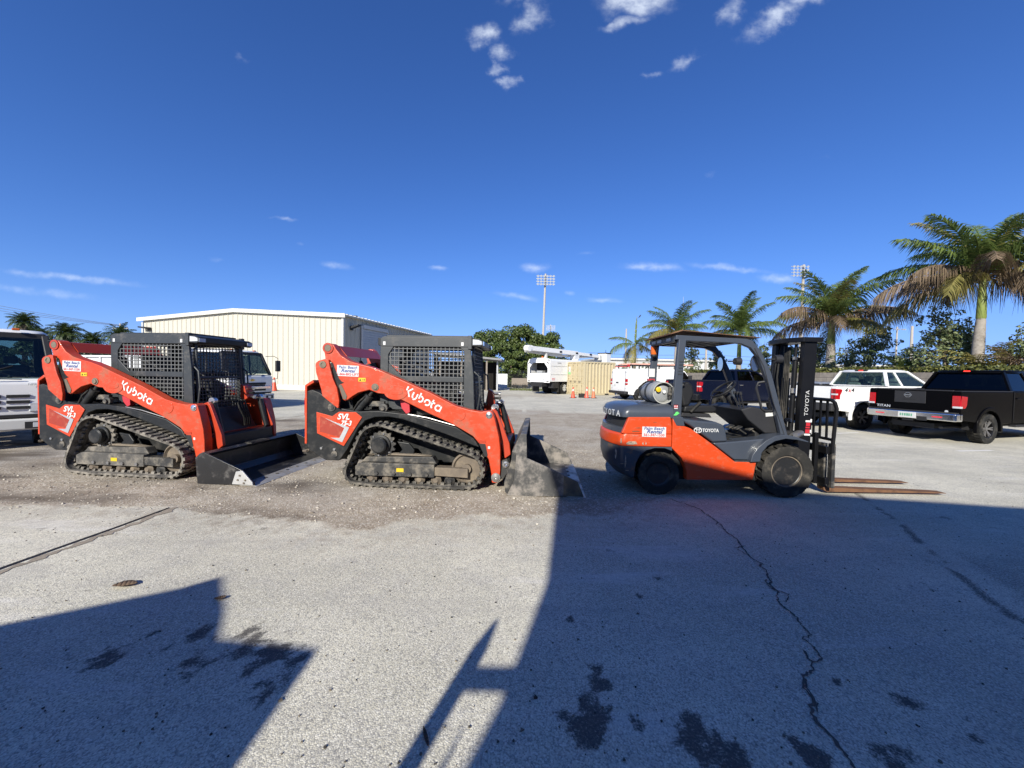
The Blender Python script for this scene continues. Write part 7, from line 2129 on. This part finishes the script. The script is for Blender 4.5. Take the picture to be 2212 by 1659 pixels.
def tree(label, x, y, z0, h, spread, seed, m, n=5200, size=.17, lobes=26, group=None, trunk=.2, low=.18, cat='tree', sparse=False, name='broadleaf_tree'):
    rnd = random.Random(seed)
    t = thing(name, label, cat, (x, y, z0), 0, group)
    b = MB(); cr = MB()
    cents = []
    for k in range(lobes):
        u = rnd.random()
        zz = h * (low + (1 - low) * u ** .8)
        wr = spread * (1.0 - .55 * max(0, (zz / h - .55)) / .45) * (.55 + .45 * min(1, zz / h / .4))
        a = rnd.uniform(0, 6.28); r = wr * sqrt(rnd.random()) * .82
        cents.append((r * cos(a), r * sin(a), min(zz, h * .93)))
    if not sparse:
        b.tube([(0, 0, 0), (.05, .03, h * .3), (.0, .1, h * .55)], [trunk, trunk * .75, trunk * .4], n=9)
        for c in cents[::2]:
            b.tube([(.03, .03, h * .28), (c[0] * .5, c[1] * .5, h * .3 + (c[2] - h * .3) * .6), c], [trunk * .5, trunk * .25, trunk * .08], n=5)
        for c in cents:
            rr = spread * rnd.uniform(.20, .34)
            leaves(cr, c, (rr, rr, rr * .75), int(n / lobes), size, rnd)
    else:
        for k in range(5 + lobes // 4):
            a = rnd.uniform(0, 6.28); e = rnd.uniform(.0, .65) * spread
            tip = Vector((cos(a) * e, sin(a) * e, h * rnd.uniform(.6, 1.0)))
            mid = Vector((tip.x * .4, tip.y * .4, tip.z * .5))
            b.tube([(0, 0, 0), mid, tip], [trunk, trunk * .6, trunk * .15], n=5)
            for j in range(int(n * .95 / (5 + lobes // 4) / 14)):
                s = rnd.uniform(.18, 1.0)
                p = (mid * (s / .5) if s < .5 else mid.lerp(tip, (s - .5) / .5))
                wdt = spread * (.50 * (1.05 - s) + .12)
                q = p + Vector((rnd.gauss(0, wdt), rnd.gauss(0, wdt), rnd.gauss(0, .12)))
                b.tube([p, q], [trunk * .22, trunk * .08], n=3, cap=False)
                leaves(cr, q, (.20, .20, .18), 14, size, rnd, 0.0)
    b.build('trunk', BARK, t, smooth=50)
    cr.build('crown', m, t, smooth=0, fix=False)
    return t


TG = 'broadleaf trees behind the bucket truck'
tree('rounded broadleaf tree left of the others, behind the open shed', -2.6, 46, 0, 6.6, 3.4, 1, LEAFM, 11000, .145, 34, TG)
tree('tallest broadleaf tree, in front of the stadium light pole', 1.0, 47.5, 0, 7.2, 3.5, 2, LEAFM, 11000, .145, 34, TG)
tree('broadleaf tree at the right end of the group, behind the boom', 4.0, 46.5, 0, 6.4, 3.0, 3, LEAFM, 9500, .145, 32, TG)
tree('low bushy tree between the shed and the fence', 0.2, 44.9, 0, 4.0, 2.4, 4, LEAFM, 6500, .13, 22, TG, low=.05)
tree('low bushy tree behind the bucket truck chip box', 3.6, 45.0, 0, 3.8, 2.6, 9, LEAFM, 6500, .13, 22, TG, low=.05)
BG = 'dark bushes under the cabbage palms at left'
for i, (x, h, lab) in enumerate(((-57.5, 4.4, 'dark bush below the tallest cabbage palm'), (-53.6, 3.9, 'dark bush below the broad cabbage palm'), (-50.6, 4.0, 'dark bush right of the low cabbage palm'), (-46.6, 4.4, 'dark bush nearest the warehouse corner'), (-61.8, 3.8, 'dark bush behind the left truck cab'))):
    tree(lab, x, 46.5, 0, h, 2.4, 30 + i, LEAFD2, 4200, .14, 18, BG, low=.05, name='bush', cat='bush')
SGR = 'young shrubs on the planted bank'
for i, (x, y, h, w, lab, n) in enumerate((
        (22.9, 24.9, 3.4, 1.5, 'leafy young shrub behind the white pickup cab', 2600), (22.8, 20.3, 3.6, 1.35, 'dense conical young shrub left of the tallest palm', 3600), (22.9, 19.3, 2.9, .55, 'slender shrub touching the tallest palm trunk', 800),
        (22.9, 17.2, 2.4, .8, 'shrub at the right frame edge', 1300), (22.8, 35.5, 3.1, .9, 'thin shrub between the mirror and the mast', 1100), (22.8, 43, 2.8, 1.1, 'airy shrub beside the steering wheel', 1300),
        (22.8, 49, 3.8, 1.2, 'tall airy shrub framed by the forklift pillars', 1500), (22.9, 28.8, 2.9, .8, 'shrub just right of the forklift mast', 1300), (22.8, 31.5, 2.6, .8, 'shrub hidden behind the forklift mast', 1000),
        (21.8, 60, 3.6, 1.5, 'small shrub above the ladders on the van', 1300), (20.3, 70, 3.2, 1.5, 'small shrub beside the truck bucket', 1100), (22.9, 26.4, 2.4, .8, 'low shrub between the second palm and the leafy shrub', 900), (23.1, 22.4, 1.6, .9, 'low bush between the two pickups', 900))):
    tree(lab, x, y, BANK if y < 58 else 0, h if y < 58 else h + 1.7, w, 50 + i, LEAFG, n, .085 if y < 30 else .11, 16, SGR, trunk=.035, sparse=True, name='shrub', cat='shrub')


def palmetto(label, x, y, h, seed, m):
    rnd = random.Random(seed)
    t = thing('palmetto', label, 'small palm', (x, y, BANK), 0, 'small palms on the planted bank')
    b = MB()
    for k in range(13):
        frond(b, (rnd.uniform(-.1, .1), rnd.uniform(-.1, .1), .05), k * 2.4 + rnd.uniform(-.3, .3), rnd.uniform(.7, 1.35), rnd.uniform(.7, 1.3), h * rnd.uniform(.8, 1.2), rnd, nl=20, ll=.3, hang=.4, lw=.11)
    b.build('fronds', m, t, smooth=0, fix=False)
    MB().tube([(0, 0, 0), (.02, 0, .15)], [.08, .05], n=8).build('stem', BARK, t)


palmetto('small yellow green palm on the bank right of the tallest palm', 22.4, 17.9, 1.9, 1, FRONDY)
palmetto('small green palm on the bank behind the black pickup roof', 22.2, 22.0, 1.7, 2, FROND)
palmetto('small spiky palm with brown leaves at the right end of the bank', 22.6, 16.9, 1.5, 3, FRONDB)
rnd = random.Random(77); b = MB()
for _ in range(6500):
    y = 13.5 + 50 * rnd.random() ** 1.7; x = wall_x(y) + .25 + abs(rnd.gauss(0, .9))
    hh = .28 * rnd.random()
    leaves(b, (x, y, BANK + hh + .05), (.12, .12, .1), 2, .06 + .002 * y, rnd, 0)
tag(b.build('ground_cover', COVER, smooth=0, fix=False), 'low yellow green ground cover along the wall top', kind='stuff')
b = MB()
for _ in range(2600):
    x = rnd.uniform(-.2, 4.4); y = 35.2 + rnd.random() * 4 + abs(x - 2) * .1
    if y < 35.6 + .25 * sin(x * 3): continue
    h_ = rnd.uniform(.06, .16) * (1.6 if rnd.random() < .1 else 1); a = rnd.uniform(0, 3.14); w = .02
    b.face([(x - cos(a) * w, y - sin(a) * w, 0), (x + cos(a) * w, y + sin(a) * w, 0), (x + rnd.gauss(0, .04), y + rnd.gauss(0, .04), h_)])
tag(b.build('grass', leafmat('weedy_grass', (.06, .08, .025), (.16, .17, .06), .2), smooth=0, fix=False), 'weedy green grass strip behind the bucket truck', kind='stuff')

# ================================================================== POLES, LIGHTS, WIRES, BIRD
LAMPM = mat('floodlight_reflector', (.50, .53, .57), .3, metal=.3, var=.1)


def stadium_light(label, x, y, ztop, rows, cols, pitch, r, xo=0.0, lean=0.0):
    t = thing('stadium_light', label, 'floodlight pole', (x, y, 0), 0, 'stadium floodlight poles')
    b = MB(); b.cyl((0, 0, 0), (lean, 0, ztop + .15), r * 1.25, r * .85, n=12); b.build('pole', CONCP, t)
    for j in range(rows):
        z = ztop - .25 - j * pitch * .86
        MB().box(lean + xo - cols * pitch / 2, lean + xo + cols * pitch / 2, -.30, -.22, z - .05, z + .03).build('crossbar', GREYPL, t)
        for i in range(cols):
            xx = lean + xo + (i - (cols - 1) / 2) * pitch
            if abs(xx - lean) < r * 1.1: continue
            b = MB(); b.cyl((xx, -.32, z + .02), (xx, -.62, z - .10), .06, .165 * pitch / .48, n=12); o = b.build('floodlight', LAMPM, t)
    return t


stadium_light('tall concrete stadium floodlight pole behind the broadleaf trees', 4.55, 60, 16.9, 4, 6, .48, .17, lean=.35)
stadium_light('smaller distant stadium floodlight just right of the tall one', 10.7, 110, 15.5, 4, 6, .44, .14)
stadium_light('stadium floodlight pole partly hidden behind the second palm', 52.1, 70, 21.9, 4, 5, .62, .24, xo=-.9, lean=.1)
stadium_light('short floodlight pole with one row of lamps between shrub and palm', 59.6, 60, 9.7, 1, 5, .34, .12)


def pole(label, x, y, h, r, arms=True):
    t = thing('utility_pole', label, 'utility pole', (x, y, 0), 0, 'utility poles')
    MB().cyl((0, 0, 0), (0, 0, h), r * 1.2, r * .85, n=10).build('pole', CONCP, t)
    if arms:
        MB().box(-1.0, 1.0, -.06, .06, h - .7, h - .58).build('crossarm', CONCP, t)
        for q in (-.9, -.4, .4, .9): MB().cyl((q, 0, h - .58), (q, 0, h - .42), .04, n=8).build('insulator', GREYPL, t)


pole('plain concrete pole right of the short floodlight', 51.6, 50, 8.6, .17, False)
pole('concrete utility pole seen through the forklift cab', 30.1, 60, 7.9, .16, True)
pole('grey utility pole behind the sparse palm', 17.6, 60, 8.8, .13, False)
pole('utility pole among the cabbage palms near the warehouse', -51.3, 50.5, 7.2, .12, True)
an = thing('antenna_mast', 'hair thin antenna mast rising above the spreading palm', 'antenna', (26.3, 60, 0))
MB().cyl((0, 0, 0), (0, 0, 13.9), .06, .02, n=6).build('mast', GREYPL, an)
MB().cyl((0, 0, 0), (0, 0, .3), .15, n=8).build('base', CONCP, an)
WIREM = mat('dark_wire', (.05, .05, .055), .6)


def wire(label, pts, sag, r=.022):
    P = []
    for (a, c) in zip(pts, pts[1:]):
        for k in range(12):
            f = k / 12
            P.append((a[0] + (c[0] - a[0]) * f, a[1] + (c[1] - a[1]) * f, a[2] + (c[2] - a[2]) * f - sag * 4 * f * (1 - f)))
    P.append(pts[-1])
    o = MB().tube(P, r, n=5).build('power_line', WIREM, None)
    tag(o, label, 'power line', 'overhead power lines')


for k, (z, lab) in enumerate(((5.1, 'highest overhead wire behind the forklift cab'), (4.55, 'middle overhead wire behind the forklift cab'), (3.95, 'lowest overhead wire behind the forklift cab'))):
    wire(lab, [(12, 61, z), (30.1, 61, z), (55, 61, z - .2)], .25)
for k, (z, lab) in enumerate(((9.3, 'upper overhead wire at the left above the cabbage palms'), (8.95, 'middle overhead wire at the left above the cabbage palms'), (8.6, 'lower overhead wire at the left above the cabbage palms'))):
    wire(lab, [(-70, 52, z + .35), (-51.3, 50.5, 7.0 - k * .05)], .15)
bd = thing('bird', 'small dark bird perched on the spear of the sparse palm', 'bird', (16.95, 51.8, 9.5))
b = MB()
ring = lambda c, r, d: [(c[0] + r * cos(2 * pi * k / 8) * d[1], c[1] + r * sin(2 * pi * k / 8), c[2] + r * cos(2 * pi * k / 8) * d[0]) for k in range(8)]
sp = [((-.20, 0, -.22), .012), ((-.10, 0, -.10), .035), ((-.02, 0, .0), .07), ((.05, 0, .09), .065), ((.085, 0, .155), .042), ((.11, 0, .19), .045), ((.15, 0, .20), .02), ((.20, 0, .195), .004)]
b.loft([ring(c, r * 1.25, (.75, -.65)) for c, r in sp])
b.build('body', mat('dark_feathers', (.02, .02, .023), .6), bd, smooth=60)
for s in (-1, 1): MB().cyl((.02, s * .03, -.04), (.0, s * .03, -.13), .006, n=6).build('leg', PLASTIC, bd)
